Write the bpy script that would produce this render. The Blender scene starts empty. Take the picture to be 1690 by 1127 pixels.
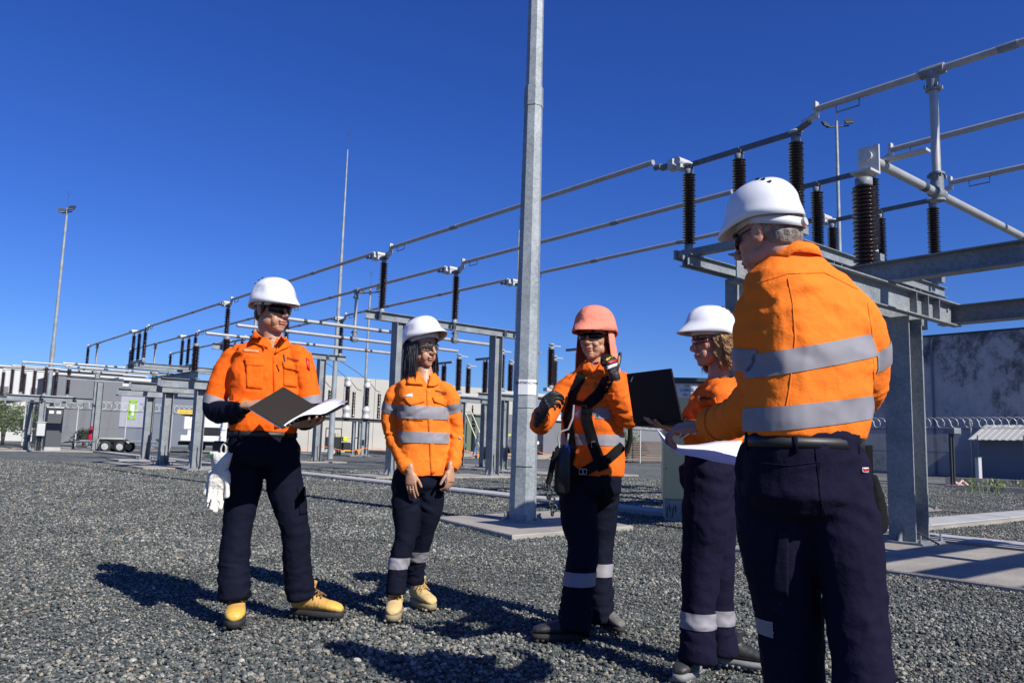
import bpy, bmesh, math, random
import numpy as np
from mathutils import Vector, Matrix, noise as mnoise
random.seed(7)
R_ = math.radians
PI = math.pi
scene = bpy.context.scene
COL = scene.collection

# ------------------------------------------------------------------ camera
CAM_H = 1.0
ROLL = math.atan(.0292)
PITCH = math.atan(169 / 1314 * math.cos(ROLL))
cF = Vector((0, math.cos(PITCH), math.sin(PITCH)))
cR0 = Vector((1, 0, 0))
cR = cR0 * math.cos(ROLL) + cR0.cross(cF) * math.sin(ROLL)
cU = cR.cross(cF)
cam_data = bpy.data.cameras.new('camera')
cam = bpy.data.objects.new('camera', cam_data)
COL.objects.link(cam)
m3 = Matrix((cR, cU, -cF)).transposed()
cam.matrix_world = Matrix.Translation((0, 0, CAM_H)) @ m3.to_4x4()
cam_data.lens = 28.0
cam_data.sensor_width = 36.0
cam_data.clip_start = .05
cam_data.clip_end = 6000
scene.camera = cam

# ------------------------------------------------------------------ light
SUN_EL, SUN_AZ = R_(38.5), R_(136.5)          # azimuth clockwise from +Y
world = bpy.data.worlds.new('World')
scene.world = world
world.use_nodes = True
wn = world.node_tree
bg = wn.nodes['Background']
sky = wn.nodes.new('ShaderNodeTexSky')
sky.sky_type = 'NISHITA'
sky.sun_disc = False
sky.sun_elevation = SUN_EL
sky.sun_rotation = SUN_AZ
sky.altitude = 60
sky.air_density = 1.0
sky.dust_density = 0.35
sky.ozone_density = 3.2
hs = wn.nodes.new('ShaderNodeHueSaturation')
hs.inputs['Saturation'].default_value = 1.22
hs.inputs['Hue'].default_value = .512
wn.links.new(sky.outputs[0], hs.inputs['Color'])
gain = wn.nodes.new('ShaderNodeMix'); gain.data_type = 'RGBA'; gain.blend_type = 'MULTIPLY'; gain.inputs[0].default_value = 1
gain.inputs[7].default_value = (.68, 1.02, 1.76, 1)
wn.links.new(hs.outputs[0], gain.inputs[6])
wn.links.new(gain.outputs[2], bg.inputs['Color'])
bg.inputs['Strength'].default_value = 0.051
sd = bpy.data.lights.new('sun', 'SUN')
sun = bpy.data.objects.new('sun', sd)
COL.objects.link(sun)
sd.energy = 5.0
sd.angle = R_(.53)
sd.color = (1, .955, .88)
sdir = Vector((math.sin(SUN_AZ) * math.cos(SUN_EL), math.cos(SUN_AZ) * math.cos(SUN_EL), math.sin(SUN_EL)))
sun.rotation_euler = sdir.to_track_quat('Z', 'Y').to_euler()
sun.location = (20, -20, 30)
scene.view_settings.view_transform = 'Standard'
scene.view_settings.look = 'None'
scene.view_settings.exposure = 0.42
scene.view_settings.gamma = 1
scene.view_settings.use_curve_mapping = False
scene.cycles.max_bounces = 6

# ------------------------------------------------------------------ places
UA = R_(39.46)
U = Vector((-math.sin(UA), math.cos(UA), 0))     # along the busbars
V = Vector((math.cos(UA), math.sin(UA), 0))      # across them
G0 = Vector((-.50035, 25.12289, 0))
CP = Vector((0, 0, CAM_H))
def ray(px, py): return cF + cR * ((px - 845) / 1314) + cU * ((563.5 - py) / 1314)
def A(px, py, Y):                                  # point at ground distance Y
    d = ray(px, py); return CP + d * (Y / d.y)
def G(px, py, z=0.0):
    d = ray(px, py); return CP + d * ((z - CAM_H) / d.z)
def W(s, t, z=0.0): return G0 + U * s + V * t + Vector((0, 0, z))

# ------------------------------------------------------------------ object helpers
def link(name, data, parent=None, loc=None):
    o = bpy.data.objects.new(name, data)
    COL.objects.link(o)
    if parent is not None: o.parent = parent
    if loc is not None: o.location = loc
    return o
def thing(name, label, cat, loc=(0, 0, 0), rz=0.0, group=None):
    o = link(name, None, None, loc)
    o.empty_display_size = .2
    o.rotation_euler = (0, 0, rz)
    tag(o, label, cat, group)
    return o
def tag(o, label=None, cat=None, group=None, kind=None):
    if label: o['label'] = label
    if cat: o['category'] = cat
    if group: o['group'] = group
    if kind: o['kind'] = kind
    return o
def copy_tree(o, parent=None):
    c = o.copy(); COL.objects.link(c); c.parent = parent
    for ch in list(o.children): copy_tree(ch, c)
    return c

class MB:
    def __init__(s): s.v = []; s.f = []; s.m = []; s.sm = []; s.mi = 0; s.smooth = False
    def add(s, vs, fs, smooth=None):
        n = len(s.v); s.v += [tuple(x) for x in vs]
        for f in fs:
            s.f.append(tuple(i + n for i in f)); s.m.append(s.mi); s.sm.append(s.smooth if smooth is None else smooth)
        return s
    def box(s, c, d, rz=0, M=None, bev=0):
        x, y, z = d[0] / 2, d[1] / 2, d[2] / 2
        if bev:
            b = bev; vs = []
            for k, (zz, q) in enumerate(((-z, b), (-z + b, 0), (z - b, 0), (z, b))):
                for sx, sy in ((-1, -1), (1, -1), (1, 1), (-1, 1)):
                    if sx * sy > 0: vs += [(sx * (x - q - b), sy * (y - q), zz), (sx * (x - q), sy * (y - q - b), zz)][::(1 if sx*sy>0 else -1)]
                    else: vs += [(sx * (x - q), sy * (y - q - b), zz), (sx * (x - q - b), sy * (y - q), zz)]
            fs = [tuple(range(7, -1, -1)), tuple(range(24, 32))]
            # order ring consistently by angle
            ring = []
            for k in range(4):
                r = vs[k * 8:k * 8 + 8]; r.sort(key=lambda p: math.atan2(p[1] / max(y, 1e-6), p[0] / max(x, 1e-6))); ring += r
            vs = ring
            for k in range(3):
                for i in range(8):
                    j = (i + 1) % 8; fs.append((k * 8 + i, k * 8 + j, k * 8 + 8 + j, k * 8 + 8 + i))
        else:
            vs = [(i, j, k) for k in (-z, z) for i, j in ((-x, -y), (x, -y), (x, y), (-x, y))]
            fs = [(3, 2, 1, 0), (4, 5, 6, 7), (0, 1, 5, 4), (1, 2, 6, 5), (2, 3, 7, 6), (3, 0, 4, 7)]
        if M is None: M = Matrix.Translation(c) @ Matrix.Rotation(rz, 4, 'Z')
        else: M = Matrix.Translation(c) @ M
        return s.add([M @ Vector(p) for p in vs], fs, False)
    def tube(s, p0, p1, r, seg=10, r1=None, caps=True):
        p0, p1 = Vector(p0), Vector(p1); r1 = r if r1 is None else r1
        d = (p1 - p0).normalized(); a = d.orthogonal().normalized(); b = d.cross(a)
        vs = []
        for p, rr in ((p0, r), (p1, r1)):
            for i in range(seg):
                t = 2 * PI * i / seg; vs.append(p + (a * math.cos(t) + b * math.sin(t)) * rr)
        fs = [(i, (i + 1) % seg, seg + (i + 1) % seg, seg + i) for i in range(seg)]
        s.add(vs, fs, True if seg > 5 else False)
        if caps: s.add(vs, [tuple(range(seg - 1, -1, -1)), tuple(range(seg, 2 * seg))], False)
        return s
    def path(s, pts, r, seg=8, closed=False):
        pts = [Vector(p) for p in pts]; n = len(pts); rs = r if isinstance(r, (list, tuple)) else [r] * n
        vs = []; a = None
        for i, p in enumerate(pts):
            if closed: d = (pts[(i + 1) % n] - pts[i - 1])
            else: d = pts[min(i + 1, n - 1)] - pts[max(i - 1, 0)]
            d.normalize()
            if a is None: a = d.orthogonal().normalized()
            else:
                a = a - d * a.dot(d)
                a = a.normalized() if a.length > 1e-5 else d.orthogonal().normalized()
            b = d.cross(a)
            for k in range(seg):
                t = 2 * PI * k / seg; vs.append(p + (a * math.cos(t) + b * math.sin(t)) * rs[i])
        fs = []
        for i in range(n if closed else n - 1):
            j = (i + 1) % n
            for k in range(seg):
                l = (k + 1) % seg; fs.append((i * seg + k, i * seg + l, j * seg + l, j * seg + k))
        s.add(vs, fs, seg > 4)
        if not closed: s.add(vs, [tuple(range(seg - 1, -1, -1)), tuple(range((n - 1) * seg, n * seg))], False)
        return s
    def lathe(s, prof, c=(0, 0, 0), seg=16, smooth=True):
        vs = [(c[0] + r * math.cos(2 * PI * k / seg), c[1] + r * math.sin(2 * PI * k / seg), c[2] + z) for r, z in prof for k in range(seg)]
        fs = [(i * seg + k, i * seg + (k + 1) % seg, (i + 1) * seg + (k + 1) % seg, (i + 1) * seg + k) for i in range(len(prof) - 1) for k in range(seg)]
        s.add(vs, fs, smooth)
        s.add(vs, [tuple(range(seg - 1, -1, -1)), tuple(range((len(prof) - 1) * seg, len(prof) * seg))], False)
        return s
    def prism(s, poly, z0, z1, M=None):
        n = len(poly); vs = [(x, y, z0) for x, y in poly] + [(x, y, z1) for x, y in poly]
        if M is not None: vs = [M @ Vector(p) for p in vs]
        fs = [tuple(range(n - 1, -1, -1)), tuple(range(n, 2 * n))] + [(i, (i + 1) % n, n + (i + 1) % n, n + i) for i in range(n)]
        return s.add(vs, fs, False)
    def mesh(s, name, mats):
        me = bpy.data.meshes.new(name); me.from_pydata(s.v, [], s.f)
        for m in (mats if isinstance(mats, (list, tuple)) else [mats]): me.materials.append(m)
        me.polygons.foreach_set('material_index', s.m); me.polygons.foreach_set('use_smooth', s.sm)
        me.update(); return me
    def build(s, name, mats, parent=None, loc=None): return link(name, s.mesh(name, mats), parent, loc)

# ------------------------------------------------------------------ materials
def mat(name, col, rough=.6, metal=0.0, noise=None, bump=None, coat=0, spec=None, sss=0, sheen=0):
    """noise=(scale, amount, second colour, detail) ; bump=[(scale,strength,detail)...]"""
    m = bpy.data.materials.new(name); m.use_nodes = True; nt = m.node_tree; b = nt.nodes['Principled BSDF']
    b.inputs['Base Color'].default_value = (*col, 1); b.inputs['Roughness'].default_value = rough; b.inputs['Metallic'].default_value = metal
    b.inputs['Coat Weight'].default_value = coat
    if spec is not None: b.inputs['Specular IOR Level'].default_value = spec
    if sss:
        b.inputs['Subsurface Weight'].default_value = sss; b.inputs['Subsurface Radius'].default_value = (.01, .004, .002); b.inputs['Subsurface Scale'].default_value = 1
    if sheen: b.inputs['Sheen Weight'].default_value = sheen; b.inputs['Sheen Roughness'].default_value = .4
    tc = nt.nodes.new('ShaderNodeTexCoord')
    if noise:
        n = nt.nodes.new('ShaderNodeTexNoise'); n.inputs['Scale'].default_value = noise[0]; n.inputs['Detail'].default_value = noise[3] if len(noise) > 3 else 4
        nt.links.new(tc.outputs['Object'], n.inputs['Vector'])
        r = nt.nodes.new('ShaderNodeMapRange'); r.inputs[1].default_value = .5 - .2; r.inputs[2].default_value = .5 + .2
        nt.links.new(n.outputs['Fac'], r.inputs[0])
        mx = nt.nodes.new('ShaderNodeMix'); mx.data_type = 'RGBA'
        mx.inputs[6].default_value = (*col, 1); mx.inputs[7].default_value = (*noise[2], 1)
        mu = nt.nodes.new('ShaderNodeMath'); mu.operation = 'MULTIPLY'; mu.inputs[1].default_value = noise[1]
        nt.links.new(r.outputs[0], mu.inputs[0]); nt.links.new(mu.outputs[0], mx.inputs[0]); nt.links.new(mx.outputs[2], b.inputs['Base Color'])
    if bump:
        prev = None
        for sc, st, *dd in bump:
            n = nt.nodes.new('ShaderNodeTexNoise'); n.inputs['Scale'].default_value = sc; n.inputs['Detail'].default_value = dd[0] if dd else 3
            nt.links.new(tc.outputs['Object'], n.inputs['Vector'])
            bp = nt.nodes.new('ShaderNodeBump'); bp.inputs['Strength'].default_value = st; bp.inputs['Distance'].default_value = 1.0 / sc
            nt.links.new(n.outputs['Fac'], bp.inputs['Height'])
            if prev: nt.links.new(prev.outputs[0], bp.inputs['Normal'])
            prev = bp
        nt.links.new(prev.outputs[0], b.inputs['Normal'])
    return m
def galv(name, c1, c2, metal, rough):
    m = mat(name, c1, rough, metal); nt = m.node_tree; b = nt.nodes['Principled BSDF']
    tc = nt.nodes['Texture Coordinate']
    v = nt.nodes.new('ShaderNodeTexVoronoi'); v.inputs['Scale'].default_value = 38; nt.links.new(tc.outputs['Object'], v.inputs['Vector'])
    n = nt.nodes.new('ShaderNodeTexNoise'); n.inputs['Scale'].default_value = 2.3; n.inputs['Detail'].default_value = 7; nt.links.new(tc.outputs['Object'], n.inputs['Vector'])
    sx = nt.nodes.new('ShaderNodeSeparateColor'); nt.links.new(v.outputs['Color'], sx.inputs[0])
    a = nt.nodes.new('ShaderNodeMath'); a.operation = 'MULTIPLY_ADD'; a.inputs[1].default_value = .45; nt.links.new(sx.outputs[0], a.inputs[0])
    r = nt.nodes.new('ShaderNodeMapRange'); r.inputs[1].default_value = .35; r.inputs[2].default_value = .7; r.inputs[4].default_value = .6; nt.links.new(n.outputs['Fac'], r.inputs[0]); nt.links.new(r.outputs[0], a.inputs[2])
    mx = nt.nodes.new('ShaderNodeMix'); mx.data_type = 'RGBA'; mx.inputs[6].default_value = (*c1, 1); mx.inputs[7].default_value = (*c2, 1)
    nt.links.new(a.outputs[0], mx.inputs[0]); nt.links.new(mx.outputs[2], b.inputs['Base Color'])
    rr = nt.nodes.new('ShaderNodeMapRange'); rr.inputs[3].default_value = rough - .1; rr.inputs[4].default_value = rough + .15; nt.links.new(sx.outputs[1], rr.inputs[0]); nt.links.new(rr.outputs[0], b.inputs['Roughness'])
    return m
M = {}
M['galv'] = galv('galvanised_steel', (.125, .142, .155), (.28, .30, .315), .1, .55)
M['galv2'] = galv('galvanised_pole', (.165, .19, .20), (.36, .385, .395), .1, .5)
M['alu'] = mat('aluminium_tube', (.40, .40, .39), .45, .3, noise=(6, .6, (.28, .28, .28)))
M['alu_w'] = mat('cast_aluminium', (.52, .52, .50), .5, .2, noise=(20, .5, (.38, .38, .37)))
M['blade'] = mat('blade_steel', (.12, .125, .13), .5, .5, noise=(10, .6, (.2, .2, .2)))
M['porc'] = mat('brown_porcelain', (.017, .006, .0055), .22, 0, noise=(3, .5, (.012, .005, .005)), coat=.2)
M['porc2'] = mat('dark_porcelain', (.022, .010, .010), .14, 0, coat=.3)
M['conc'] = mat('concrete', (.34, .31, .265), .9, 0, noise=(1.6, .9, (.21, .195, .17), 9), bump=[(60, .25), (9, .1)])
M['conc2'] = mat('concrete_lid', (.40, .40, .395), .85, 0, noise=(3, .7, (.30, .30, .30), 8), bump=[(70, .2)])
M['grout'] = mat('grout', (.17, .15, .135), .95, 0, noise=(14, .7, (.28, .26, .22)), bump=[(30, .6)])
M['black'] = mat('black_plastic', (.012, .012, .013), .5)
M['rubber'] = mat('rubber', (.018, .018, .018), .8, bump=[(60, .2)])
M['white'] = mat('white_paint', (.66, .67, .68), .35, noise=(3, .25, (.6, .6, .58)))
M['glassd'] = mat('dark_glass', (.012, .016, .022), .06, 0, spec=.8)
M['yellow'] = mat('yellow_paint', (.75, .52, .02), .45, noise=(8, .4, (.55, .38, .03)))
M['red'] = mat('red_paint', (.55, .02, .025), .4)
M['green_tank'] = mat('green_enamel', (.12, .155, .115), .5, noise=(4, .6, (.09, .12, .09)))
M['steel_d'] = mat('dark_steel', (.05, .055, .06), .5, .3)
M['wire'] = mat('fence_wire', (.30, .32, .33), .5, .5)

# ------------------------------------------------------------------ ground
def ground_mat():
    m = bpy.data.materials.new('gravel_ground'); m.use_nodes = True; nt = m.node_tree; b = nt.nodes['Principled BSDF']; b.inputs['Roughness'].default_value = .85
    tc = nt.nodes.new('ShaderNodeTexCoord')
    v = nt.nodes.new('ShaderNodeTexVoronoi'); v.inputs['Scale'].default_value = 34; nt.links.new(tc.outputs['Object'], v.inputs['Vector'])
    sx = nt.nodes.new('ShaderNodeSeparateColor'); nt.links.new(v.outputs['Color'], sx.inputs[0])
    cr = nt.nodes.new('ShaderNodeValToRGB'); e = cr.color_ramp; e.elements[0].position = 0; e.elements[0].color = (.065, .078, .075, 1); e.elements[1].position = 1; e.elements[1].color = (.50, .48, .44, 1)
    for p, c in ((.45, (.10, .118, .112)), (.70, (.17, .185, .175)), (.84, (.27, .265, .24))):
        x = e.elements.new(p); x.color = (*c, 1)
    nt.links.new(sx.outputs[0], cr.inputs[0])
    n = nt.nodes.new('ShaderNodeTexNoise'); n.inputs['Scale'].default_value = .35; n.inputs['Detail'].default_value = 9; n.inputs['Roughness'].default_value = .7; nt.links.new(tc.outputs['Object'], n.inputs['Vector'])
    mr = nt.nodes.new('ShaderNodeMapRange'); mr.inputs[1].default_value = .35; mr.inputs[2].default_value = .65; mr.inputs[3].default_value = .46; mr.inputs[4].default_value = .80; nt.links.new(n.outputs['Fac'], mr.inputs[0])
    mx = nt.nodes.new('ShaderNodeMix'); mx.data_type = 'RGBA'; mx.blend_type = 'MULTIPLY'; mx.inputs[0].default_value = 1; nt.links.new(cr.outputs[0], mx.inputs[6]); nt.links.new(mr.outputs[0], mx.inputs[7])
    nt.links.new(mx.outputs[2], b.inputs['Base Color'])
    bp = nt.nodes.new('ShaderNodeBump'); bp.inputs['Strength'].default_value = .9; bp.inputs['Distance'].default_value = .02; bp.invert = True; nt.links.new(v.outputs['Distance'], bp.inputs['Height']); nt.links.new(bp.outputs[0], b.inputs['Normal'])
    return m
gm = ground_mat()
mb = MB(); mb.add([(-900, -300, 0), (900, -300, 0), (900, 1500, 0), (-900, 1500, 0)], [(0, 1, 2, 3)])
ground = tag(mb.build('ground', gm, loc=(0, 0, -.018)), kind='structure')

def stone_mat():
    m = bpy.data.materials.new('gravel_stone'); m.use_nodes = True; nt = m.node_tree; b = nt.nodes['Principled BSDF']; b.inputs['Roughness'].default_value = .78
    oi = nt.nodes.new('ShaderNodeObjectInfo'); cr = nt.nodes.new('ShaderNodeValToRGB'); e = cr.color_ramp
    e.elements[0].position = 0; e.elements[0].color = (.06, .073, .068, 1); e.elements[1].position = 1; e.elements[1].color = (.70, .68, .64, 1)
    for p, c in ((.28, (.105, .125, .118)), (.50, (.15, .17, .16)), (.68, (.23, .235, .215)), (.82, (.36, .345, .30)), (.955, (.50, .46, .38)), (.972, (.42, .30, .17)), (.985, (.52, .49, .42))):
        x = e.elements.new(p); x.color = (*c, 1)
    nt.links.new(oi.outputs['Random'], cr.inputs[0])
    tc = nt.nodes.new('ShaderNodeTexCoord'); n = nt.nodes.new('ShaderNodeTexNoise'); n.inputs['Scale'].default_value = 1.6; n.inputs['Detail'].default_value = 5; nt.links.new(tc.outputs['Object'], n.inputs['Vector'])
    mr = nt.nodes.new('ShaderNodeMapRange'); mr.inputs[1].default_value = .3; mr.inputs[2].default_value = .7; mr.inputs[3].default_value = .28; mr.inputs[4].default_value = .80; nt.links.new(n.outputs['Fac'], mr.inputs[0])
    mx = nt.nodes.new('ShaderNodeMix'); mx.data_type = 'RGBA'; mx.blend_type = 'MULTIPLY'; mx.inputs[0].default_value = 1; nt.links.new(cr.outputs[0], mx.inputs[6]); nt.links.new(mr.outputs[0], mx.inputs[7])
    ge = nt.nodes.new('ShaderNodeNewGeometry'); n2 = nt.nodes.new('ShaderNodeTexNoise'); n2.inputs['Scale'].default_value = .9; n2.inputs['Detail'].default_value = 6; n2.inputs['Roughness'].default_value = .65; nt.links.new(ge.outputs['Position'], n2.inputs['Vector'])
    m2 = nt.nodes.new('ShaderNodeMapRange'); m2.inputs[1].default_value = .35; m2.inputs[2].default_value = .65; m2.inputs[3].default_value = .72; m2.inputs[4].default_value = 1.32; nt.links.new(n2.outputs['Fac'], m2.inputs[0])
    mq = nt.nodes.new('ShaderNodeMix'); mq.data_type = 'RGBA'; mq.blend_type = 'MULTIPLY'; mq.inputs[0].default_value = 1; nt.links.new(mx.outputs[2], mq.inputs[6]); nt.links.new(m2.outputs[0], mq.inputs[7])
    nt.links.new(mq.outputs[2], b.inputs['Base Color'])
    return m
sm_ = stone_mat()
STONES = bpy.data.collections.new('stone_shapes')
rs = np.random.RandomState(3)
for k in range(8):
    bm = bmesh.new(); bmesh.ops.create_icosphere(bm, subdivisions=1, radius=1)
    ax = Vector((1, rs.uniform(.6, .95), rs.uniform(.45, .75)))
    for v in bm.verts:
        q = 1 + rs.uniform(-.24, .2); v.co = Vector((v.co.x * ax.x, v.co.y * ax.y, v.co.z * ax.z)) * q
    me = bpy.data.meshes.new('stone'); bm.to_mesh(me); bm.free(); me.materials.append(sm_)
    so = bpy.data.objects.new('stone', me); STONES.objects.link(so)
# stones carpet a fan of ground in front of the camera (and a margin on either side)
pads_xy = []     # polygons left free of stones, filled in below
def gravel_points():
    pts = []
    for (y0, y1, dens) in ((1.2, 5, 4300), (5, 8, 2900), (8, 12, 1500), (12, 18, 650), (18, 27, 330)):
        n = int(dens * ((y1 + y0) * .80 + 3.0) * (y1 - y0))
        y = rs.uniform(y0, y1, n * 1); x = rs.uniform(-1, 1, n) * ((y1) * .80 + 1.5)
        keep = np.abs(x) < y * .80 + 1.5
        z = rs.uniform(-.020, -.005, n); z[rs.rand(n) < .25] += .006
        pts.append(np.stack([x, y, z], 1)[keep])
    return np.concatenate(pts)
def inside(P, poly):
    r = np.zeros(len(P), bool); n = len(poly)
    for i in range(n):
        x1, y1 = poly[i][0], poly[i][1]; x2, y2 = poly[(i + 1) % n][0], poly[(i + 1) % n][1]
        c = ((y1 > P[:, 1]) != (y2 > P[:, 1])); xi = (x2 - x1) * (P[:, 1] - y1) / ((y2 - y1) if y2 != y1 else 1e-9) + x1
        r ^= c & (P[:, 0] < xi)
    return r
def build_gravel():
    P = gravel_points()
    for poly in pads_xy: P = P[~inside(P, poly)]
    me = bpy.data.meshes.new('gravel_stones'); me.vertices.add(len(P)); me.vertices.foreach_set('co', P.astype(np.float32).ravel())
    rot = me.attributes.new('rot', 'FLOAT_VECTOR', 'POINT'); rr = rs.uniform(0, 6.28, (len(P), 3)); rr[:, :2] = rs.uniform(-.7, .7, (len(P), 2)); rot.data.foreach_set('vector', rr.astype(np.float32).ravel())
    sc = me.attributes.new('sc', 'FLOAT', 'POINT'); sv = rs.lognormal(math.log(.0118), .30, len(P)); sv = np.clip(sv, .006, .024); sv = np.clip(sv * .76, .0045, .023); sv *= 1 + np.clip((P[:, 1] - 6) / 12, 0, 1.3) * .7; sv *= 1 + .30 * np.sin(P[:, 0] * 1.7 + 2 * np.sin(P[:, 1] * .9)) * np.sin(P[:, 1] * 1.3 + P[:, 0] * .6); sc.data.foreach_set('value', sv.astype(np.float32))
    ob = link('gravel_stones', me); tag(ob, 'loose grey and pale crushed gravel covering the yard', 'gravel', kind='stuff')
    ng = bpy.data.node_groups.new('gravel_scatter', 'GeometryNodeTree')
    ng.interface.new_socket('Geometry', in_out='INPUT', socket_type='NodeSocketGeometry'); ng.interface.new_socket('Geometry', in_out='OUTPUT', socket_type='NodeSocketGeometry')
    gi = ng.nodes.new('NodeGroupInput'); go = ng.nodes.new('NodeGroupOutput'); ip = ng.nodes.new('GeometryNodeInstanceOnPoints'); ci = ng.nodes.new('GeometryNodeCollectionInfo')
    ci.inputs['Collection'].default_value = STONES; ci.inputs['Separate Children'].default_value = True; ci.inputs['Reset Children'].default_value = True
    ip.inputs['Pick Instance'].default_value = True
    a1 = ng.nodes.new('GeometryNodeInputNamedAttribute'); a1.data_type = 'FLOAT_VECTOR'; a1.inputs[0].default_value = 'rot'
    a2 = ng.nodes.new('GeometryNodeInputNamedAttribute'); a2.data_type = 'FLOAT'; a2.inputs[0].default_value = 'sc'
    ng.links.new(gi.outputs[0], ip.inputs['Points']); ng.links.new(ci.outputs[0], ip.inputs['Instance'])
    e2r = ng.nodes.new('FunctionNodeEulerToRotation'); ng.links.new(a1.outputs[0], e2r.inputs[0]); ng.links.new(e2r.outputs[0], ip.inputs['Rotation'])
    ng.links.new(a2.outputs[0], ip.inputs['Scale']); ng.links.new(ip.outputs[0], go.inputs[0])
    md = ob.modifiers.new('scatter', 'NODES'); md.node_group = ng

def slab(name, corners, z0, z1, m, stones=True):
    mb = MB(); c = sum((Vector((p[0], p[1], 0)) for p in corners), Vector()) / len(corners)
    pl = [(p[0] - c.x, p[1] - c.y) for p in corners]
    ar = sum(pl[i][0] * pl[(i + 1) % len(pl)][1] - pl[(i + 1) % len(pl)][0] * pl[i][1] for i in range(len(pl)))
    if ar < 0: pl = pl[::-1]
    # small chamfer
    n = len(pl); top = [(x * .993, y * .993) for x, y in pl]
    vs = [(x, y, z0) for x, y in pl] + [(x, y, z1 - .012) for x, y in pl] + [(x, y, z1) for x, y in top]
    fs = [tuple(range(2 * n, 3 * n))] + [(k * n + i, k * n + (i + 1) % n, (k + 1) * n + (i + 1) % n, (k + 1) * n + i) for k in (0, 1) for i in range(n)]
    mb.add(vs, fs, False)
    o = mb.build(name, m, loc=c); tag(o, kind='structure')
    if stones: pads_xy.append([(p[0], p[1]) for p in corners])
    return o
def sq(s0, s1, t0, t1): return [W(s0, t0), W(s1, t0), W(s1, t1), W(s0, t1)]
slab('concrete_pad', [G(*p) for p in ((715, 857), (845, 888), (1045, 872), (910, 846))], -.05, .035, M['conc'])
slab('concrete_pad', sq(-20.5, -14.7, -8.6, -5.85), -.05, .03, M['conc'])
slab('concrete_pad', sq(4.6, 10.2, -9.0, -6.4), -.05, .03, M['conc'], False)
slab('concrete_pad', sq(11.4, 13.2, -8.0, -5.6), -.05, .03, M['conc'], False)
slab('concrete_pad', sq(-1.0, 1.0, -4.7, 1.1), -.05, .03, M['conc'], False)
slab('concrete_pad', sq(11.5, 13.1, -4.6, 1.1), -.05, .03, M['conc'], False)
slab('concrete_pad', sq(-.2, 10.4, 2.6, 6.6), -.05, .03, M['conc'], False)
slab('concrete_pad', sq(24.5, 28.0, -10.0, -4.6), -.05, .03, M['conc'], False)
# cable trench lids: rows of precast lids, each its own slab
def trench(name, s0, s1, t0, t1, along, step, n0=0):
    tr = link(name, None, None, W(s0, t0)); tr.rotation_euler = (0, 0, UA); tag(tr, kind='structure')
    L = (s1 - s0) if along == 's' else (t1 - t0); n = int(L / step)
    wd = (t1 - t0) if along == 's' else (s1 - s0)
    mb = MB(); mb.box((0, 0, 0), ((wd - .03) if along == 's' else step - .012, step - .012 if along == 's' else (wd - .03), .05))
    me = mb.mesh('lid', M['conc2'])
    for k in range(n):
        o = link('lid', me, tr)
        o.location = (wd / 2, (k + .5) * step, .022 + random.uniform(-.003, .003)) if along == 's' else ((k + .5) * step, wd / 2, .022 + random.uniform(-.003, .003))
        o.rotation_euler = (0, 0, random.uniform(-.003, .003))
    kb = MB()
    for e in (-.05, wd + .05):
        if along == 's': kb.box((e, L / 2, .0), (.09, L, .07))
        else: kb.box((L / 2, e, .0), (L, .09, .07))
    kb.build('trench_edge', M['conc'], tr)
    pads_xy.append([W(s0, t0)[:2], W(s1, t0)[:2], W(s1, t1)[:2], W(s0, t1)[:2]])
trench('cable_trench', -22, -12.2, -5.55, -4.95, 's', 1.0)
trench('cable_trench', -11.9, 36, -5.95, -5.35, 's', 1.2)
trench('cable_trench', -14.7, -14.1, -4.7, 9, 't', 1.0)
# far asphalt strip and kerb on the right, kerb in front of the transformer yard
slab('asphalt_path', [W(-30, 15.6), W(6, 15.6), W(6, 19.5), W(-30, 19.5)], -.05, .02, mat('asphalt', (.11, .11, .11), .9, noise=(4, .6, (.16, .155, .15)), bump=[(60, .3)]), False)
slab('concrete_kerb', [W(22.5, 14), W(22.5, 60), W(23.0, 60), W(23.0, 14)], 0, .3, M['conc'], False)
slab('yard_slab', [W(23.0, 14), W(23.0, 60), W(36, 60), W(36, 14)], 0, .26, M['conc'], False)
slab('concrete_path', [W(29.5, -14), W(29.5, 8), W(31.5, 8), W(31.5, -14)], 0, .02, mat('dusty_path', (.36, .30, .24), .9, noise=(2, .6, (.28, .25, .21))), False)
# ================================================================== switchyard
def insul_prof(L, rc, rs_, n):
    pr = [(rc, 0)]; p = L / n
    for i in range(n):
        z = i * p
        k = rs_ if i % 2 == 0 else rs_ * .93
        pr += [(rc, z + p * .10), (k, z + p * .42), (k, z + p * .50), (rc, z + p * .92)]
    return pr + [(rc, L)]
INS = {}
def insul_mesh(L, rc, rr, n, key):
    if key in INS: return INS[key]
    a = MB().lathe(insul_prof(L, rc, rr, n), seg=16).mesh('insulator', M['porc'])
    b = MB(); b.smooth = True
    b.lathe([(rc * 1.25, 0), (rc * 1.3, .09), (rc * 1.05, .10)], seg=14); b.box((0, 0, -.01), (rc * 3, rc * 3, .02))
    base = b.mesh('base_fitting', M['galv'])
    c = MB(); c.lathe([(rc * 1.12, 0), (rc * 1.2, .02), (rc * 1.2, .09), (rc * .9, .10)], seg=14)
    cap = c.mesh('cap_fitting', M['galv'])
    INS[key] = (a, base, cap, L); return INS[key]
def add_ins(parent, x, y, z, key='post', ring=False):
    a, base, cap, L = INS[key]
    o = link('insulator', a, parent, (x, y, z + .10))
    b = link('base_fitting', base, o, (0, 0, -.10)); c = link('cap_fitting', cap, o, (0, 0, L))
    if ring:
        link('corona_cap', RING, o, (0, 0, L + .16))
    return z + .10 + L + .10
insul_mesh(1.32, .062, .122, 27, 'post')
insul_mesh(1.32, .062, .122, 14, 'postfar')
insul_mesh(1.25, .085, .145, 26, 'big')
insul_mesh(1.25, .085, .145, 14, 'bigfar')
insul_mesh(1.05, .06, .115, 12, 'small')
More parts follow.
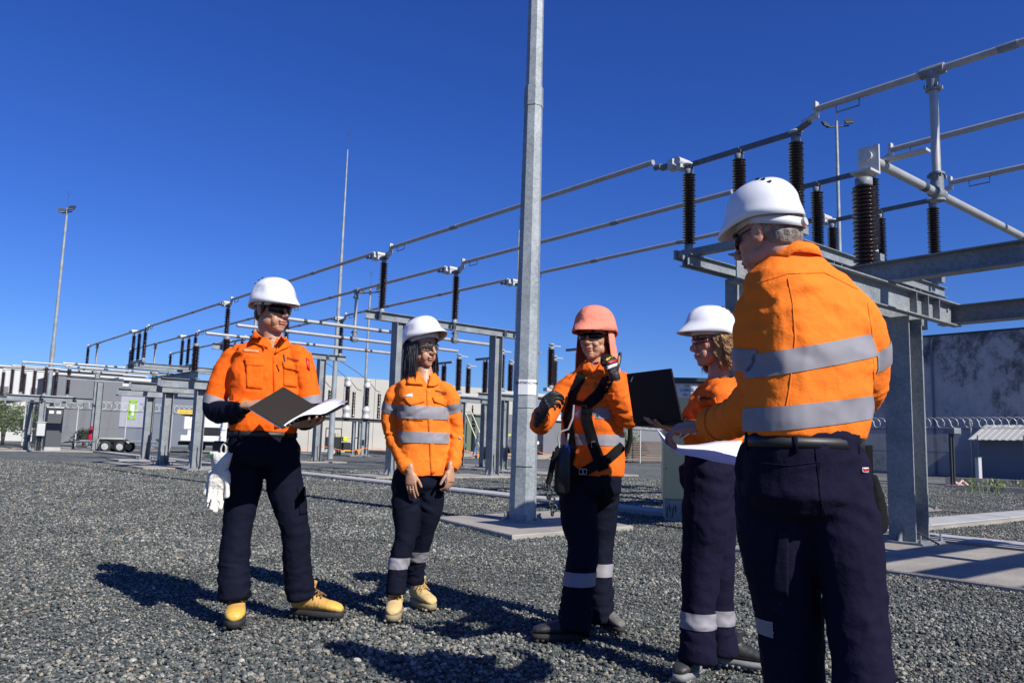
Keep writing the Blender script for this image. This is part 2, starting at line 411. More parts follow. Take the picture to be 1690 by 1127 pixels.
RING = MB().lathe([(.02, -.05), (.02, 0), (.10, .0), (.115, .015), (.10, .035), (.02, .045)], seg=16).mesh('corona_cap', M['alu_w'])
def ibeam(mb, c, L, axis, h=.24, w=.16, tf=.014, tw=.010):
    x, y, z = c
    if axis == 'x':
        mb.box((x, y, z + h / 2 - tf / 2), (L, w, tf)); mb.box((x, y, z - h / 2 + tf / 2), (L, w, tf)); mb.box((x, y, z), (L, tw, h - 2 * tf))
    else:
        mb.box((x, y, z + h / 2 - tf / 2), (w, L, tf)); mb.box((x, y, z - h / 2 + tf / 2), (w, L, tf)); mb.box((x, y, z), (tw, L, h - 2 * tf))
def channel(mb, c, L, axis, h=.2, w=.08, t=.012, side=1):
    x, y, z = c
    if axis == 'x':
        mb.box((x, y, z), (L, t, h)); mb.box((x, y + side * w / 2, z + h / 2 - t / 2), (L, w, t)); mb.box((x, y + side * w / 2, z - h / 2 + t / 2), (L, w, t))
    else:
        mb.box((x, y, z), (t, L, h)); mb.box((x + side * w / 2, y, z + h / 2 - t / 2), (w, L, t)); mb.box((x + side * w / 2, y, z - h / 2 + t / 2), (w, L, t))
def hcolumn(parent, x, y, h, w=.27, d=.27, z0=.03, strap=True):
    mb = MB(); tf = .018
    for sx in (-1, 1): mb.box((x + sx * (d / 2 - tf / 2), y, z0 + h / 2), (tf, w, h))
    mb.box((x, y, z0 + h / 2), (d - 2 * tf, .012, h))
    o = mb.build('column', M['galv'], parent)
    g = MB(); g.box((x, y, z0 + .012), (d + .24, w + .24, .024))
    for sx in (-1, 1):
        for sy in (-1, 1):
            px, py = x + sx * (d / 2 + .085), y + sy * (w / 2 + .085)
            g.tube((px, py, z0), (px, py, z0 + .11), .012, 8); g.tube((px, py, z0 + .024), (px, py, z0 + .05), .024, 6)
        # gusset
        X = x + sx * (d / 2)
        g.add([(X, y - .006, z0 + .024), (X + sx * .10, y - .006, z0 + .024), (X, y - .006, z0 + .2), (X, y + .006, z0 + .024), (X + sx * .10, y + .006, z0 + .024), (X, y + .006, z0 + .2)], [(0, 1, 2), (5, 4, 3), (0, 3, 4, 1), (1, 4, 5, 2), (2, 5, 3, 0)], False)
    link('base_plate', g.mesh('base_plate', M['galv']), o)
    q = MB(); q.prism([(x - .31, y - .31), (x + .31, y - .31), (x + .31, y + .31), (x - .31, y + .31)], z0 - .028, z0 - .001)
    link('grout_bed', q.mesh('grout_bed', M['grout']), o)
    if strap:
        e = MB(); e.path([(x + .03, y - .02, z0 + .62), (x + .03, y - .035, z0 + .3), (x + .05, y - .05, z0 + .12), (x + .02, y - w / 2 - .16, z0 + .01)], .011, 6)
        link('earth_strap', e.mesh('earth_strap', M['black']), o)
    return o
def site(name, label, cat, s, t, group=None, z=0): return thing(name, label, cat, W(s, t, z), UA, group)
# in a site frame: x = across (t), y = along the busbars (s)

def isolator(label, s0, far=False, grp='high level isolators on the busbar row', z=4.42, cols=True, key='post', rings=True):
    """three phases, three posts each, standing at s0 .. s0-2.15"""
    th = site('busbar_isolator', label, 'isolator', s0, 0, grp)
    for yy in (-.15, -2.05):
        mb = MB()
        for k in (-1, 1): channel(mb, (-1.55, yy + k * .055, z - .11), 5.9, 'x', .2, .07, side=k)
        mb.build('crossbeam', M['galv'], th)
    for t in (-4.2, -1.65, .9):
        mb = MB(); mb.box((t, -1.05, z + .08), (.16, 2.5, .13)); mb.box((t - .0, .23, z + .08), (.22, .06, .17)); mb.build('base_channel', M['galv'], th)
        zt = 0
        for yy in (0, -1.07, -2.15): zt = add_ins(th, t, yy, z + .15, key, rings and yy != -1.07)
        bl = MB(); bl.box((t, -.55, zt + .07), (.055, 1.05, .085)); bl.box((t, -1.62, zt + .07), (.055, 1.05, .085)); bl.box((t, -1.07, zt + .03), (.11, .14, .06)); bl.box((t, 0, zt + .05), (.09, .16, .09)); bl.box((t, -2.15, zt + .05), (.09, .16, .09))
        bl.tube((t - .03, -2.2, zt + .08), (t - .03, -2.42, zt + .16), .05, 8); bl.build('switch_blade', M['blade'], th)
        cl = MB(); cl.box((t + .02, .18, zt + .10), (.20, .10, .16)); cl.box((t, .38, zt + .17), (.16, .12, .2)); cl.tube((t - .12, .18, zt + .18), (t + .22, .18, zt + .18), .075, 10)
        cl.build('terminal_clamp', M['alu_w'], th)
        dk = MB(); dk.box((t - .02, .55, zt + .17), (.09, .16, .09)); dk.tube((t - .05, .62, zt + .2), (t - .05, .76, zt + .2), .055, 8); dk.build('contact', M['blade'], th)
    if cols:
        for x in (-3, 0):
            for yy in (-.15, -2.05): hcolumn(th, x, yy, z - .26)
    return th
isolator('tall steel isolator frame above the men on the right, with dark posts and ring caps', -10.85)
isolator('distant high isolator frame left of the man with the open folder', 26.2, key='postfar', cols=False, z=4.62)
# rear columns of the far one
def gantry(label, s, cols, z, key='post'):
    th = site('busbar_gantry', label, 'gantry', s, 0, 'steel gantries under the busbars')
    mb = MB(); ibeam(mb, (-1.75, 0, z + .12), 5.9, 'x', .24, .18)
    mb.build('crossbeam', M['galv'], th)
    for x in (-4.3, -2.9, -1.7, .3): MB().box((x, -.096, z + .12), (.10, .012, .2)).build('stiffener', M['steel_d'], th)
    for t in (-4.2, -1.65, .9):
        add_ins(th, t, 0, z + .25, key)
        zt = z + .25 + 1.52
        c = MB(); c.box((t, 0, zt + .05), (.14, .34, .08)); c.build('post_clamp', M['blade'], th)
        c = MB(); c.box((t + .02, .28, zt + .12), (.20, .10, .16)); c.box((t, .52, zt + .17), (.16, .12, .22)); c.tube((t - .1, .28, zt + .2), (t + .2, .28, zt + .2), .07, 10)
        c.box((t, -.34, zt + .22), (.06, .05, .3)); c.path([(t, -.1, zt + .06), (t, -.22, zt + .06), (t, -.3, zt + .12), (t, -.36, zt + .3)], .045, 8)
        c.build('terminal_clamp', M['alu_w'], th)
        dk = MB(); dk.box((t - .02, .68, zt + .17), (.09, .12, .09)); dk.tube((t - .05, .72, zt + .2), (t - .05, .9, zt + .2), .055, 8); dk.build('contact', M['blade'], th)
    for x in cols: hcolumn(th, x, 0, z - .03, .32, .3)
    return th
gantry('steel gantry on two columns behind the woman, holding three dark posts', 0, (-3.6, 0), 4.38)
gantry('farther steel gantry on two columns beside the man with the open folder', 12.3, (-3.5, .05), 4.42, 'postfar')
# low far end supports
th = site('busbar_gantry', 'farthest busbar end support on the left horizon with three short posts', 'gantry', 37, 0, 'steel gantries under the busbars')
mb = MB(); ibeam(mb, (-1.75, 0, 5.0), 5.9, 'x'); mb.build('crossbeam', M['galv'], th)
for t in (-4.2, -1.65, .9): add_ins(th, t, 0, 5.12, 'small')
for x in (-3.5, 0): hcolumn(th, x, 0, 4.85)

ph = {-4.2: 'left', -1.65: 'middle', .9: 'right'}
BZ = 6.44
spans = [(-22, -13.35, 'running out of frame at upper right'), (-10.0, -.33, 'from the right isolator to the gantry'), (.6, 11.97, 'between the two middle gantries'), (12.9, 23.6, 'beyond the farther gantry towards the left'), (26.9, 37.1, 'at the far left end of the row')]
for t, nm in ph.items():
    for i, (a, b, ds) in enumerate(spans):
        th = site('busbar', '%s overhead busbar tube %s' % ({'left': 'nearest', 'middle': 'middle', 'right': 'farthest'}[nm], ds), 'busbar', a, t, 'tubular busbars overhead')
        L = b - a; r = .052
        mb = MB(); mb.tube((0, 0, BZ), (0, L, BZ), r, 12); mb.build('pipe', M['alu'], th)
        if i < 4:
            # far (upper s) end drops on the next support : L bracket at its near end
            pass
        br = MB()
        e = L if i in (0,) else L
        br.box((0, L - .01, BZ - .01), (.10, .05, .26)); br.path([(0, L + .02, BZ - .10), (0, L + .10, BZ - .14), (0, L + .22, BZ - .16)], .05, 8)
        br.build('end_bracket', M['alu_w'], th)
        lo = MB(); lo.path([(0, L - .35, BZ - .05), (0, L - .35, BZ - .16), (0, L - .72, BZ - .16), (0, L - .72, BZ - .05)], .012, 6); lo.build('earthing_loop', M['galv'], th)
        for f in (.35, .68): MB().tube((0, L * f - .12, BZ), (0, L * f + .12, BZ), r * 1.12, 12).build('joint_sleeve', M['galv'], th)
# cross busbars
def crossbar(label, s, t0, t1, td, far=False, z=4.64):
    th = site('cross_busbar', label, 'busbar', s, t0, 'tubular cross busbars')
    mb = MB(); mb.tube((0, 0, z), (t1 - t0, 0, z), .06, 12); mb.build('pipe', M['alu'], th)
    if td is not None:
        x = td - t0
        d = MB(); d.tube((x, 0, z + .1), (x, 0, BZ - .12), .058, 12); d.build('dropper', M['alu'], th)
        for zz, sg in ((z, 1), (BZ, -1)):
            c = MB(); c.tube((x, 0, zz + sg * .02), (x, 0, zz + sg * .30), .085, 10); c.lathe([(.105, 0), (.105, .03)], (x, 0, zz + sg * .28 - .015), 10)
            if sg > 0: c.tube((x - .14, 0, zz), (x + .14, 0, zz), .088, 10); c.lathe([(.10, 0), (.10, .03)], (x, 0, zz - .11), 10)
            else: c.tube((x, -.16, zz), (x, .16, zz), .08, 10)
            for sx in (-.08, .08):
                for sy in (-.08, .08): c.box((x + sx, sy, zz + sg * .24), (.03, .03, .05))
            c.build('tee_clamp', M['galv'], th)
    for f in (.12, .42, .7): MB().tube(((t1 - t0) * f, 0, z), ((t1 - t0) * f + .12, 0, z), .064, 12).build('joint_sleeve', M['steel_d'], th)
    return th
th = crossbar('thick cross busbar sloping down to the right edge behind the biggest helmet', -15.15, -6.15, 6, -4.2)
fl = MB(); fl.box((-.02, 0, 4.60), (.03, .26, .38)); fl.box((-.14, 0, 4.425), (.22, .26, .03)); fl.tube((-.08, .0, 4.66), (.0, .0, 4.66), .06, 14); fl.box((.35, -.28, 4.70), (.12, .55, .035)); fl.build('end_flange', M['alu_w'], th)
crossbar('near cross busbar behind the woman, tied to the farthest phase', 3.55, -6.0, 2.9, .9)
crossbar('second cross busbar, between the man with the folder and the woman', 6.3, -6.0, 3.0, -1.65)
crossbar('third and lowest looking cross busbar behind the man with the folder', 9.3, -6.0, 3.2, -4.2)
crossbar('far left cross busbar nearest the isolator bank', 28.9, -7.0, -2.0, None)
crossbar('far left cross busbar in the middle of three', 31.4, -6.4, -1.4, -1.65)
crossbar('farthest cross busbar at the left horizon', 34.5, -7.0, -2.6, -4.2)
# end connections on the left bars: thin pipe dropping to a big post
for s, lab in ((3.55, 'first'), (6.3, 'second'), (9.3, 'third')):
    pass

def low_stand(label, s_list, tc, zt, ub, grp, key='big', insul=((0.0),), name='low_busbar_stand', vb=(-1.3, 1.0), cw=.3):
    th = site(name, label, 'steel stand', s_list[0], tc, grp)
    for s in s_list:
        y = s - s_list[0]
        hcolumn(th, 0, y, zt - .29, .28, .27)
        mb = MB()
        for k in (-1, 1): channel(mb, ((vb[0] + vb[1]) / 2, y + k * .14, zt - .13), vb[1] - vb[0], 'x', .26, .08, side=k)
        mb.build('crossbeam', M['galv'], th)
    for (x, y0, y1) in ub:
        mb = MB(); ibeam(mb, (x, (y0 + y1) / 2, zt + .115), y1 - y0, 'y', .22, .16); mb.build('long_beam', M['galv'], th)
    for (x, y) in insul: add_ins(th, x, y, zt + .23, key)
    return th
# right, under the nearest cross busbar
th = site('low_busbar_stand', 'heavy steel stand with broad column beside the man seen from behind', 'steel stand', -15.5, -6.2, 'low steel stands')
hcolumn(th, 0, 0, 2.56, .30, .34)
mb = MB()
for k in (-1, 1): channel(mb, (-1.0, k * .16, 2.73), 4.1, 'x', .28, .09, .014, side=k)
mb.build('crossbeam', M['galv'], th)
for x in (-.15, .15, .45): MB().box((x, -.2, 2.73), (.012, .09, .25)).build('stiffener', M['galv'], th)
MB().tube((.85, -.185, 2.78), (.85, -.15, 2.78), .022, 8).build('bolt', M['galv'], th)
for (x, y0, y1) in ((-.75, -9, 1.2), (1.05, -9, .0)):
    mb = MB(); ibeam(mb, (x, (y0 + y1) / 2, 2.99 if x < 0 else 2.74), y1 - y0, 'y', .23, .17); mb.build('long_beam', M['galv'], th)
add_ins(th, -.12, .35, 2.90, 'big')
# next stand behind, its column seen between the man and the broad column
low_stand('narrow bright steel stand behind the broad column at right', [-12.9], -4.2, 2.6, [(0, -.4, .4)], 'low steel stands', insul=[])
th = site('low_busbar_stand', 'steel stand with cross members just beyond the right edge, shading the pad', 'steel stand', -20.6, -6.2, 'low steel stands')
hcolumn(th, 0, 0, 2.56, .30, .34)
for yy in (-.9, -.1, .7, 1.5): mb = MB(); mb.box((-.4, yy, 3.16), (3.4, .26, .12)); mb.build('crossbeam', M['galv'], th)
# left group
low_stand('steel stand on two columns left of the man with the folder, carrying big posts', [3.6, 6.6], -7.9, 2.55, [(-.3, -.6, 3.9), (1.3, -.6, 6.4)], 'low steel stands', insul=((1.6, -.05), (1.6, 2.7), (1.6, 5.7)), vb=(-1.15, 2.2))
low_stand('steel stand with one column left of the two column stand', [12.3], -6.9, 2.62, [(-.2, -.5, 1.6), (.9, -.5, 1.6)], 'low steel stands', insul=[], vb=(-1.15, 2.2))
th = site('cross_beam_post', 'slim tall post with a top beam near the trailer', 'steel stand', 26.3, -5.6, 'low steel stands'); hcolumn(th, 0, 0, 3.55, .3, .3)
mb = MB(); ibeam(mb, (1.2, 0, 3.7), 5.6, 'x', .16, .16); mb.build('crossbeam', M['galv'], th)
th = site('cross_beam_post', 'second slim tall post, right of the white utility truck', 'steel stand', 18.9, -2.9, 'low steel stands'); hcolumn(th, 0, 0, 3.3, .3, .3)
mb = MB(); ibeam(mb, (.8, 0, 3.42), 4.2, 'x', .2, .16); mb.build('crossbeam', M['galv'], th)

def low_isolator(label, s, t0, ts, zt=2.84, tubes=True, key='big', colx=(.2, 2.2), rings=True, grp='low isolators behind the woman'):
    th = site('low_isolator', label, 'isolator', s, t0, grp)
    for x in colx: hcolumn(th, x, 0, zt - .27, .26, .24)
    mb = MB(); ibeam(mb, (sum(colx) / 2, .0, zt - .12), ts[-1] + 1.0, 'x', .22, .2); mb.build('crossbeam', M['galv'], th)
    mb = MB(); mb.box((ts[-1] / 2 , 0, zt + .07), (ts[-1] + .5, .2, .12)); mb.build('base_channel', M['alu_w'], th)
    for i, x in enumerate(ts):
        z = add_ins(th, x, 0, zt + .13, key, rings and i != 1)
        if i == 1:
            b = MB(); b.box((x, 0, z + .05), (.09, 1.3, .09)); b.build('switch_blade', M['galv'], th)
        else:
            b = MB(); b.box((x + .18, 0, z + .04), (.5, .06, .03)); b.build('terminal_pad', M['alu_w'], th)
    return th
for i, (s, d) in enumerate(((.8, 'partly behind the raised glove'), (3.55, 'just left of the big galvanised mast'), (6.3, 'right behind the shoulder of the woman'), (9.3, 'hidden mostly by the woman'))):
    low_isolator('low three post isolator table, ' + d, s, 3.1, (0, 1.35, 2.7), colx=(1.6, 2.5) if s < 1 else (.2, 1.4))

# far-left isolator bank on a table frame
th = site('isolator_bank', 'bank of nine dark posts on a steel table at the far left edge', 'isolator', 25.8, -8.8)
for x in (0.05, ): hcolumn(th, x, 0, 2.35, .28, .24)
hcolumn(th, .15, -2.4, 2.35, .28, .24)
for y in (1.2, -.2, -1.6, -3.0):
    pass
for y in (.0, -2.4): 
    mb = MB(); ibeam(mb, (.5, y, 2.5), 3.6, 'x', .22, .18); mb.build('crossbeam', M['galv'], th)
for yy in (1.4, 4.7, 8.0):
    mb = MB(); mb.box((.8, yy, 2.70), (2.7, .2, .16)); mb.build('base_channel', M['alu_w'], th)
    for x in (-.25, .8, 1.85): add_ins(th, x, yy, 2.79, 'postfar', x != .8)
    mb = MB(); mb.tube((-.3, yy, 4.42), (2.0, yy, 4.42), .05, 8); mb.build('switch_blade', M['alu'], th)
for xx in (.1, 1.5):
    mb = MB(); ibeam(mb, (xx, 3.0, 2.55), 11.4, 'y', .14, .16); mb.build('long_beam', M['galv'], th)
hcolumn(th, .8, 5.0, 2.35, .28, .24)
mb = MB(); mb.box((.15, -2.65, 1.05), (.34, .22, .62), bev=.01); mb.box((.15, -2.65, 1.38), (.42, .3, .03)); mb.build('control_box', M['alu_w'], th)
mb = MB()
for k in (-.08, 0, .08): mb.tube((.15 + k, -2.62, 0), (.15 + k, -2.62, .75), .022, 6)
mb.build('conduit', M['black'], th)
# grey kiosk beside it
th = thing('grey_cubicle', 'tall dull grey cubicle with small signs next to the isolator bank', 'cubicle', W(25.4, -7.75), UA)
mb = MB(); mb.box((0, 0, 1.15), (.68, .7, 1.9), bev=.015); mb.build('cabinet', mat('cubicle_grey', (.06, .065, .07), .5), th)
mb = MB(); mb.box((0, 0, 2.13), (.85, .85, .05)); mb.build('canopy', M['alu_w'], th)
mb = MB(); mb.box((0, 0, .10), (.70, .72, .2)); mb.build('plinth', M['conc2'], th)
for x in (-.2, .12):
    mb = MB(); mb.box((x, -.365, 1.9), (.2, .01, .14)); mb.build('sign', M['white'], th)

# ------------------------------------------------------------------ big mast and slim masts
MP = G(862, 864)
th = thing('lightning_mast', 'large eight sided galvanised mast with a white name plate in the middle of the picture', 'mast', (MP.x, MP.y, .035))
def octo(h0, r0, h1, r1, rot=R_(8)):
    mb = MB(); vs = []
    for h, r in ((h0, r0), (h1, r1)):
        for k in range(8): a = rot + 2 * PI * k / 8; vs.append((r * math.cos(a), r * math.sin(a), h))
    mb.add(vs, [(k, (k + 1) % 8, 8 + (k + 1) % 8, 8 + k) for k in range(8)] + [tuple(range(7, -1, -1)), tuple(range(8, 16))], False); return mb
def rad(z): return .176 - .0092 * z
octo(.02, rad(0), 5.78, rad(5.78)).build('shaft', M['galv2'], th)
octo(5.5, rad(5.5) + .0085, 5.78, rad(5.78) + .0085).build('slip_joint', M['galv2'], th)
octo(5.78, rad(5.78) - .009, 17.5, .055).build('upper_shaft', M['galv2'], th)
mb = MB(); mb.lathe([(.27, 0), (.27, .022)], seg=24)
for k in range(8):
    a = 2 * PI * k / 8 + .2; x, y = .225 * math.cos(a), .225 * math.sin(a)
    mb.tube((x, y, 0), (x, y, .10), .014, 8); mb.tube((x, y, .022), (x, y, .055), .028, 6)
mb.build('base_flange', M['galv'], th)
MB().lathe([(.36, -.03), (.36, -.012), (.29, -.002), (.1, -.001)], seg=20).build('grout_bed', M['grout'], th)
# access door: thin raised cover following the facets facing the camera
def facet_band(z0, z1, off, a0, a1, m, name, parent, thick=.003):
    """shell over the mast between angles a0..a1 (radians), following the eight facets"""
    mb = MB(); n = 24; vs = []
    def rr(a, z):
        rot = R_(8); step = PI / 4; q = (a - rot) % step - step / 2; return rad(z) * math.cos(step / 2) / math.cos(q)
    for zz in (z0, z1):
        for o in (off, off + thick):
            for i in range(n + 1):
                a = a0 + (a1 - a0) * i / n; r = rr(a, zz) + o; vs.append((r * math.cos(a), r * math.sin(a), zz))
    k = n + 1; fs = []
    for i in range(n):
        fs += [(k + i, k + i + 1, 3 * k + i + 1, 3 * k + i), (i, i + 1, k + i + 1, k + i)[::-1], (2 * k + i, 2 * k + i + 1, 3 * k + i + 1, 3 * k + i)]
    fs += [(0, k, 3 * k, 2 * k), (n, 2 * k + n, 3 * k + n, k + n)]
    mb.add(vs, fs, False); return mb.build(name, m, parent)
AC = math.atan2(-MP.y, -MP.x)
door = facet_band(.69, 1.42, .001, AC - .62, AC + .70, M['galv2'], 'access_door', th)
facet_band(.68, .692, .002, AC - .64, AC + .72, M['steel_d'], 'door_edge', door)
facet_band(1.42, 1.43, .002, AC - .64, AC + .72, M['steel_d'], 'door_edge', door)
facet_band(.69, 1.42, .002, AC - .64, AC - .622, M['steel_d'], 'door_edge', door)
plate = facet_band(1.595, 1.79, .006, AC - .62, AC + .92, M['white'], 'name_plate', th)
def text_mesh(txt, size, m, name, depth=.0015):
    cu = bpy.data.curves.new(name, 'FONT'); cu.body = txt; cu.size = size; cu.extrude = depth; cu.align_x = 'CENTER'; cu.align_y = 'CENTER'
    o = bpy.data.objects.new('t', cu); COL.objects.link(o)
    dg = bpy.context.evaluated_depsgraph_get(); me = bpy.data.meshes.new_from_object(o.evaluated_get(dg)); me.materials.clear(); me.materials.append(m)
    bpy.data.objects.remove(o); bpy.data.curves.remove(cu); me.name = name; return me
ink = mat('black_ink', (.02, .02, .025), .6)
me = text_mesh('LIGHTNING MAST', .044, ink, 'lettering')
co = np.zeros(len(me.vertices) * 3); me.vertices.foreach_get('co', co); co = co.reshape(-1, 3)
out = []
for x, y, z in co:
    a = AC + .10 + x / (rad(1.8) * .98); rot = R_(8); stp = PI / 4; q = (a - rot) % stp - stp / 2; r = rad(1.8) * math.cos(stp / 2) / math.cos(q) + .011 + z
    out += [r * math.cos(a), r * math.sin(a), 1.745 + y]
me.vertices.foreach_set('co', out); me.update(); link('lettering', me, plate)

def slim_mast(label, p, h, r0, r1, kind='spike', step=None, aw=1.0):
    th = thing('slim_mast', label, 'mast', (p[0], p[1], 0), 0, 'slim masts in the distance')
    mb = MB()
    if step: mb.tube((0, 0, 0), (0, 0, h * step), r0, 10, r0 * .9); mb.tube((0, 0, h * step), (0, 0, h), r0 * .72, 10, r1)
    else: mb.tube((0, 0, 0), (0, 0, h), r0, 10, r1)
    mb.build('shaft', M['galv2'], th)
    sp = MB(); sp.tube((0, 0, h), (0, 0, h + 1.1), .012, 6, .006)
    for a in (0, 2.1, 4.2): sp.path([(0, 0, h + .75), (.1 * math.cos(a), .1 * math.sin(a), h + .95), (.16 * math.cos(a), .16 * math.sin(a), h + 1.15)], .006, 5)
    sp.build('air_terminal', M['steel_d'], th)
    if kind == 'lamp':
        b = MB(); b.tube((-.55 * aw, 0, h - .35), (.65 * aw, 0, h - .22), .04, 6); b.box((0, 0, h - .3), (.12, .12, .3)); b.build('lamp_arm', M['steel_d'], th)
        for x, z, rt in ((-.6 * aw, h - .2, .5), (.62 * aw, h + .0, -.2)):
            Mx = Matrix.Rotation(rt, 4, 'Z') @ Matrix.Rotation(-.6, 4, 'X')
            f = MB(); f.box((x, -.05, z), (.42, .12, .30), M=Mx); fo = f.build('floodlight', M['steel_d'], th)
            g = MB(); g.box((x, -.118, z - .02), (.36, .01, .24), M=Mx); link('lens', g.mesh('lens', M['alu_w']), fo)
    return th
slim_mast('floodlight mast standing alone at the far left', G(71, 737), 15.1, .15, .07, 'lamp', .42, .5)
slim_mast('tall thin mast without lamps rising left of the woman', W(17.1, 3.15), 16.1, .155, .03, 'spike')
slim_mast('short floodlight mast seen between the woman and the left man', G(597, 752), 10.6, .12, .06, 'lamp', .35)
slim_mast('thin mast just left of the big octagonal mast', G(846, 756), 16.6, .13, .04, 'spike')
p = A(1394, 770, 40); slim_mast('floodlight mast behind the isolator posts on the right', p, 18.3, .15, .07, 'lamp', .5)
# ================================================================== buildings, fences, vehicles
def wallbox(name, label, cat, p, L, H, m, depth=12, dirn='v', base=0, extra=None, group=None):
    rz = UA if dirn == 'v' else UA + PI / 2
    th = thing(name, label, cat, p, rz, group)
    return th
M['pale'] = mat('pale_panel', (.40, .385, .34), .85, noise=(.8, .6, (.33, .32, .29), 6), bump=[(30, .1)])
M['greyb'] = mat('grey_cladding', (.15, .155, .17), .7, noise=(1.2, .5, (.125, .13, .145), 5))
M['greyd'] = mat('blue_grey_cladding', (.13, .15, .19), .6, noise=(1.2, .4, (.11, .125, .16), 5))
M['roofw'] = mat('white_roof', (.50, .50, .48), .6, noise=(1, .4, (.5, .5, .48)))
def stained():
    m = mat('stained_concrete', (.27, .26, .27), .9); nt = m.node_tree; b = nt.nodes['Principled BSDF']; tc = nt.nodes['Texture Coordinate']
    mp = nt.nodes.new('ShaderNodeMapping'); mp.inputs['Scale'].default_value = (1, 1, .7); nt.links.new(tc.outputs['Object'], mp.inputs[0])
    n = nt.nodes.new('ShaderNodeTexNoise'); n.inputs['Scale'].default_value = .6; n.inputs['Detail'].default_value = 14; n.inputs['Roughness'].default_value = .78; n.inputs['Distortion'].default_value = .1; nt.links.new(mp.outputs[0], n.inputs['Vector'])
    r = nt.nodes.new('ShaderNodeValToRGB'); e = r.color_ramp; e.elements[0].position = .40; e.elements[0].color = (.07, .07, .075, 1); e.elements[1].position = .60; e.elements[1].color = (.40, .385, .385, 1)
    x = e.elements.new(.47); x.color = (.19, .185, .19, 1); x = e.elements.new(.52); x.color = (.34, .33, .335, 1)
    sp = nt.nodes.new('ShaderNodeSeparateXYZ'); nt.links.new(tc.outputs['Object'], sp.inputs[0])
    # soot is heaviest under the roof line: push the threshold with height
    mr = nt.nodes.new('ShaderNodeMapRange'); mr.inputs[1].default_value = 2.5; mr.inputs[2].default_value = 8; mr.inputs[3].default_value = .09; mr.inputs[4].default_value = -.05; nt.links.new(sp.outputs['Z'], mr.inputs[0])
    ad = nt.nodes.new('ShaderNodeMath'); nt.links.new(n.outputs['Fac'], ad.inputs[0]); nt.links.new(mr.outputs[0], ad.inputs[1]); nt.links.new(ad.outputs[0], r.inputs[0])
    nt.links.new(r.outputs[0], b.inputs['Base Color']); return m
M['stain'] = stained()
# right: stained concrete warehouse wall in panels, running along the busbar direction
th = thing('warehouse', 'big stained concrete warehouse wall filling the right background', 'building', W(-22, 30), UA)
n = 6
for k in range(n):
    mb = MB(); mb.box((2.0, 3 + k * 5.2, 3.78), (4, 5.16, 7.56)); mb.build('panel', M['stain'], th)
mb = MB(); mb.box((2.02, 15.9, 7.60), (4.1, 31.5, .10)); mb.build('capping', M['steel_d'], th)
for k in range(n - 1):
    mb = MB(); mb.box((-.05, 5.6 + k * 5.2, 3.7), (.08, .10, 7.4)); mb.build('downpipe', M['greyd'], th)
# middle/left: long pale concrete wall behind the transformers
th = thing('transformer_blast_wall', 'long pale concrete wall behind the transformers in the middle distance', 'wall', W(36, 8.2), UA)
for k in range(9):
    mb = MB(); mb.box((1.35 + k * 2.72, .2, 2.9), (2.69, .35, 5.8)); mb.build('panel', M['pale'], th)
th = thing('pale_store_building', 'low pale building continuing right behind the harnessed man', 'building', W(37, 33), UA)
mb = MB(); mb.box((10, 3, 1.9), (20, 6, 3.8)); mb.build('wall', M['greyb'], th)
mb = MB(); mb.box((10, 3, 3.86), (20.4, 6.4, .12)); mb.build('roof', M['roofw'], th)
# left buildings
th = thing('grey_warehouse', 'plain grey warehouse corner behind the left fence', 'building', W(46, -4.2), UA)
mb = MB(); mb.box((2.2, 4, 2.5), (4.4, 8, 5.0)); mb.build('wall', M['greyb'], th)
mb = MB(); mb.box((2.2, 4, 5.03), (4.5, 8.1, .06)); mb.build('roof_edge', M['steel_d'], th)
th = thing('blue_grey_building', 'blue grey building with a green square sign behind the left fence', 'building', W(48, .4), UA)
mb = MB(); mb.box((6, 4, 2.3), (12, 8, 4.6)); mb.build('wall', M['greyd'], th)
mb = MB(); mb.box((6, 4, 4.95), (12.1, 8.1, .7)); mb.build('parapet', M['roofw'], th)
bl = MB(); bl.box((1.1, -.05, 2.75), (2.2, .06, 2.6)); sg = bl.build('sign_board', mat('sign_lilac', (.30, .31, .37), .5), th)
gr = MB()
for c, d in (((1.55, 4.05), (1.0, .42)), ((1.17, 2.95), (.24, 2.2)), ((1.93, 2.9), (.24, 2.3)), ((1.45, 1.86), (.8, .22)), ((1.33, 2.6), (.34, .6))):
    gr.box((c[0] * .6 + .2, -.095, c[1] * .62 + .95), (d[0] * .6, .03, d[1] * .62))
link('green_emblem', gr.mesh('green_emblem', mat('lime_green', (.22, .42, .02), .5)), sg)
mb = MB(); mb.box((1.11, -.092, 2.78), (.3, .02, .87)); link('emblem_backing', mb.mesh('emblem_backing', M['white']), sg)
th = thing('white_building', 'long white building with grey panels beyond the trees at far left', 'building', W(62, -16), UA)
mb = MB(); mb.box((10, 4, 3.2), (24, 8, 6.4)); mb.build('wall', M['roofw'], th)
for k in range(5):
    mb = MB(); mb.box((.5 + k * 3.2, -.06, 3.0), (1.5, .1, 3.4)); mb.build('window_panel', M['greyb'], th)
mb = MB(); mb.box((10, 4, 6.46), (24.4, 8.4, .14)); mb.build('roof', M['alu_w'], th)

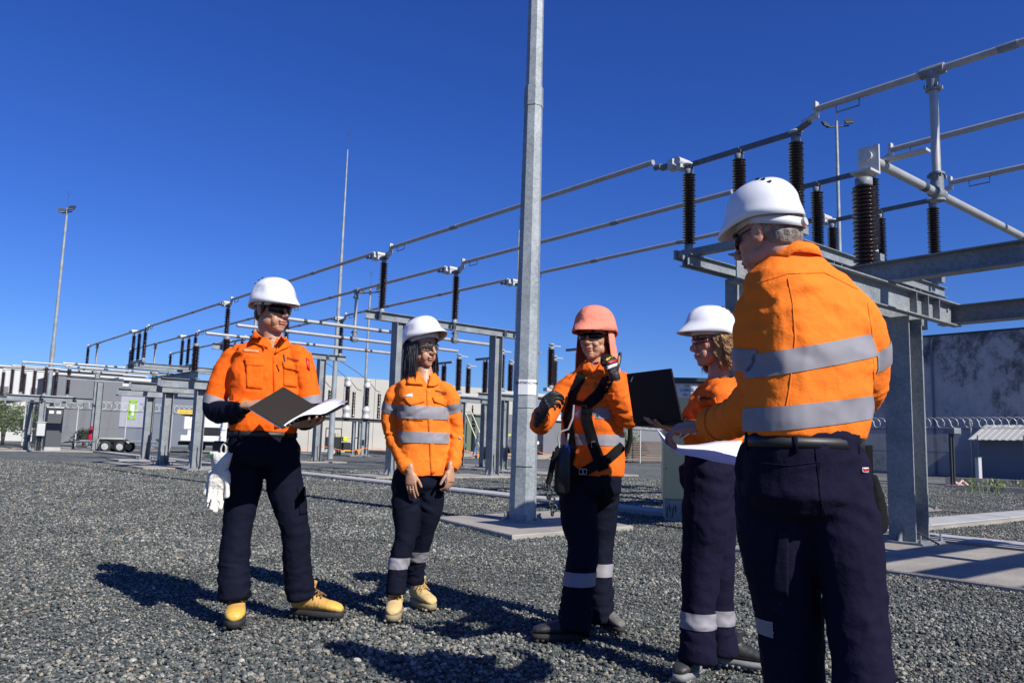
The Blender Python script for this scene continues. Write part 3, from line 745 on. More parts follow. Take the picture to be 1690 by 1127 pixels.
# ---- fences
M['leaf2'] = mat('leaf_dark', (.025, .045, .015), .6, noise=(3, .8, (.05, .075, .02)))
M['leaf'] = mat('leaf', (.075, .12, .02), .6, noise=(3, .8, (.12, .16, .035)))
M['bark'] = mat('bark', (.13, .10, .08), .9, bump=[(20, .5)])
def fence(label, p, L, rz, h=2.45, bay=3.0, lean=-1, group='chain link boundary fences'):
    th = thing('chain_link_fence', label, 'fence', p, rz, group)
    n = int(L / bay)
    pm = MB(); pm.tube((0, 0, 0), (0, 0, h), .045, 8); pm.tube((0, 0, h), (0, lean * .22, h + .5), .036, 8); pme = pm.mesh('post', M['alu_w'])
    for k in range(n + 1): link('post', pme, th, (k * bay, 0, 0))
    r = MB(); r.tube((0, 0, h - .02), (n * bay, 0, h - .02), .022, 6)
    for z in (.12, 1.25): r.tube((0, 0, z), (n * bay, 0, z), .006, 4)
    r.build('top_rail', M['steel_d'], th)
    w = MB(); sp = .075; Hh = h - .15; tot = n * bay; m_ = int((tot + Hh) / sp)
    for i in range(m_):
        for sgn in (0, 1):
            x0 = i * sp - Hh; x1 = i * sp; z0, z1 = .08, .08 + Hh
            a, b = x0, x1
            if a < 0: z0 += -a * Hh / (b - a); a = 0
            if b > tot: z1 -= (b - tot) * Hh / (x1 - x0); b = tot
            if sgn: a, b = tot - a, tot - b
            q = .0026
            w.add([(a - q, 0, z0), (a + q, .003, z0), (b + q, .003, z1), (b - q, 0, z1)], [(0, 1, 2, 3)], False)
    tag(w.build('wire_mesh', M['wire'], th), kind='stuff')
    c = MB(); pts = []
    loops = int(tot / .34)
    for i in range(loops * 14 + 1):
        a = 2 * PI * i / 14; pts.append((i / 14 * .34 + .26 * math.sin(a), lean * .22 + .05 * math.sin(a * .5), h + .33 + .26 * math.cos(a)))
    c.path(pts, .013, 3); tag(c.build('razor_coil', M['alu_w'], th), kind='stuff')
    return th
fence('long chain link fence topped with razor wire across the left background', W(39.2, -16), 51, UA)
fence('chain link fence topped with razor wire in front of the stained wall', W(-30, 29), 36, UA + PI / 2, lean=1)
gp = G(1005, 763)
fence('dark chain link fence behind the harnessed man in front of bushes', gp, 12, UA, h=2.2)
th = thing('pallet_stack', 'dark stacked timber pallets behind the fence, seen below the laptop', 'pallets', gp + U * 1.2 + V * 2.0, UA)
for j in range(9):
    mb = MB(); mb.box((2.2, 0, .08 + j * .16), (3.6, 1.2, .05)); mb.box((2.2, -.5, .13 + j * .16), (3.4, .1, .10)); mb.build('pallet', M['bark'], th)
th = thing('white_roofed_store', 'small pale store roof showing above the bush left of the cream cabinet', 'shed', gp + U * 9 + V * 1.0, UA)
mb = MB(); mb.box((3, 0, 1.4), (6, 3, 2.8)); mb.build('wall', M['greyb'], th)
mb = MB(); mb.box((3, 0, 3.0), (6.4, 3.4, .4)); mb.build('roof', M['roofw'], th)

# ---- trees and bushes
def bush(label, p, rx, ry, rz_, n, m, trunk=True, leaf=.09, name='tree'):
    th = thing(name, label, 'tree' if name == 'tree' else 'bush', p, 0)
    rr = random.Random(int(p[0] * 31 + p[1] * 17)); mb = MB(); lobes = [(rr.uniform(-.7, .7) * rx, rr.uniform(-.7, .7) * ry, rz_ * rr.uniform(.5, 1.35), rr.uniform(.35, .6)) for _ in range(16)]
    for _ in range(n):
        l = rr.choice(lobes); d = Vector((rr.gauss(0, 1), rr.gauss(0, 1), rr.gauss(0, 1))).normalized() * (rr.random() ** .4) * l[3]
        c = Vector((l[0] + d.x * rx, l[1] + d.y * ry, l[2] + d.z * rz_)); a = Vector((rr.gauss(0, 1), rr.gauss(0, 1), rr.gauss(0, .6))).normalized() * leaf; b = a.cross(Vector((rr.gauss(0, 1), rr.gauss(0, 1), rr.gauss(0, 1)))).normalized() * leaf * .5
        mb.add([c - a, c + b, c + a, c - b], [(0, 1, 2, 3)], False)
    mb.build('crown', m, th)
    if trunk:
        t = MB()
        for k in range(5):
            a = k * 1.3; t.path([(0, 0, 0), (.1 * math.cos(a), .1 * math.sin(a), rz_ * .5), (rx * .4 * math.cos(a), ry * .4 * math.sin(a), rz_ * 1.1)], [.09, .06, .02], 6)
        t.build('trunk', M['bark'], th)
    return th
bush('light green tree at the far left edge behind the posts', W(42.0, -11.6), 3.0, 2.0, 2.0, 7000, M['leaf'])
bush('green bushy tree beside the grey warehouse at left', W(41.2, -7.8), 2.2, 1.6, 2.0, 5600, M['leaf'])
bush('round green bush behind the fence between harness and cream cabinet', gp + U * 3.2 + V * 4.6, 2.0, 1.2, 1.35, 5200, M['leaf'], name='bush')
bush('dark shrub right of the grey trailer by the fence', W(40.5, -3.2), .8, .6, .7, 700, M['leaf2'], name='bush')

# weeds on the right
for k, (px, py) in enumerate(((1600, 811), (1622, 812), (1645, 812), (1675, 813))):
    p = G(px, py); th = thing('weed', ['small tuft of weeds left of the others by the low kerb', 'thin weed stalk, second from the left by the low kerb', 'fullest weed clump by the low kerb at right', 'rightmost weed by the low kerb'][k], 'weed', p, 0, 'weeds along the kerb')
    mb = MB(); rr = random.Random(k)
    for _ in range([26, 14, 44, 18][k]):
        a = rr.uniform(0, 6.28); h = rr.uniform(.15, .5); x, y = rr.uniform(-.15, .15), rr.uniform(-.15, .15); dx, dy = .12 * math.cos(a), .12 * math.sin(a)
        mb.add([(x, y, 0), (x + .012, y, 0), (x + dx, y + dy, h)], [(0, 1, 2)], False); mb.add([(x + dx * .6, y + dy * .6, h * .6), (x + dx + .04, y + dy, h * .7), (x + dx, y + dy + .03, h * .85)], [(0, 1, 2)], False)
    mb.build('stalks', M['leaf'], th)
# kerb, posts on the right
slab('low_kerb', [W(-9.4, 10.6), W(-9.4, 10.85), W(-22, 13.0), W(-22, 12.75)], 0, .16, M['conc'], False)
slab('low_kerb', [W(-7.4, 14.8), W(-7.4, 15.1), W(-22, 18.0), W(-22, 17.7)], 0, .28, M['conc'], False)
p = G(1573, 803)
th = thing('instrument_post', 'dark twin leg post with a small grey box on top before the stained wall', 'post', p, UA)
mb = MB()
for x in (-.1, .1): mb.box((x, 0, .9), (.07, .07, 1.8))
mb.build('leg', M['steel_d'], th); mb = MB(); mb.box((.05, 0, 1.88), (.55, .4, .2), bev=.01); mb.build('box', M['galv'], th)
mb = MB(); mb.box((.0, 0, .03), (.5, .4, .06)); mb.path([(.1, -.1, .05), (.25, -.2, .22), (.5, -.3, .03)], .04, 6); mb.path([(.1, -.1, .05), (.4, .1, .15), (.6, -.1, .03)], .035, 6); mb.build('footing', mat('red_white_rope', (.6, .38, .33), .8), th)
p = G(1616, 800); th = thing('bollard', 'short pale grey square post standing on the kerb at right', 'bollard', p, .3); mb = MB(); mb.box((0, 0, .5), (.16, .16, 1.0), bev=.01); mb.build('post', M['alu_w'], th); mb = MB(); mb.box((0, 0, 1.01), (.18, .18, .02)); mb.build('cap', M['galv'], th)
# small shelter roof at right edge
p = W(-4.6, 28.3); th = thing('small_shed', 'low shed with a bright corrugated roof at the right edge', 'shed', W(-7.2, 27.0), UA)
mb = MB()
for k in range(46): mb.box((1.2, -3.2 + k * .15, 2.25 + (.02 if k % 2 else 0)), (2.4, .15, .03), M=Matrix.Rotation(-.34, 4, 'Y'))
mb.build('roof', M['alu_w'], th)
mb = MB(); mb.box((1.5, .2, .95), (1.7, 6.4, 1.9)); mb.build('wall', M['greyd'], th)
mb = MB()
for k in range(4): mb.tube((.1, -2.8 + k * 2, 0), (.1, -2.8 + k * 2, 2.1), .04, 8)
mb.build('post', M['galv'], th)
p = W(-1.0, 30.0 - .5)
th = thing('wall_meter_box', 'small pale meter box with a conduit on the stained wall', 'meter box', W(.2, 28.6), UA)
mb = MB(); mb.box((0, 0, 1.6), (.3, .9, .8), bev=.02); mb.build('box', M['alu_w'], th); mb = MB(); mb.tube((0, 0, 0), (0, 0, 1.2), .05, 8); mb.build('conduit', M['galv'], th)

# ---- cream cabinet behind the curly haired worker
p0 = G(1094, 858)
th = thing('control_cubicle', 'cream control cubicle with a sign, behind the laptop and papers', 'cabinet', p0, R_(-9))
M['cream'] = mat('cream_enamel', (.46, .41, .22), .35, noise=(2, .4, (.40, .36, .20)))
mb = MB(); mb.box((.62, .45, 1.12), (1.24, .9, 1.66), bev=.015); mb.build('cabinet', M['cream'], th)
mb = MB(); mb.box((.62, .44, 1.985), (1.32, 1.0, .05)); mb.box((.62, -.02, 1.955), (1.28, .03, .05)); mb.build('roof', M['steel_d'], th)
mb = MB(); mb.box((.62, .45, .14), (1.18, .84, .29)); mb.build('plinth', M['galv'], th)
for x in (.05, .13):
    mb = MB(); mb.path([(x, -.02, .05), (x + .01, -.03, .17), (x + .035, -.03, .22), (x + .05, -.02, .12)], .008, 6); mb.build('cable', M['black'], th)
mb = MB(); mb.box((.64, -.008, 1.12), (.012, .012, 1.6)); mb.build('door_gap', M['steel_d'], th)
sg = MB(); sg.box((.30, -.006, 1.83), (.36, .006, .21)); sgo = sg.build('sign', mat('sign_grey', (.50, .52, .56), .5), th)
for i, tx in enumerate(('CB', 'CUBICLE', 'No 1')):
    me = text_mesh(tx, .05, ink, 'lettering'); o = link('lettering', me, sgo, (.33, -.012, 1.895 - i * .062)); o.rotation_euler = (PI / 2, 0, 0)
mb = MB(); mb.tube((.58, -.01, 1.72), (.58, -.05, 1.72), .012, 8); mb.tube((.04, -.004, .72), (.04, -.012, .72), .01, 6); mb.tube((.04, -.004, 1.2), (.04, -.012, 1.2), .01, 6); mb.build('latch', M['steel_d'], th)

# ---- vehicles
def wheel(parent, x, y, z, r, w, axis_rz=0):
    o = link('wheel', None, parent, (x, y, z)); o.rotation_euler = (0, 0, axis_rz)
    t = MB(); pr = [(r * .62, -w / 2), (r * .93, -w / 2), (r, -w * .3), (r, w * .3), (r * .93, w / 2), (r * .62, w / 2)]
    seg = 20; vs = [(zz, rr * math.cos(2 * PI * k / seg), rr * math.sin(2 * PI * k / seg)) for rr, zz in pr for k in range(seg)]
    t.add(vs, [(i * seg + k, i * seg + (k + 1) % seg, (i + 1) * seg + (k + 1) % seg, (i + 1) * seg + k) for i in range(5) for k in range(seg)], True); t.build('tyre', M['rubber'], o)
    h = MB()
    for sx in (-1, 1):
        h.tube((sx * w * .12, 0, 0), (sx * w * .36, 0, 0), r * .58, 18)
        for k in range(6): a = k * PI / 3; h.tube((sx * w * .42, r * .38 * math.cos(a), r * .38 * math.sin(a)), (sx * w * .46, r * .38 * math.cos(a), r * .38 * math.sin(a)), r * .07, 6)
        h.tube((sx * w * .40, 0, 0), (sx * w * .5, 0, 0), r * .18, 10)
    h.build('rim', M['alu_w'], o); return o
# utility truck, seen from its rear quarter (rear to the left), x = length
tp = G(303, 747)
th = thing('utility_truck', 'white utility truck with yellow ladders on its roof rack behind the left stands', 'truck', tp, R_(14))
mb = MB(); mb.box((1.0, .95, 1.62), (2.3, 1.6, .72), bev=.05); mb.box((1.15, .95, 1.1), (2.1, 1.5, .4)); mb.build('canopy', M['white'], th)
mb = MB(); mb.box((.95, .95, .80), (2.4, 1.75, .32), bev=.03); mb.build('tray', M['white'], th)
mb = MB(); mb.box((1.1, .13, 1.18), (1.4, .05, .5)); mb.build('side_opening', M['black'], th)
mb = MB(); mb.prism([(0, .55), (0, 1.1), (.15, 1.95), (1.15, 1.98), (1.55, 1.3), (2.6, 1.12), (2.75, .9), (2.75, .5)], -.85, .85, Matrix.Translation((2.3, .95, 0)) @ Matrix.Rotation(PI / 2, 4, 'X')); mb.build('cab', M['white'], th)
mb = MB(); mb.prism([(.3, 1.28), (.35, 1.82), (1.1, 1.84), (1.42, 1.32)], -.862, .862, Matrix.Translation((2.3, .95, 0)) @ Matrix.Rotation(PI / 2, 4, 'X')); mb.build('side_window', M['glassd'], th)
mb = MB(); mb.box((1.9, .95, .52), (4.6, .9, .2)); mb.build('chassis', M['black'], th)
mb = MB(); mb.box((1.5, .95, 2.08), (3.6, 1.5, .04));
for x in (.2, 1.5, 2.8): mb.box((x, .95, 2.02), (.05, 1.6, .1))
mb.build('roof_rack', M['steel_d'], th)
for j, (y, z) in enumerate(((.25, 2.17), (.25, 2.30))):
    mb = MB()
    for dy in (-.18, .18): mb.box((1.45, y + dy, z), (3.9, .035, .09))
    for k in range(12): mb.tube((-.35 + k * .32, y - .18, z), (-.35 + k * .32, y + .18, z), .016, 6)
    mb.build('ladder', M['yellow'], th)
for x in (.55, 4.1):
    for y in (.22, 1.68): wheel(th, x, y, .36, .36, .24, PI / 2)
mb = MB(); mb.box((-.27, .5, .85), (.03, .25, .12)); mb.build('tail_light', M['red'], th)
# trailer
tp = G(172, 746); th = thing('car_trailer', 'low grey tandem axle trailer parked before the left fence', 'trailer', tp, R_(8)); th.scale = (.86, .86, .86)
mb = MB()
mb.box((1.1, .9, .62), (3.6, 1.3, .08)); 
for y in (.25, 1.55): mb.box((1.1, y, .68), (3.4, .08, .14))
mb.path([(-.7, .9, .62), (-1.9, .9, .55), (-3.6, .9, .42)], .05, 6); mb.path([(-.7, .35, .62), (-2.2, .9, .55)], .04, 6)
mb.build('frame', M['galv'], th)
mb = MB(); mb.path([(-.45, .1, .55), (-.35, .1, .8), (.9, .1, .8), (1.3, .1, .55)], .05, 6); mb.box((.5, .15, .78), (1.5, .3, .03)); mb.build('mudguard', mat('beige_paint', (.42, .40, .34), .6), th)
for x in (.0, .82):
    for y in (.1, 1.7): wheel(th, x, y, .34, .34, .22, PI / 2)
mb = MB(); mb.box((2.9, .9, .7), (.5, .8, .3), bev=.02); mb.build('tool_box', M['steel_d'], th)
# red drum
p = G(150, 742); th = thing('red_drum', 'small red gas bottle on a low grey bench near the trailer', 'gas bottle', (p.x, p.y, .55)); MB().lathe([(.2, 0), (.22, .03), (.22, .5), (.12, .62), (.08, .7)], seg=16).build('bottle', M['red'], th); MB().lathe([(.1, .68), (.1, .75), (.03, .78)], seg=10).build('collar', M['red'], th)
th = thing('steel_bench', 'low grey steel bench under the red gas bottle', 'bench', p, UA); mb = MB(); mb.box((0, 0, .52), (2.2, .5, .05)); mb.build('top', M['galv'], th)
for x in (-.9, .9):
    mb = MB(); mb.box((x, 0, .25), (.06, .4, .5)); mb.build('leg', M['steel_d'], th)
# white pickup, front towards us
tp = G(905, 757); th = thing('white_pickup', 'white pickup facing us with a black bull bar, right of the big mast', 'pickup truck', tp, R_(24))
mb = MB(); mb.box((-.75, 1.0, .95), (1.75, 1.9, .55), bev=.06); mb.box((-.75, .9, 1.2), (1.6, 1.7, .1), bev=.03); mb.box((-.75, 3.6, 1.0), (1.75, 3.2, .55), bev=.04); mb.build('body', M['white'], th)
mb = MB(); mb.add([(-1.5, 1.9, 1.22), (0, 1.9, 1.22), (-.15, 2.5, 1.78), (-1.35, 2.5, 1.78), (-1.5, 3.9, 1.22), (0, 3.9, 1.22), (-.15, 3.7, 1.78), (-1.35, 3.7, 1.78)], [(3, 2, 6, 7), (0, 3, 7, 4), (1, 5, 6, 2), (4, 7, 6, 5)], False); mb.build('cab', M['white'], th)
mb = MB(); mb.add([(-1.42, 1.93, 1.26), (-.08, 1.93, 1.26), (-.2, 2.44, 1.74), (-1.3, 2.44, 1.74)], [(0, 1, 2, 3)], False); w_ = mb.build('windscreen', M['glassd'], th); w_.location = (0, -.012, .008)
mb = MB(); mb.box((-.75, -.02, .62), (1.7, .18, .35), bev=.04); mb.tube((-1.5, -.12, .85), (0, -.12, .85), .035, 8)
for x in (-1.3, -.2): mb.path([(x, -.1, .5), (x, -.15, .9), (x + .1, -.05, 1.08)], .035, 8)
mb.box((-.75, .04, .92), (1.1, .04, .22)); mb.build('bull_bar', M['black'], th)
for x in (-1.48, -.02):
    mb = MB(); mb.box((x, .06, .98), (.3, .1, .16), bev=.02); mb.build('headlight', M['alu_w'], th)
    mb = MB(); mb.tube((x * .9 - .05, -.13, .6), (x * .9 - .05, -.11, .6), .05, 8); mb.build('indicator', mat('amber', (.8, .25, .03), .3), th)
mb = MB(); mb.box((-.4, -.13, .66), (.34, .01, .1)); mb.build('number_plate', M['white'], th)
for x in (-1.55, .05):
    for y in (.75, 4.1): wheel(th, x, y, .37, .37, .25)
mb = MB(); mb.add([(.05, 2.1, 1.2), (.75, 1.75, 1.2), (.72, 1.9, 1.75), (.08, 2.5, 1.78), (.07, 2.14, 1.2), (.77, 1.79, 1.2), (.74, 1.94, 1.75), (.10, 2.54, 1.78)], [(0, 1, 2, 3), (7, 6, 5, 4), (0, 4, 5, 1), (2, 6, 7, 3), (1, 5, 6, 2)], False); mb.box((.4, 1.94, .95), (.74, .06, .5), rz=-.46); dd = mb.build('open_door', M['white'], th)
mb = MB(); mb.add([(.16, 2.04, 1.26), (.66, 1.79, 1.26), (.63, 1.9, 1.68), (.19, 2.28, 1.7)], [(0, 1, 2, 3)], False); g_ = mb.build('door_window', M['glassd'], dd); g_.location = (0, -.03, 0)

# ---- transformer yard
tp = W(28.5, 19.0); th = thing('power_transformer', 'dark green transformer tank with bolted round covers behind the woman', 'transformer', (tp.x, tp.y, .26), UA)
mb = MB(); mb.box((1.4, 1.2, 1.45), (2.2, 2.2, 2.7), bev=.04); mb.build('tank', M['green_tank'], th)
mb = MB()
for x in (.3, 1.0): mb.box((x, .02, 1.45), (.08, .14, 2.6))
mb.box((1.4, 1.2, 2.84), (2.5, 2.5, .1)); mb.build('rib', M['green_tank'], th)
for z in (.55, 2.35):
    mb = MB(); mb.tube((.65, .08, z), (.65, -.08, z), .27, 16); mb.tube((.65, -.08, z), (.65, -.12, z), .2, 16); mb.build('round_cover', M['green_tank'], th)
mb = MB(); mb.box((.65, .03, 1.45), (.36, .12, 1.0), bev=.03); mb.build('inspection_cover', M['green_tank'], th)
mb = MB(); mb.add([(1.6, -.1, .1), (3.4, -.1, .1), (1.6, -.1, 2.6), (1.6, .1, .1), (3.4, .1, .1), (1.6, .1, 2.6)], [(0, 1, 2), (5, 4, 3), (0, 3, 4, 1), (1, 4, 5, 2), (2, 5, 3, 0)], False); mb.build('side_brace', M['green_tank'], th)
for x, h in ((.5, .5), (1.4, .7), (2.2, .5)):
    z = MB().lathe(insul_prof(h, .05, .10, 8), (x, 1.0, 2.9), 12); z.tube((x, 1, 2.9 + h), (x, 1, 3.1 + h), .05, 8); z.build('bushing', M['porc2'], th)
def ladder(label, base, top, w, m, name='ladder', kind='ladder', n=10, a=0):
    th = thing(name, label, kind, base, a); d = Vector(top); mb = MB()
    for x in (-w / 2, w / 2): mb.tube((x, 0, 0), (x + d.x, d.y, d.z), .035, 6)
    mb.build('rail', m, th); r = MB()
    for k in range(n): q = (k + .5) / n; r.tube((-w / 2 + d.x * q, d.y * q, d.z * q), (w / 2 + d.x * q, d.y * q, d.z * q), .02, 6)
    r.build('rung', M['galv'], th); return th
p = G(802, 750, .26); ladder('cream extension ladder leaning on the green transformer', p, (-1.35, .5, 2.9), .42, mat('cream_ladder', (.62, .52, .34), .6), n=11)
p = G(793, 752, .26); th = thing('step_ladder', 'blue folding step ladder with a yellow top at the foot of the leaning ladder', 'step ladder', p, .3)
mb = MB()
for x in (-.3, .3): mb.path([(x * 1.2, -.35, 0), (x * .6, 0, 1.35)], .03, 6); mb.path([(x * 1.2, .4, 0), (x * .6, 0, 1.35)], .03, 6)
mb.build('rail', mat('blue_paint', (.03, .08, .28), .5), th)
mb = MB()
for k in range(5): q = k / 5; mb.box((0, -.33 + .33 * q, .15 + 1.2 * q), (.66 - .3 * q, .09, .03))
mb.build('tread', M['steel_d'], th); mb = MB(); mb.box((0, 0, 1.38), (.38, .2, .07)); mb.build('top_cap', M['yellow'], th)
# second equipment row, left of the woman: current transformers on a beam
th = thing('instrument_transformer_row', 'row of grey headed instrument transformers on a dark beam left of the woman', 'transformer', W(23, 6.0), UA)
mb = MB(); ibeam(mb, (1.8, 0, 2.15), 6.6, 'x', .2, .2); mb.build('beam', M['steel_d'], th)
for x in (1.6, 2.0, 2.5): hcolumn(th, x, 0, 2.05, .2, .18, strap=False)
hcolumn(th, -.8, 0, 2.05, .2, .18, strap=False)
for x in (-.75, 1.05, 2.35):
    o = MB().lathe([(.26, 0), (.28, .06), (.2, .12), (.22, .35), (.26, .42), (.26, .55), (.17, .62), (.16, .72)], (x, 0, 2.27), 16).build('base_tank', M['alu_w'], th)
    o = MB().lathe(insul_prof(1.15, .11, .17, 14), (x, 0, 2.97), 14).build('insulator', M['porc'], th)
    o = MB().lathe([(.2, 0), (.22, .05), (.22, .18), (.19, .2), (.19, .42), (.21, .44), (.12, .5)], (x, 0, 4.1), 14).build('head', M['alu_w'], th)
for x in (.15, 1.75, 3.5):
    MB().lathe(insul_prof(1.55, .08, .12, 16), (x, .5, 2.3), 12).build('insulator', M['porc'], th)
mb = MB()
for x in (-.75, 1.05, 2.35):
    mb.path([(x, 0, 4.55), (x - .5, .3, 5.0), (x - 1.6, .5, 5.6), (x - 2.4, .6, 5.75)], .02, 5)
    mb.path([(x + .1, 0, 4.5), (x + .8, .3, 4.0), (x + 1.2, .5, 3.95)], .02, 5)
mb.build('jumper_cable', M['steel_d'], th)
# work gear near it
th = thing('yellow_trolley', 'yellow tubular work trolley loaded with bags left of the woman', 'trolley', G(574, 751), .5)
mb = MB()
for x in (-.8, .8):
    for y in (-.3, .3): mb.tube((x, y, .05), (x, y, 1.35 if x < 0 else 1.1), .03, 6)
for z in (.3, 1.1):
    for y in (-.3, .3): mb.tube((-.8, y, z), (.8, y, z), .03, 6)
mb.build('frame', M['yellow'], th)
mb = MB(); mb.box((-.3, 0, .55), (.8, .5, .5), bev=.05); mb.build('bag', M['black'], th); mb = MB(); mb.box((-.35, -.3, 1.0), (.35, .1, .3), bev=.03); mb.build('high_visibility_bag', mat('lime_fabric', (.5, .62, .02), .7), th)
for x in (-.6, .6):
    for y in (-.25, .25): wheel(th, x, y, .14, .14, .07)
th = thing('generator', 'black wheeled generator cart beside the yellow trolley', 'generator', G(548, 752), .3)
mb = MB(); mb.box((0, 0, .75), (.9, .6, .7), bev=.06); mb.build('housing', M['black'], th); mb = MB(); mb.tube((-.45, -.3, .3), (-.45, -.3, 1.6), .03, 6); mb.tube((.45, -.3, .3), (.45, -.3, 1.6), .03, 6); mb.tube((-.45, -.3, 1.6), (.45, -.3, 1.6), .03, 6); mb.build('frame', M['steel_d'], th)
for y in (-.36, .36): wheel(th, 0, y, .25, .25, .12, PI / 2)
th = thing('black_cabinet', 'narrow black cabinet with yellow edges behind the shoulder of the woman', 'cabinet', W(23, 10.4), UA); mb = MB(); mb.box((0, 0, 2.1), (.5, .4, 1.3), bev=.02); mb.build('box', M['black'], th); mb = MB(); mb.box((-.28, 0, 2.1), (.04, .42, 1.5)); mb.build('edge_strip', M['yellow'], th); mb = MB(); mb.box((0, 0, .72), (.12, .12, 1.44)); mb.build('post', M['galv'], th)
# warning flags on tape
fl_o = mat('orange_flag', (.85, .22, .03), .7)
th = thing('barrier_tape', 'orange barrier tape with small flags strung across the transformer yard', 'barrier tape', W(22.2, 2)); th.rotation_euler = (0, 0, UA)
mb = MB(); pts = []
for k in range(60): pts.append((k * .45, .3 * math.sin(k * .4), .45 + .12 * math.cos(k * .9)))
mb.path(pts, .02, 4); mb.build('tape', fl_o, th)
for k in range(2, 60, 5):
    x, y, z = pts[k]; mb = MB(); mb.add([(x - .14, y, z), (x + .14, y, z), (x + .02, y - .02, z - .32), (x - .14, y + .01, z), (x + .14, y + .01, z), (x + .02, y - .01, z - .32)], [(0, 2, 1), (3, 4, 5), (0, 1, 4, 3), (1, 2, 5, 4), (2, 0, 3, 5)], False); mb.build('flag', fl_o, th)
th = thing('hanging_board', 'grey notice board with a lime stripe seen between columns right of the ladder', 'board', W(33, 27.6), UA); mb = MB(); mb.box((0, 0, 2.4), (2.2, .3, 2.2)); mb.build('panel', M['greyb'], th); mb = MB(); mb.box((0, -.16, 1.75), (2.2, .02, .18)); mb.build('stripe', mat('lime_stripe', (.4, .5, .05), .6), th); mb = MB(); mb.box((0, 0, .65), (2.2, .3, 1.3)); mb.build('base_panel', M['steel_d'], th)
# ================================================================== people
def cloth(name, col, col2, bump=.35, rough=.85, sheen=0):
    return mat(name, col, rough, 0, noise=(5, .5, col2, 4), bump=[(7, .10, 4), (26, bump * .5, 3), (900, .15, 1)], sheen=sheen, spec=.10)
M['or1'] = cloth('orange_drill', (.82, .13, .010), (.74, .105, .008))
M['or2'] = cloth('orange_shirt', (.84, .19, .022), (.76, .16, .018))
M['or3'] = cloth('orange_shirt_deep', (.72, .14, .016), (.62, .11, .013))
M['navy'] = cloth('navy_drill', (.0045, .0055, .014), (.007, .0085, .020), .3)
M['navy2'] = cloth('navy_purple_drill', (.0065, .0055, .018), (.009, .008, .024), .3)
M['blackt'] = cloth('black_fabric', (.008, .008, .009), (.013, .013, .014), .3)
def tape():
    m = mat('reflective_tape', (.36, .345, .37), .6, .0, spec=.3); nt = m.node_tree; b = nt.nodes['Principled BSDF']; tc = nt.nodes['Texture Coordinate']
    w = nt.nodes.new('ShaderNodeTexWave'); w.inputs['Scale'].default_value = 95; w.bands_direction = 'DIAGONAL'; nt.links.new(tc.outputs['Object'], w.inputs['Vector'])
    n = nt.nodes.new('ShaderNodeTexNoise'); n.inputs['Scale'].default_value = 14; nt.links.new(tc.outputs['Object'], n.inputs['Vector'])
    mx = nt.nodes.new('ShaderNodeMix'); mx.data_type = 'RGBA'; mx.inputs[6].default_value = (.15, .143, .157, 1); mx.inputs[7].default_value = (.27, .26, .285, 1)
    a = nt.nodes.new('ShaderNodeMath'); a.operation = 'MULTIPLY'; nt.links.new(w.outputs['Fac'], a.inputs[0]); a.inputs[1].default_value = .5
    a2 = nt.nodes.new('ShaderNodeMath'); a2.operation = 'MULTIPLY_ADD'; a2.inputs[1].default_value = .8; nt.links.new(n.outputs['Fac'], a2.inputs[0]); nt.links.new(a.outputs[0], a2.inputs[2])
    nt.links.new(a2.outputs[0], mx.inputs[0]); nt.links.new(mx.outputs[2], b.inputs['Base Color']); return m
M['tape'] = tape()
def skin(name, c, c2): return mat(name, c, .48, 0, noise=(35, .35, c2, 4), bump=[(160, .12, 3)], sss=.12)
M['skin1'] = skin('skin_light_tan', (.42, .225, .14), (.36, .175, .105))
M['skin2'] = skin('skin_tan', (.44, .235, .145), (.37, .185, .11))
M['skin3'] = skin('skin_ruddy', (.46, .23, .16), (.38, .16, .11))
M['lips'] = mat('lips', (.38, .12, .10), .45)
M['hat'] = mat('white_helmet_shell', (.72, .72, .74), .28, 0, coat=.5, bump=[(6, .03)])
M['hatin'] = mat('helmet_headband', (.55, .55, .56), .7)
M['coral'] = cloth('coral_cover', (.72, .235, .16), (.62, .19, .13), .5)
M['lens'] = mat('dark_lens', (.003, .003, .005), .08, 0, spec=.35)
M['clear'] = mat('clear_lens', (.5, .5, .5), .05)
M['clear'].node_tree.nodes['Principled BSDF'].inputs['Transmission Weight'].default_value = .95
M['clear'].node_tree.nodes['Principled BSDF'].inputs['IOR'].default_value = 1.05
M['hairb'] = mat('black_hair', (.010, .009, .010), .35, spec=.6)
M['hairg'] = mat('grey_brown_hair', (.11, .085, .07), .7, noise=(60, .9, (.30, .27, .24)), bump=[(220, .9), (60, .5)])
M['hairc'] = mat('curly_hair', (.20, .10, .04), .45, noise=(30, .9, (.46, .28, .12)))
M['eyew'] = mat('eye_white', (.7, .68, .65), .2, coat=.6)
M['boot'] = mat('wheat_nubuck', (.52, .29, .07), .75, noise=(12, .6, (.50, .30, .09)), bump=[(200, .15), (30, .2)])
M['boot2'] = mat('pale_wheat_nubuck', (.55, .39, .17), .8, noise=(12, .6, (.55, .40, .18)), bump=[(200, .15), (30, .2)])
M['boot3'] = mat('dark_boot', (.022, .022, .022), .5, noise=(12, .5, (.05, .05, .048)), bump=[(100, .2)])
M['toe'] = mat('toe_cap', (.62, .38, .07), .5)
M['glove'] = mat('white_rigger_glove', (.66, .64, .58), .85, noise=(14, .6, (.52, .48, .40)), bump=[(60, .4), (14, .3)])
M['bglove'] = mat('black_glove', (.012, .012, .013), .55, bump=[(500, .3), (40, .3)])

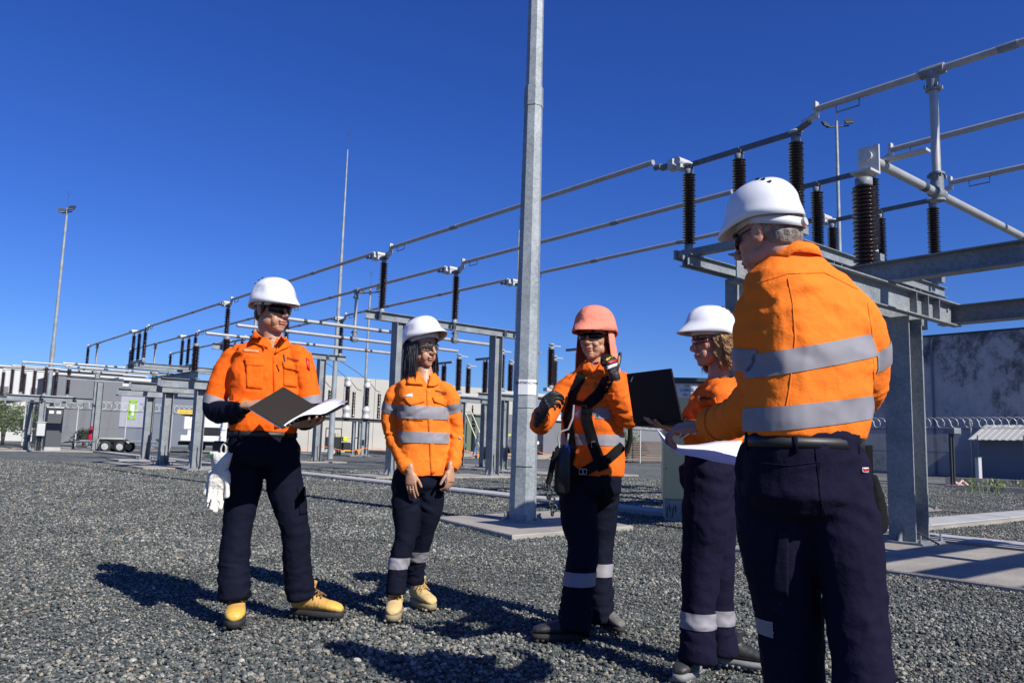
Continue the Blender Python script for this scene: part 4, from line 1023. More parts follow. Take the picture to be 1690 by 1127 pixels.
# ---- vectorised value noise
_rn = np.random.RandomState(11); _tab = _rn.uniform(-1, 1, 4096)
def vnoise(P):
    i = np.floor(P).astype(np.int64); f = P - i; f = f * f * (3 - 2 * f); r = 0
    for dx in (0, 1):
        for dy in (0, 1):
            for dz in (0, 1):
                h = ((i[:, 0] + dx) * 73856093 ^ (i[:, 1] + dy) * 19349663 ^ (i[:, 2] + dz) * 83492791) & 4095
                w = (f[:, 0] if dx else 1 - f[:, 0]) * (f[:, 1] if dy else 1 - f[:, 1]) * (f[:, 2] if dz else 1 - f[:, 2]); r = r + w * _tab[h]
    return r
def loft(mb, rings, seg=20, ex=1.0):
    """rings = (centre, axis a vector, axis b vector) ellipse half axes; closed ends"""
    vs = []
    for c, a, b in rings:
        for k in range(seg):
            t = 2 * PI * k / seg; cc, ss = math.cos(t), math.sin(t); vs.append(c + a * math.copysign(abs(cc) ** ex, cc) + b * math.copysign(abs(ss) ** ex, ss))
    n = len(rings)
    fs = [(i * seg + k, i * seg + (k + 1) % seg, (i + 1) * seg + (k + 1) % seg, (i + 1) * seg + k) for i in range(n - 1) for k in range(seg)] + [tuple(range(seg - 1, -1, -1)), tuple(range((n - 1) * seg, n * seg))]
    mb.add(vs, fs, True)
def chain(mb, pts, seg=16, flat=None, blunt=False):
    """pts = [(Vector, r)...] smooth tapered limb with rounded ends. flat=(dir, factor) squashes along dir"""
    P = [Vector(p) for p, r in pts]; Rr = [r for p, r in pts]
    # resample with Catmull-Rom for smooth bends
    Q, RR = [], []
    for i in range(len(P) - 1):
        p0, p1, p2, p3 = P[max(i - 1, 0)], P[i], P[i + 1], P[min(i + 2, len(P) - 1)]
        n = 5
        for k in range(n):
            t = k / n; Q.append(.5 * ((2 * p1) + (p2 - p0) * t + (2 * p0 - 5 * p1 + 4 * p2 - p3) * t * t + (3 * p1 - p0 - 3 * p2 + p3) * t ** 3)); u = t * t * (3 - 2 * t); RR.append(Rr[i] * (1 - u) + Rr[i + 1] * u)
    Q.append(P[-1]); RR.append(Rr[-1])
    d0 = (Q[0] - Q[1]).normalized(); d1 = (Q[-1] - Q[-2]).normalized(); r0, r1 = RR[0], RR[-1]
    e1, e2 = (.10, .16) if blunt else (.6, .9)
    Q = [Q[0] + d0 * r0 * .9, Q[0] + d0 * r0 * .6] + Q + [Q[-1] + d1 * r1 * e1, Q[-1] + d1 * r1 * e2]; RR = [r0 * .4, r0 * .8] + RR + ([r1 * .97, r1 * .9] if blunt else [r1 * .8, r1 * .4])
    rings = []; a = None
    for i in range(len(Q)):
        d = (Q[min(i + 1, len(Q) - 1)] - Q[max(i - 1, 0)]).normalized()
        a = d.orthogonal().normalized() if a is None else (a - d * a.dot(d)).normalized()
        b = d.cross(a); A_, B_ = a * RR[i], b * RR[i]
        if flat:
            f = flat[0] - d * flat[0].dot(d)
            if f.length > .2:
                f.normalize(); A_ = A_ - f * A_.dot(f) * (1 - flat[1]); B_ = B_ - f * B_.dot(f) * (1 - flat[1])
        rings.append((Q[i], A_, B_))
    loft(mb, rings, seg)
def ellipsoid(mb, c, r, Mx=None, seg=16, n=9):
    c = Vector(c); rings = []
    for i in range(n):
        t = PI * (i + .5) / n; z = -math.cos(t) * r[2]; q = math.sin(t)
        ce, a, b = Vector((0, 0, z)), Vector((r[0] * q, 0, 0)), Vector((0, r[1] * q, 0))
        if Mx is not None: ce, a, b = Mx @ ce, Mx @ a, Mx @ b
        rings.append((c + ce, a, b))
    loft(mb, rings, seg)
def remesh(mb, vox, smooth=4, fac=.5):
    me = mb.mesh('tmp', M['galv']); o = link('tmp', me)
    r = o.modifiers.new('r', 'REMESH'); r.mode = 'VOXEL'; r.voxel_size = vox; r.use_smooth_shade = True
    if smooth: s = o.modifiers.new('s', 'SMOOTH'); s.factor = fac; s.iterations = smooth
    dg = bpy.context.evaluated_depsgraph_get(); out = bpy.data.meshes.new_from_object(o.evaluated_get(dg)); bpy.data.objects.remove(o); bpy.data.meshes.remove(me); out.materials.clear(); return out
def get_co(me):
    c = np.zeros(len(me.vertices) * 3); me.vertices.foreach_get('co', c); return c.reshape(-1, 3)
def get_no(me):
    c = np.zeros(len(me.vertices) * 3, dtype=np.float32); me.vertex_normals.foreach_get('vector', c); return c.reshape(-1, 3).astype(float)
def set_co(me, c): me.vertices.foreach_set('co', c.ravel()); me.update()
def seg_param(P, a, b):
    a, b = np.array(a), np.array(b); d = b - a; L = np.linalg.norm(d); t = ((P - a) @ d) / (L * L); q = a + np.clip(t, 0, 1)[:, None] * d; return t * L, np.linalg.norm(P - q, axis=1), d / L, L
def folds(me, specs, seed=0, base=.0022):
    """specs: (p0, p1, reach, t0, t1, wavelength, amplitude, slant vector) - ridges across the bone p0-p1 between metres t0..t1"""
    P = get_co(me); N = get_no(me); D = np.zeros(len(P))
    D += base * vnoise(P * 9 + seed) + base * .8 * vnoise(P * 21 + seed * 3)
    if base > .0021:
        wp = P + .03 * np.stack([vnoise(P * 6 + seed), vnoise(P * 6 + seed + 40), vnoise(P * 6 + seed + 80)], 1)
        D += .0045 * (np.clip(1 - np.abs(vnoise(wp * 6.5 + seed * 2)) * 2.2, 0, 1) ** 2) + .0028 * (np.clip(1 - np.abs(vnoise(wp * 14 + seed * 5)) * 2.4, 0, 1) ** 2)
    for (a, b, reach, t0, t1, wl, amp, sl) in specs:
        t, dist, d, L = seg_param(P, a, b)
        m = np.clip(1 - (dist - reach) / .03, 0, 1) * np.clip((t - t0) / .05, 0, 1) * np.clip((t1 - t) / .05, 0, 1)
        rel = P - np.array(a)
        ph = t + rel @ np.array(sl) + .06 * vnoise(P * 7 + seed + 5) + .025 * vnoise(P * 24 + seed + 9)
        w = np.sin(2 * PI * ph / wl); w = np.sign(w) * np.abs(w) ** .8
        D += amp * m * w * (.55 + .45 * vnoise(P * 8 + seed + 21))
    set_co(me, P + N * D[:, None])
def cut_band(me, planes, keep, off, name, m, parent, thick=.0):
    """copy of the cloth between two planes, lifted off the surface: a sewn-on tape. keep(co)->mask on face centres"""
    bm = bmesh.new(); bm.from_mesh(me); bm.normal_update()
    for v, n0 in [(v, v.normal.copy()) for v in bm.verts]: v.co += n0 * off
    for co, no in planes: bmesh.ops.bisect_plane(bm, geom=bm.verts[:] + bm.edges[:] + bm.faces[:], plane_co=co, plane_no=no, clear_outer=True)
    kill = [f for f in bm.faces if not keep(f.calc_center_median())]
    bmesh.ops.delete(bm, geom=kill, context='FACES')
    out = bpy.data.meshes.new(name); bm.to_mesh(out); bm.free(); out.materials.clear(); out.materials.append(m)
    for p in out.polygons: p.use_smooth = True; p.material_index = 0
    if not len(out.polygons): return None
    return link(name, out, parent)
def frame(fwd, up):
    f = Vector(fwd).normalized(); u = Vector(up); u = (u - f * u.dot(f)).normalized(); r = f.cross(u); return r, f, u   # right, forward, up

class Person:
    def __init__(s, label, base, group='workers in orange hi-vis shirts standing in a ring'):
        s.root = thing('person', label, 'person', (base.x, base.y, 0), 0, group); s.o = Vector((base.x, base.y, 0)); s.body = MB(); s.parts = []
    def L(s, p): return Vector(p) - s.o
    def put(s, name, me, m, parent=None):
        if m is not None: me.materials.clear(); me.materials.append(m)
        for p in me.polygons: p.use_smooth = True
        return link(name, me, parent or s.root)
    def finish(s, skinm, extra):
        """extra: list of meshes (head, hands) joined with the coarse body into one mesh"""
        b = remesh(s.body, .012, 3)
        bm = bmesh.new(); bm.from_mesh(b)
        for e in extra: bm.from_mesh(e)
        out = bpy.data.meshes.new('body'); bm.to_mesh(out); bm.free(); out.materials.append(skinm); out.materials.append(M['lips'])
        for p in out.polygons: p.use_smooth = True
        s.bodyo = link('body', out, s.root)
        if s.mouth is not None:
            c = get_co(out); mo, r_, f_, u_ = s.mouth
            idx = np.zeros(len(out.polygons), dtype=np.int32); cen = np.zeros(len(out.polygons) * 3); out.polygons.foreach_get('center', cen); cen = cen.reshape(-1, 3)
            q = cen - np.array(mo); x, y, z = q @ np.array(r_), q @ np.array(f_), q @ np.array(u_)
            idx[(np.abs(x) < .023) & (y > -.012) & (np.abs(z) < .0095 * (1 - (np.abs(x) / .026) ** 2))] = 1
            out.polygons.foreach_set('material_index', idx); out.update()
        return s.bodyo

def head_mesh(P, c, fwd, up, sc=1.0, female=False, neck=None, mouthopen=False, smile=False):
    """c = centre between the ears"""
    r, f, u = frame(fwd, up); c = P.L(c)
    def T(x, y, z): return c + (r * x + f * y + u * z) * sc
    Mx = Matrix((r, f, u)).transposed(); mb = MB()
    def E(p, rad, rot=None): ellipsoid(mb, T(*p), [q * sc for q in rad], Mx if rot is None else Mx @ rot)
    w = .95 if female else 1.0
    E((0, -.012, .045), (.077 * w, .097, .083)); E((0, .03, .0), (.066 * w, .068, .085))
    E((0, .032, -.062), (.055 * w, .056, .045)); E((0, .072, -.098), (.024, .020, .018)); E((0, .05, -.085), (.040 * w, .040, .028))
    for s_ in (-1, 1):
        E((s_ * .038 * w, .056, -.018), (.028, .024, .026)); E((s_ * .046 * w, .022, -.060), (.018, .036, .028)); E((s_ * .026, .066, -.052), (.026, .022, .034))
        E((s_ * .079 * w, -.004, -.004), (.008, .019, .033), Matrix.Rotation(s_ * -.35, 3, 'Z')); E((s_ * .083 * w, -.012, .008), (.006, .014, .022), Matrix.Rotation(s_ * -.5, 3, 'Z'))
        E((s_ * .0125, .104, -.031), (.0085, .011, .0075)); E((s_ * .03, .080, .028), (.022, .012, .009))
        E((s_ * .031, .0745, .006), (.017, .011, .011))
    chain(mb, [(T(0, .090, .02), .009 * sc), (T(0, .103, -.004), .009 * sc), (T(0, .118, -.025), .0115 * sc), (T(0, .106, -.036), .008 * sc)], 10)
    E((0, .096, -.058), (.024, .010, .0065)); E((0, .094, -.070), (.021, .010, .007)); E((0, .086, -.05), (.026, .014, .012)); E((0, .082, -.082), (.02, .015, .010))
    if smile:
        for s_ in (-1, 1): E((s_ * .036, .082, -.040), (.016, .014, .014))
    me = remesh(mb, .0034 * sc, 5, .5)
    # carve: pull eye sockets in and separate the lips a little
    C = get_co(me); q = C - np.array(c); X, Y, Z = (q @ np.array(r)) / sc, (q @ np.array(f)) / sc, (q @ np.array(u)) / sc
    D = np.zeros(len(C))
    for s_ in (-1, 1): D -= .006 * np.exp(-(((X - s_ * .031) / .016) ** 2 + ((Z - .012) / .008) ** 2)) * (Y > .04)
    D -= .0045 * np.exp(-((Z + .0645) / .0022) ** 2) * (np.abs(X) < .024) * (Y > .075)
    D -= .003 * np.exp(-((Z + .080) / .004) ** 2) * (np.abs(X) < .022) * (Y > .06)
    for s_ in (-1, 1): D -= .005 * np.exp(-(((Y + .004) / .008) ** 2 + ((Z + .002) / .014) ** 2)) * (s_ * X > .078)
    set_co(me, C + np.array(f)[None, :] * (D * (Y > .03))[:, None] * sc + np.sign(X)[:, None] * np.array(r)[None, :] * (D * (Y <= .03))[:, None] * sc)
    P.mouth = (T(0, .100, -.064), r, f, u); P.hd = (c, r, f, u, sc); P.T = T
    if neck is not None:
        nb = P.L(neck); chain(P.body, [(T(0, -.01, -.02), .055 * sc), (T(0, -.022, -.075), .055 * sc * (.9 if female else 1)), (nb + Vector((0, 0, .03)), .058 * (.88 if female else 1.04)), (nb - Vector((0, 0, .04)), .075)], 16)
    # eyes
    for s_ in (-1, 1):
        e = MB(); ellipsoid(e, T(s_ * .031, .0745, .010), [.0118 * sc] * 3, Mx, 14, 9); eo = P.put('eye', e.mesh('eye', M['eyew']), M['eyew'])
        i = MB(); ellipsoid(i, T(s_ * .031, .0805, .010), [.0062 * sc] * 3, Mx, 12, 7); P.put('iris', i.mesh('iris', M['hairb']), M['hairb'], eo)
        b = MB(); b.path([T(s_ * .013, .094, .026), T(s_ * .03, .093, .032), T(s_ * .047, .080, .028)], [.0025 * sc, .0035 * sc, .002 * sc], 6); P.put('eyebrow', b.mesh('eyebrow', M['hairb']), M['hairb'])
        l = MB(); l.path([T(s_ * .017, .083, .0125), T(s_ * .024, .0875, .017), T(s_ * .033, .0885, .0175), T(s_ * .042, .0845, .013)], .0022 * sc, 6); P.put('eyelid', l.mesh('eyelid', P.skinm), P.skinm)
    return me

def hand_mesh(P, wrist, fdir, palm, curls, thumb=(.5, .3), spread=.08, sc=1.0, left=False, arm=None, vox=.0028):
    """fdir: direction of the fingers, palm: normal of the palm side; curls 4 values 0..1.6 (radians per joint)"""
    w = P.L(wrist); f = Vector(fdir).normalized(); n = Vector(palm); n = (n - f * n.dot(f)).normalized(); sd = n.cross(f) * (1 if left else -1)   # sd points to the thumb side
    mb = MB(); s = sc
    chain(mb, [(w - f * .03 * s, .026 * s), (w + f * .015 * s, .028 * s)], 14, (n, .72))
    loft(mb, [(w + f * t * s, sd * wd * s, n * th * s) for t, wd, th in ((-.005, .024, .016), (.02, .032, .018), (.05, .039, .0165), (.078, .0405, .014), (.092, .038, .011))], 18)
    ellipsoid(mb, w + (f * .035 + sd * .024 + n * .010) * s, (.02 * s, .02 * s, .02 * s))
    names = []
    for k in range(4):
        x = (.029, .0098, -.0098, -.029)[k]; L0 = (.044, .049, .046, .036)[k]; rd = (.0092, .0094, .009, .0082)[k] * s
        p = w + (f * (.088 - abs(k - 1.2) * .0025) + sd * x) * s; d = (f + sd * (1.4 - k) * spread).normalized(); c = curls[k]
        pts = [(p - d * .012 * s, rd)]; ang = 0
        for j, (Lk, cf) in enumerate(((L0, .75), (L0 * .62, 1.05), (L0 * .5, .7))):
            pts.append((p, rd * (1 - .06 * j))); ang += c * cf; dd = d * math.cos(ang) + n * math.sin(ang); p = p + dd * Lk * s
        pts.append((p, rd * .8)); chain(mb, pts, 10)
    a, b = thumb; p = w + (f * .03 + sd * .027 + n * .006) * s; d = (f * math.cos(a) + sd * math.sin(a) + n * b).normalized()
    q = p + d * .040 * s; d2 = (d + f * .35 + n * b * .6).normalized(); r3 = q + d2 * .030 * s; d3 = (d2 + f * .25 + n * b * .4).normalized(); e = r3 + d3 * .022 * s
    chain(mb, [(p - d * .01, .013 * s), (q, .0112 * s), (r3, .0105 * s), (e, .0088 * s)], 10)
    me = remesh(mb, vox, 2, .5)
    nails = None
    return me

def helmet(P, style=0, name='hard_hat', m=None, dz=.0, tilt=0.0, back=0.0, sc=1.0, label=None):
    c, r, f, u, s = P.hd; s = s * sc; m = m or M['hat']
    f2 = (f * math.cos(tilt) + u * math.sin(tilt)); u2 = r.cross(f2)
    o = c + (u * (.056 + dz) - f * back) * s
    na, nk = 72, 22; vs = []
    for k in range(nk + 1):
        q = k / nk
        for i in range(na):
            a = 2 * PI * i / na; ca, sa = math.cos(a), math.sin(a)      # a=0 forward
            rx, ry = .106, (.128 if ca > 0 else .124)
            ang = q * PI / 2; rr = math.sin(ang) ** .80; z = .122 * math.cos(ang) ** .90 if q < 1 else 0
            x, y = sa * rx * rr, ca * ry * rr
            z += 0
            # crown relief
            cr = math.exp(-((x / .034) ** 4)) * .0045 * math.sin(min(1, q * 1.6) * PI / 2) * (1 if q < .9 else 0.3)
            x *= 1 + cr / .12; y *= 1 + cr / .12; z += cr * (1 - q * .6)
            if style != 1:
                side = math.exp(-(((abs(x) - .098) / .02) ** 2 + ((y + .005) / .04) ** 4 + ((z - .045) / .024) ** 4)); x -= math.copysign(side * .006, x)
            if q > .86:
                g = (q - .86) / .14; fl = g * g * .004; x += sa * fl; y += ca * fl
                pk = max(0, ca) ** 3.2; y += pk * (.062 if style == 3 else .040 if style == 1 else .046) * g; z -= pk * .014 * g; z -= g * .004
                if style != 2: z -= g * (.016 * max(0, -ca) ** 1.5)
                else: z -= g * .010 * max(0, -ca)
                z += g * .014 * (abs(sa) ** 6) * (1 if style == 2 else .6)
            vs.append(o + (r * x + f2 * y + u2 * z) * s)
    # straight lower skirt
    fs = [(k * na + i, k * na + (i + 1) % na, (k + 1) * na + (i + 1) % na, (k + 1) * na + i) for k in range(nk) for i in range(na)]
    for i in range(na):
        a = 2 * PI * i / na; ca, sa = math.cos(a), math.sin(a); v = vs[nk * na + i]; pk = max(0, ca) ** 2
        vs.append(v - u2 * (.020 * (1 - pk) + .003) * s + (r * sa + f2 * ca) * .0015 * s)
    fs += [(nk * na + i, nk * na + (i + 1) % na, (nk + 1) * na + (i + 1) % na, (nk + 1) * na + i) for i in range(na)]
    mb = MB(); mb.add(vs, [g[::-1] for g in fs], True); h = P.put(name, mb.mesh(name, m), m)
    sd_ = h.modifiers.new('s', 'SOLIDIFY'); sd_.thickness = .003; sd_.offset = 1
    def HP(x, y, z): return o + (r * x + f2 * y + u2 * z) * s
    if style != 3:
        # headband inside and rear strap
        hb = MB(); hb.add([HP(.083 * math.sin(2 * PI * i / 40), .100 * math.cos(2 * PI * i / 40) - .004, zz) for zz in (-.03, .004) for i in range(40)], [(i, (i + 1) % 40, 40 + (i + 1) % 40, 40 + i) for i in range(40)], True); P.put('headband', hb.mesh('headband', M['hatin']), M['hatin'], h).modifiers.new('s', 'SOLIDIFY').thickness = .002
        vt = MB()
        for sx in (-1, 1):
            for j in range(3):
                yy = -.035 - j * .020 if style != 2 else -.03 + j * .02; xx = sx * (.050 + j * .004)
                rho = min(.97, math.hypot(xx / .106, yy / .124)); zz = .122 * math.cos(math.asin(rho ** 1.25)) ** .90 + .0035
                n_ = (HP(xx, yy, zz) - HP(0, 0, 0)).normalized(); vt.path([HP(xx, yy - .007, zz - .001), HP(xx + sx * .001, yy + .007, zz)], .0032 * s, 6)
        P.put('vent', vt.mesh('vent', M['black']), M['black'], h)
    return h, HP

def wrap_glasses(P, m=None, name='sunglasses', rng=1.22, h=.019, zc=.009):
    c, r, f, u, s = P.hd; m = m or M['lens']; vs = []; n = 26
    for zz in (-1, 1):
        for i in range(n + 1):
            a = -rng + 2 * rng * i / n; hh = h * (1 - .35 * (abs(a) / rng) ** 2) * (.72 if abs(a) < .13 and zz < 0 else 1)
            x, y = .077 * math.sin(a), .030 + .072 * math.cos(a) ** .85
            vs.append(c + (r * x + f * y + u * (zc + zz * hh - .002)) * s)
    k = n + 1; mb = MB(); mb.add(vs, [(i, i + 1, k + i + 1, k + i) for i in range(n)], True)
    g = P.put(name, mb.mesh(name, m), m); g.modifiers.new('s', 'SOLIDIFY').thickness = .002
    a = MB()
    for sx in (-1, 1): a.path([P.T(sx * .073, .05, .013), P.T(sx * .080, .01, .014), P.T(sx * .081, -.015, .008)], .0028 * s, 6)
    a.path([c + (r * .077 * math.sin(-rng + 2 * rng * i / n) + f * (.031 + .073 * math.cos(-rng + 2 * rng * i / n) ** .85) + u * (zc + h * .8)) * s for i in range(2, n - 1)], .002 * s, 5)
    P.put('glasses_frame', a.mesh('glasses_frame', M['black']), M['black'], g); return g

def collar(P, base, fwd, up, m, inner=None, r0=.062, op=.5, h=.038):
    """folded shirt collar, open in front"""
    r, f, u = frame(fwd, up); c = P.L(base); n = 36; rows = []
    for (rr, z) in ((r0 * .94, -.012), (r0 * .98, h * .55), (r0 * 1.05, h), (r0 * 1.22, h * .72), (r0 * 1.36, h * -.10)):
        row = []
        for i in range(n + 1):
            a = op + (2 * PI - 2 * op) * i / n; fr = max(0, math.cos(a)); e = fr ** 2
            q = 1 + (.55 * e if rr > r0 * 1.1 else .10 * e); zz = z - .055 * e - (.03 * e if rr > r0 * 1.3 else 0) + (.012 if a > 2.5 and a < 3.8 else 0)
            row.append(c + r * math.sin(a) * rr * (1.05 - .1 * e) + f * math.cos(a) * rr * q + u * zz)
        rows.append(row)
    vs = [v for row in rows for v in row]; k = n + 1
    mb = MB(); mb.add(vs, [(j * k + i, j * k + i + 1, (j + 1) * k + i + 1, (j + 1) * k + i) for j in range(4) for i in range(n)], True)
    me = mb.mesh('collar', m); o = P.put('collar', me, m)
    if inner is not None:
        me.materials.append(inner)
        me.polygons.foreach_set('material_index', [1 if j < 2 else 0 for j in range(4) for i in range(n)])
    o.modifiers.new('s', 'SOLIDIFY').thickness = .003
    return o
def boot(P, heel, toe_dir, sc=1.0, m=None, sole=None, lace=None, cap=None, high=.13, L=.29):
    """heel point on the ground, direction of the toe"""
    m = m or M['boot']; h = P.L(heel); d = Vector(toe_dir); d.z = 0; d.normalize(); r = d.cross(Vector((0, 0, 1))); u = Vector((0, 0, 1)); sc = sc * L / .29
    def T(x, y, z): return h + (r * x + d * y + u * z) * sc
    mb = MB()
    loft(mb, [(T(0, y, (z0 + z1) / 2), r * w * sc, u * (z1 - z0) / 2 * sc) for y, w, z0, z1 in ((.0, .022, .03, .07), (.012, .034, .022, .095), (.05, .040, .02, .12), (.10, .041, .02, .115), (.15, .045, .02, .095), (.20, .049, .02, .080), (.24, .047, .02, .073), (.27, .037, .02, .063), (.287, .02, .024, .048))], 20)
    loft(mb, [(T(0, .052 + t * .03, .05 + t * (high - .05 + .04)), r * w * sc, d * l * sc) for t, w, l in ((0, .038, .055), (.4, .039, .056), (.7, .040, .052), (1, .043, .052))], 20)
    me = remesh(mb, .005 * sc, 3); folds(me, [(T(0, .13, .08), T(0, .22, .05), .06, 0, .09, .022, .0018, (0, 0, 0))], 3, .0008)
    b = P.put('boot', me, m)
    # sole
    so = MB(); pl = []
    for k in range(28):
        a = 2 * PI * k / 28; y = .142 - .150 * math.cos(a); w = (.040 if y < .1 else .052) * abs(math.sin(a)) ** .6 * (1 - .12 * math.exp(-((y - .1) / .035) ** 2)); pl.append((math.copysign(w, math.sin(a)), y))
    Mx = Matrix((r, d, u)).transposed().to_4x4(); Mx.translation = h
    S = Matrix.Scale(sc, 4)
    so.prism(pl[::-1], -.008, .024, Mx @ S)
    for k in range(9):
        y = .01 + k * .032
        for sx in (-1, 1): so.box(T(sx * .040 * (1 if y > .1 else .74), y, -.010), (.016 * sc, .017 * sc, .012 * sc), M=Matrix((r, d, u)).transposed().to_4x4())
    P.put('sole', so.mesh('sole', sole or M['rubber']), sole or M['rubber'], b)
    if lace:
        l = MB(); pts = [(.055, .135), (.075, .122), (.098, .112), (.12, .102), (.142, .093)]
        for j in range(4):
            (y0, z0), (y1, z1) = pts[j], pts[j + 1]
            l.path([T(-.024, y0 + .035, z0 + .004), T(0, y0 + .045, z0 + .012), T(.024, y1 + .035, z1 + .004)], .003 * sc, 6); l.path([T(.024, y0 + .035, z0 + .004), T(0, y0 + .045, z0 + .013), T(-.024, y1 + .035, z1 + .004)], .003 * sc, 6)
        for sx in (-1, 1): l.path([T(0, .09, .135), T(sx * .03, .105, .142), T(sx * .05, .10, .12), T(sx * .035, .085, .125), T(0, .09, .135)], .003 * sc, 6); l.path([T(0, .09, .135), T(sx * .02, .13, .12), T(sx * .045, .14, .085)], .003 * sc, 6)
        for sx in (-1, 1):
            for (y0, z0) in pts: ellipsoid(l, T(sx * .026, y0 + .035, z0 + .002), [.004 * sc] * 3, None, 8, 5)
        P.put('laces', l.mesh('laces', lace), lace, b)
    if cap:
        cpm = cut_band(me, [(T(0, .215, 0), -d)], lambda p: True, .0012, 'toe_cap', cap, b)
    return b
def trousers(P, hipL, hipR, legs, waist, fwd, m, ww=(.165, .115), seed=1, vox=.0085, ank=(.06, .0065), tb=.0022):
    """legs: two lists of (point, radius) hip->hem"""
    r, f, u = frame(fwd, (0, 0, 1)); mb = MB(); wc = P.L(waist); hc = (P.L(hipL) + P.L(hipR)) / 2
    loft(mb, [(wc + u * .012, r * ww[0], f * ww[1]), (wc - u * .05, r * ww[0] * 1.03, f * ww[1] * 1.06), (hc + u * .03, r * ww[0] * 1.10, f * ww[1] * 1.18), (hc - u * .05, r * ww[0] * 1.08, f * ww[1] * 1.15), (hc - u * .10, r * ww[0] * .80, f * ww[1] * .85)], 28)
    for lg in legs: chain(mb, [(P.L(p), q) for p, q in lg], 20, None, True)
    me = remesh(mb, vox, 4)
    sp = []
    for i, lg in enumerate(legs):
        p = [P.L(a) for a, b in lg]; kn = p[len(p) // 2]; an = p[-1]; L = (an - kn).length
        sp.append((kn, an, .10, L - .24, L + .02, ank[0], ank[1], (.25 * (1 if i else -1), .1, 0)))
        sp.append((p[0], kn, .12, -.06, .22, .085, .0045, (.5 * (-1 if i else 1), .5, 0)))
        sp.append((p[1], an, .11, .12, .40, .10, .0028, (.4 * (1 if i else -1), -.3, 0)))
    folds(me, sp, seed, tb)
    o = P.put('trousers', me, m); return o, me
def belt(P, waist, fwd, m, ww, tilt=0):
    r, f, u = frame(fwd, (0, 0, 1)); c = P.L(waist); n = 48; mb = MB(); vs = []
    for z, k in ((-.017, 1.0), (.013, 1.0)):
        for i in range(n): a = 2 * PI * i / n; vs.append(c + r * math.sin(a) * ww[0] * k + f * math.cos(a) * ww[1] * k + u * z)
    mb.add(vs, [(i, (i + 1) % n, n + (i + 1) % n, n + i) for i in range(n)], True); o = P.put('belt', mb.mesh('belt', m), m); o.modifiers.new('s', 'SOLIDIFY').thickness = .005
    l = MB(); Mx = Matrix((r, f, u)).transposed().to_4x4()
    for a in (-2.4, -3.6, 2.0 - .5, -1.2, .7, -.7):
        l.box(c + r * math.sin(a) * ww[0] * 1.02 + f * math.cos(a) * ww[1] * 1.02 - u * .002, (.014, .010, .055), M=Mx @ Matrix.Rotation(-a, 4, 'Z'))
    P.put('belt_loops', l.mesh('belt_loops', M['navy']), M['navy']); return o
def shirt(P, torso, arms, m, seed=1, vox=.0085, spec=(), torso_fold=.006, slant=(.6, 0, 0)):
    """torso: rings (centre, right half, fwd half, (right vec, fwd vec)); arms: lists of (p, r)"""
    mb = MB(); loft(mb, [(P.L(c), rv * a, fv * b) for c, a, b, rv, fv in torso], 32, .78)
    for ar in arms: chain(mb, [(P.L(p), q) for p, q in ar], 20, None, True)
    me = remesh(mb, vox, 4); sp = []
    for k, ar in enumerate(arms):
        p = [P.L(a) for a, b in ar]; e = len(p) // 2
        sp.append((p[e - 1], p[e], .085, .06, (p[e] - p[e - 1]).length + .03, .045, .0055, (.2, .2, 0))); sp.append((p[e], p[-1], .075, -.03, (p[-1] - p[e]).length - .02, .05, .0045, (-.2, .2, 0)))
        sp.append((p[0], p[1], .11, -.05, .12, .07, .005, (.5, .3, .2)))
    c0, c1 = P.L(torso[0][0]), P.L(torso[-1][0]); sp.append((c0, c1, .20, -.02, .30, .085, torso_fold, slant)); sp.append((c0, c1, .20, .05, .45, .13, torso_fold * .8, (-slant[0], slant[1] + .4, 0)))
    folds(me, sp + list(spec), seed, .0032)
    o = P.put('shirt', me, m); return o, me
def proj(p):
    q = Vector(p) - CP; w = q.dot(cF); return 845 + 1314 * q.dot(cR) / w, 563.5 - 1314 * q.dot(cU) / w
def vneck(P, me, poly):
    bm = bmesh.new(); bm.from_mesh(me); kill = []
    for fa in bm.faces:
        w = fa.calc_center_median() + P.o
        if fa.normal.dot(w - CP) < 0 and inside(np.array([proj(w)]), poly)[0]: kill.append(fa)
    bmesh.ops.delete(bm, geom=kill, context='FACES'); bm.to_mesh(me); bm.free()
def on_mesh(P, me, p, d):
    """hit the mesh from outside at local point p going direction d"""
    from mathutils.bvhtree import BVHTree
    if me.name not in BV:
        BV[me.name] = BVHTree.FromPolygons([v.co.copy() for v in me.vertices], [tuple(q.vertices) for q in me.polygons])
    h = BV[me.name].ray_cast(p - d * .5, d); return (h[0], h[1]) if h[0] is not None else (p, -d)
BV = {}
def patch(P, me, quad, d, name, m, parent, n=(8, 8), off=.003, thick=.003, nolink=False):
    """cloth patch (pocket, flap, label) projected along d on the garment; quad = four world corners"""
    q = [P.L(x) for x in quad]; vs = []
    for j in range(n[1] + 1):
        for i in range(n[0] + 1):
            a, b = i / n[0], j / n[1]; p = (q[0] * (1 - a) + q[1] * a) * (1 - b) + (q[3] * (1 - a) + q[2] * a) * b
            h, nn = on_mesh(P, me, p, Vector(d)); vs.append(h + nn * off)
    k = n[0] + 1; mb = MB(); mb.add(vs, [(j * k + i, j * k + i + 1, (j + 1) * k + i + 1, (j + 1) * k + i) for j in range(n[1]) for i in range(n[0])], True)
    o = P.put(name, mb.mesh(name, m), m, parent); s = o.modifiers.new('s', 'SOLIDIFY'); s.thickness = thick; s.offset = 0; return o
def pxdir(px, py): return ray(px, py).normalized()
def ppatch(P, me, pxs, Y, name, m, parent, n=(8, 8), off=.003, thick=.003):
    c = pxs[0]; return patch(P, me, [A(x, y, Y) for x, y in pxs], pxdir(sum(p[0] for p in pxs) / 4, sum(p[1] for p in pxs) / 4), name, m, parent, n, off, thick)
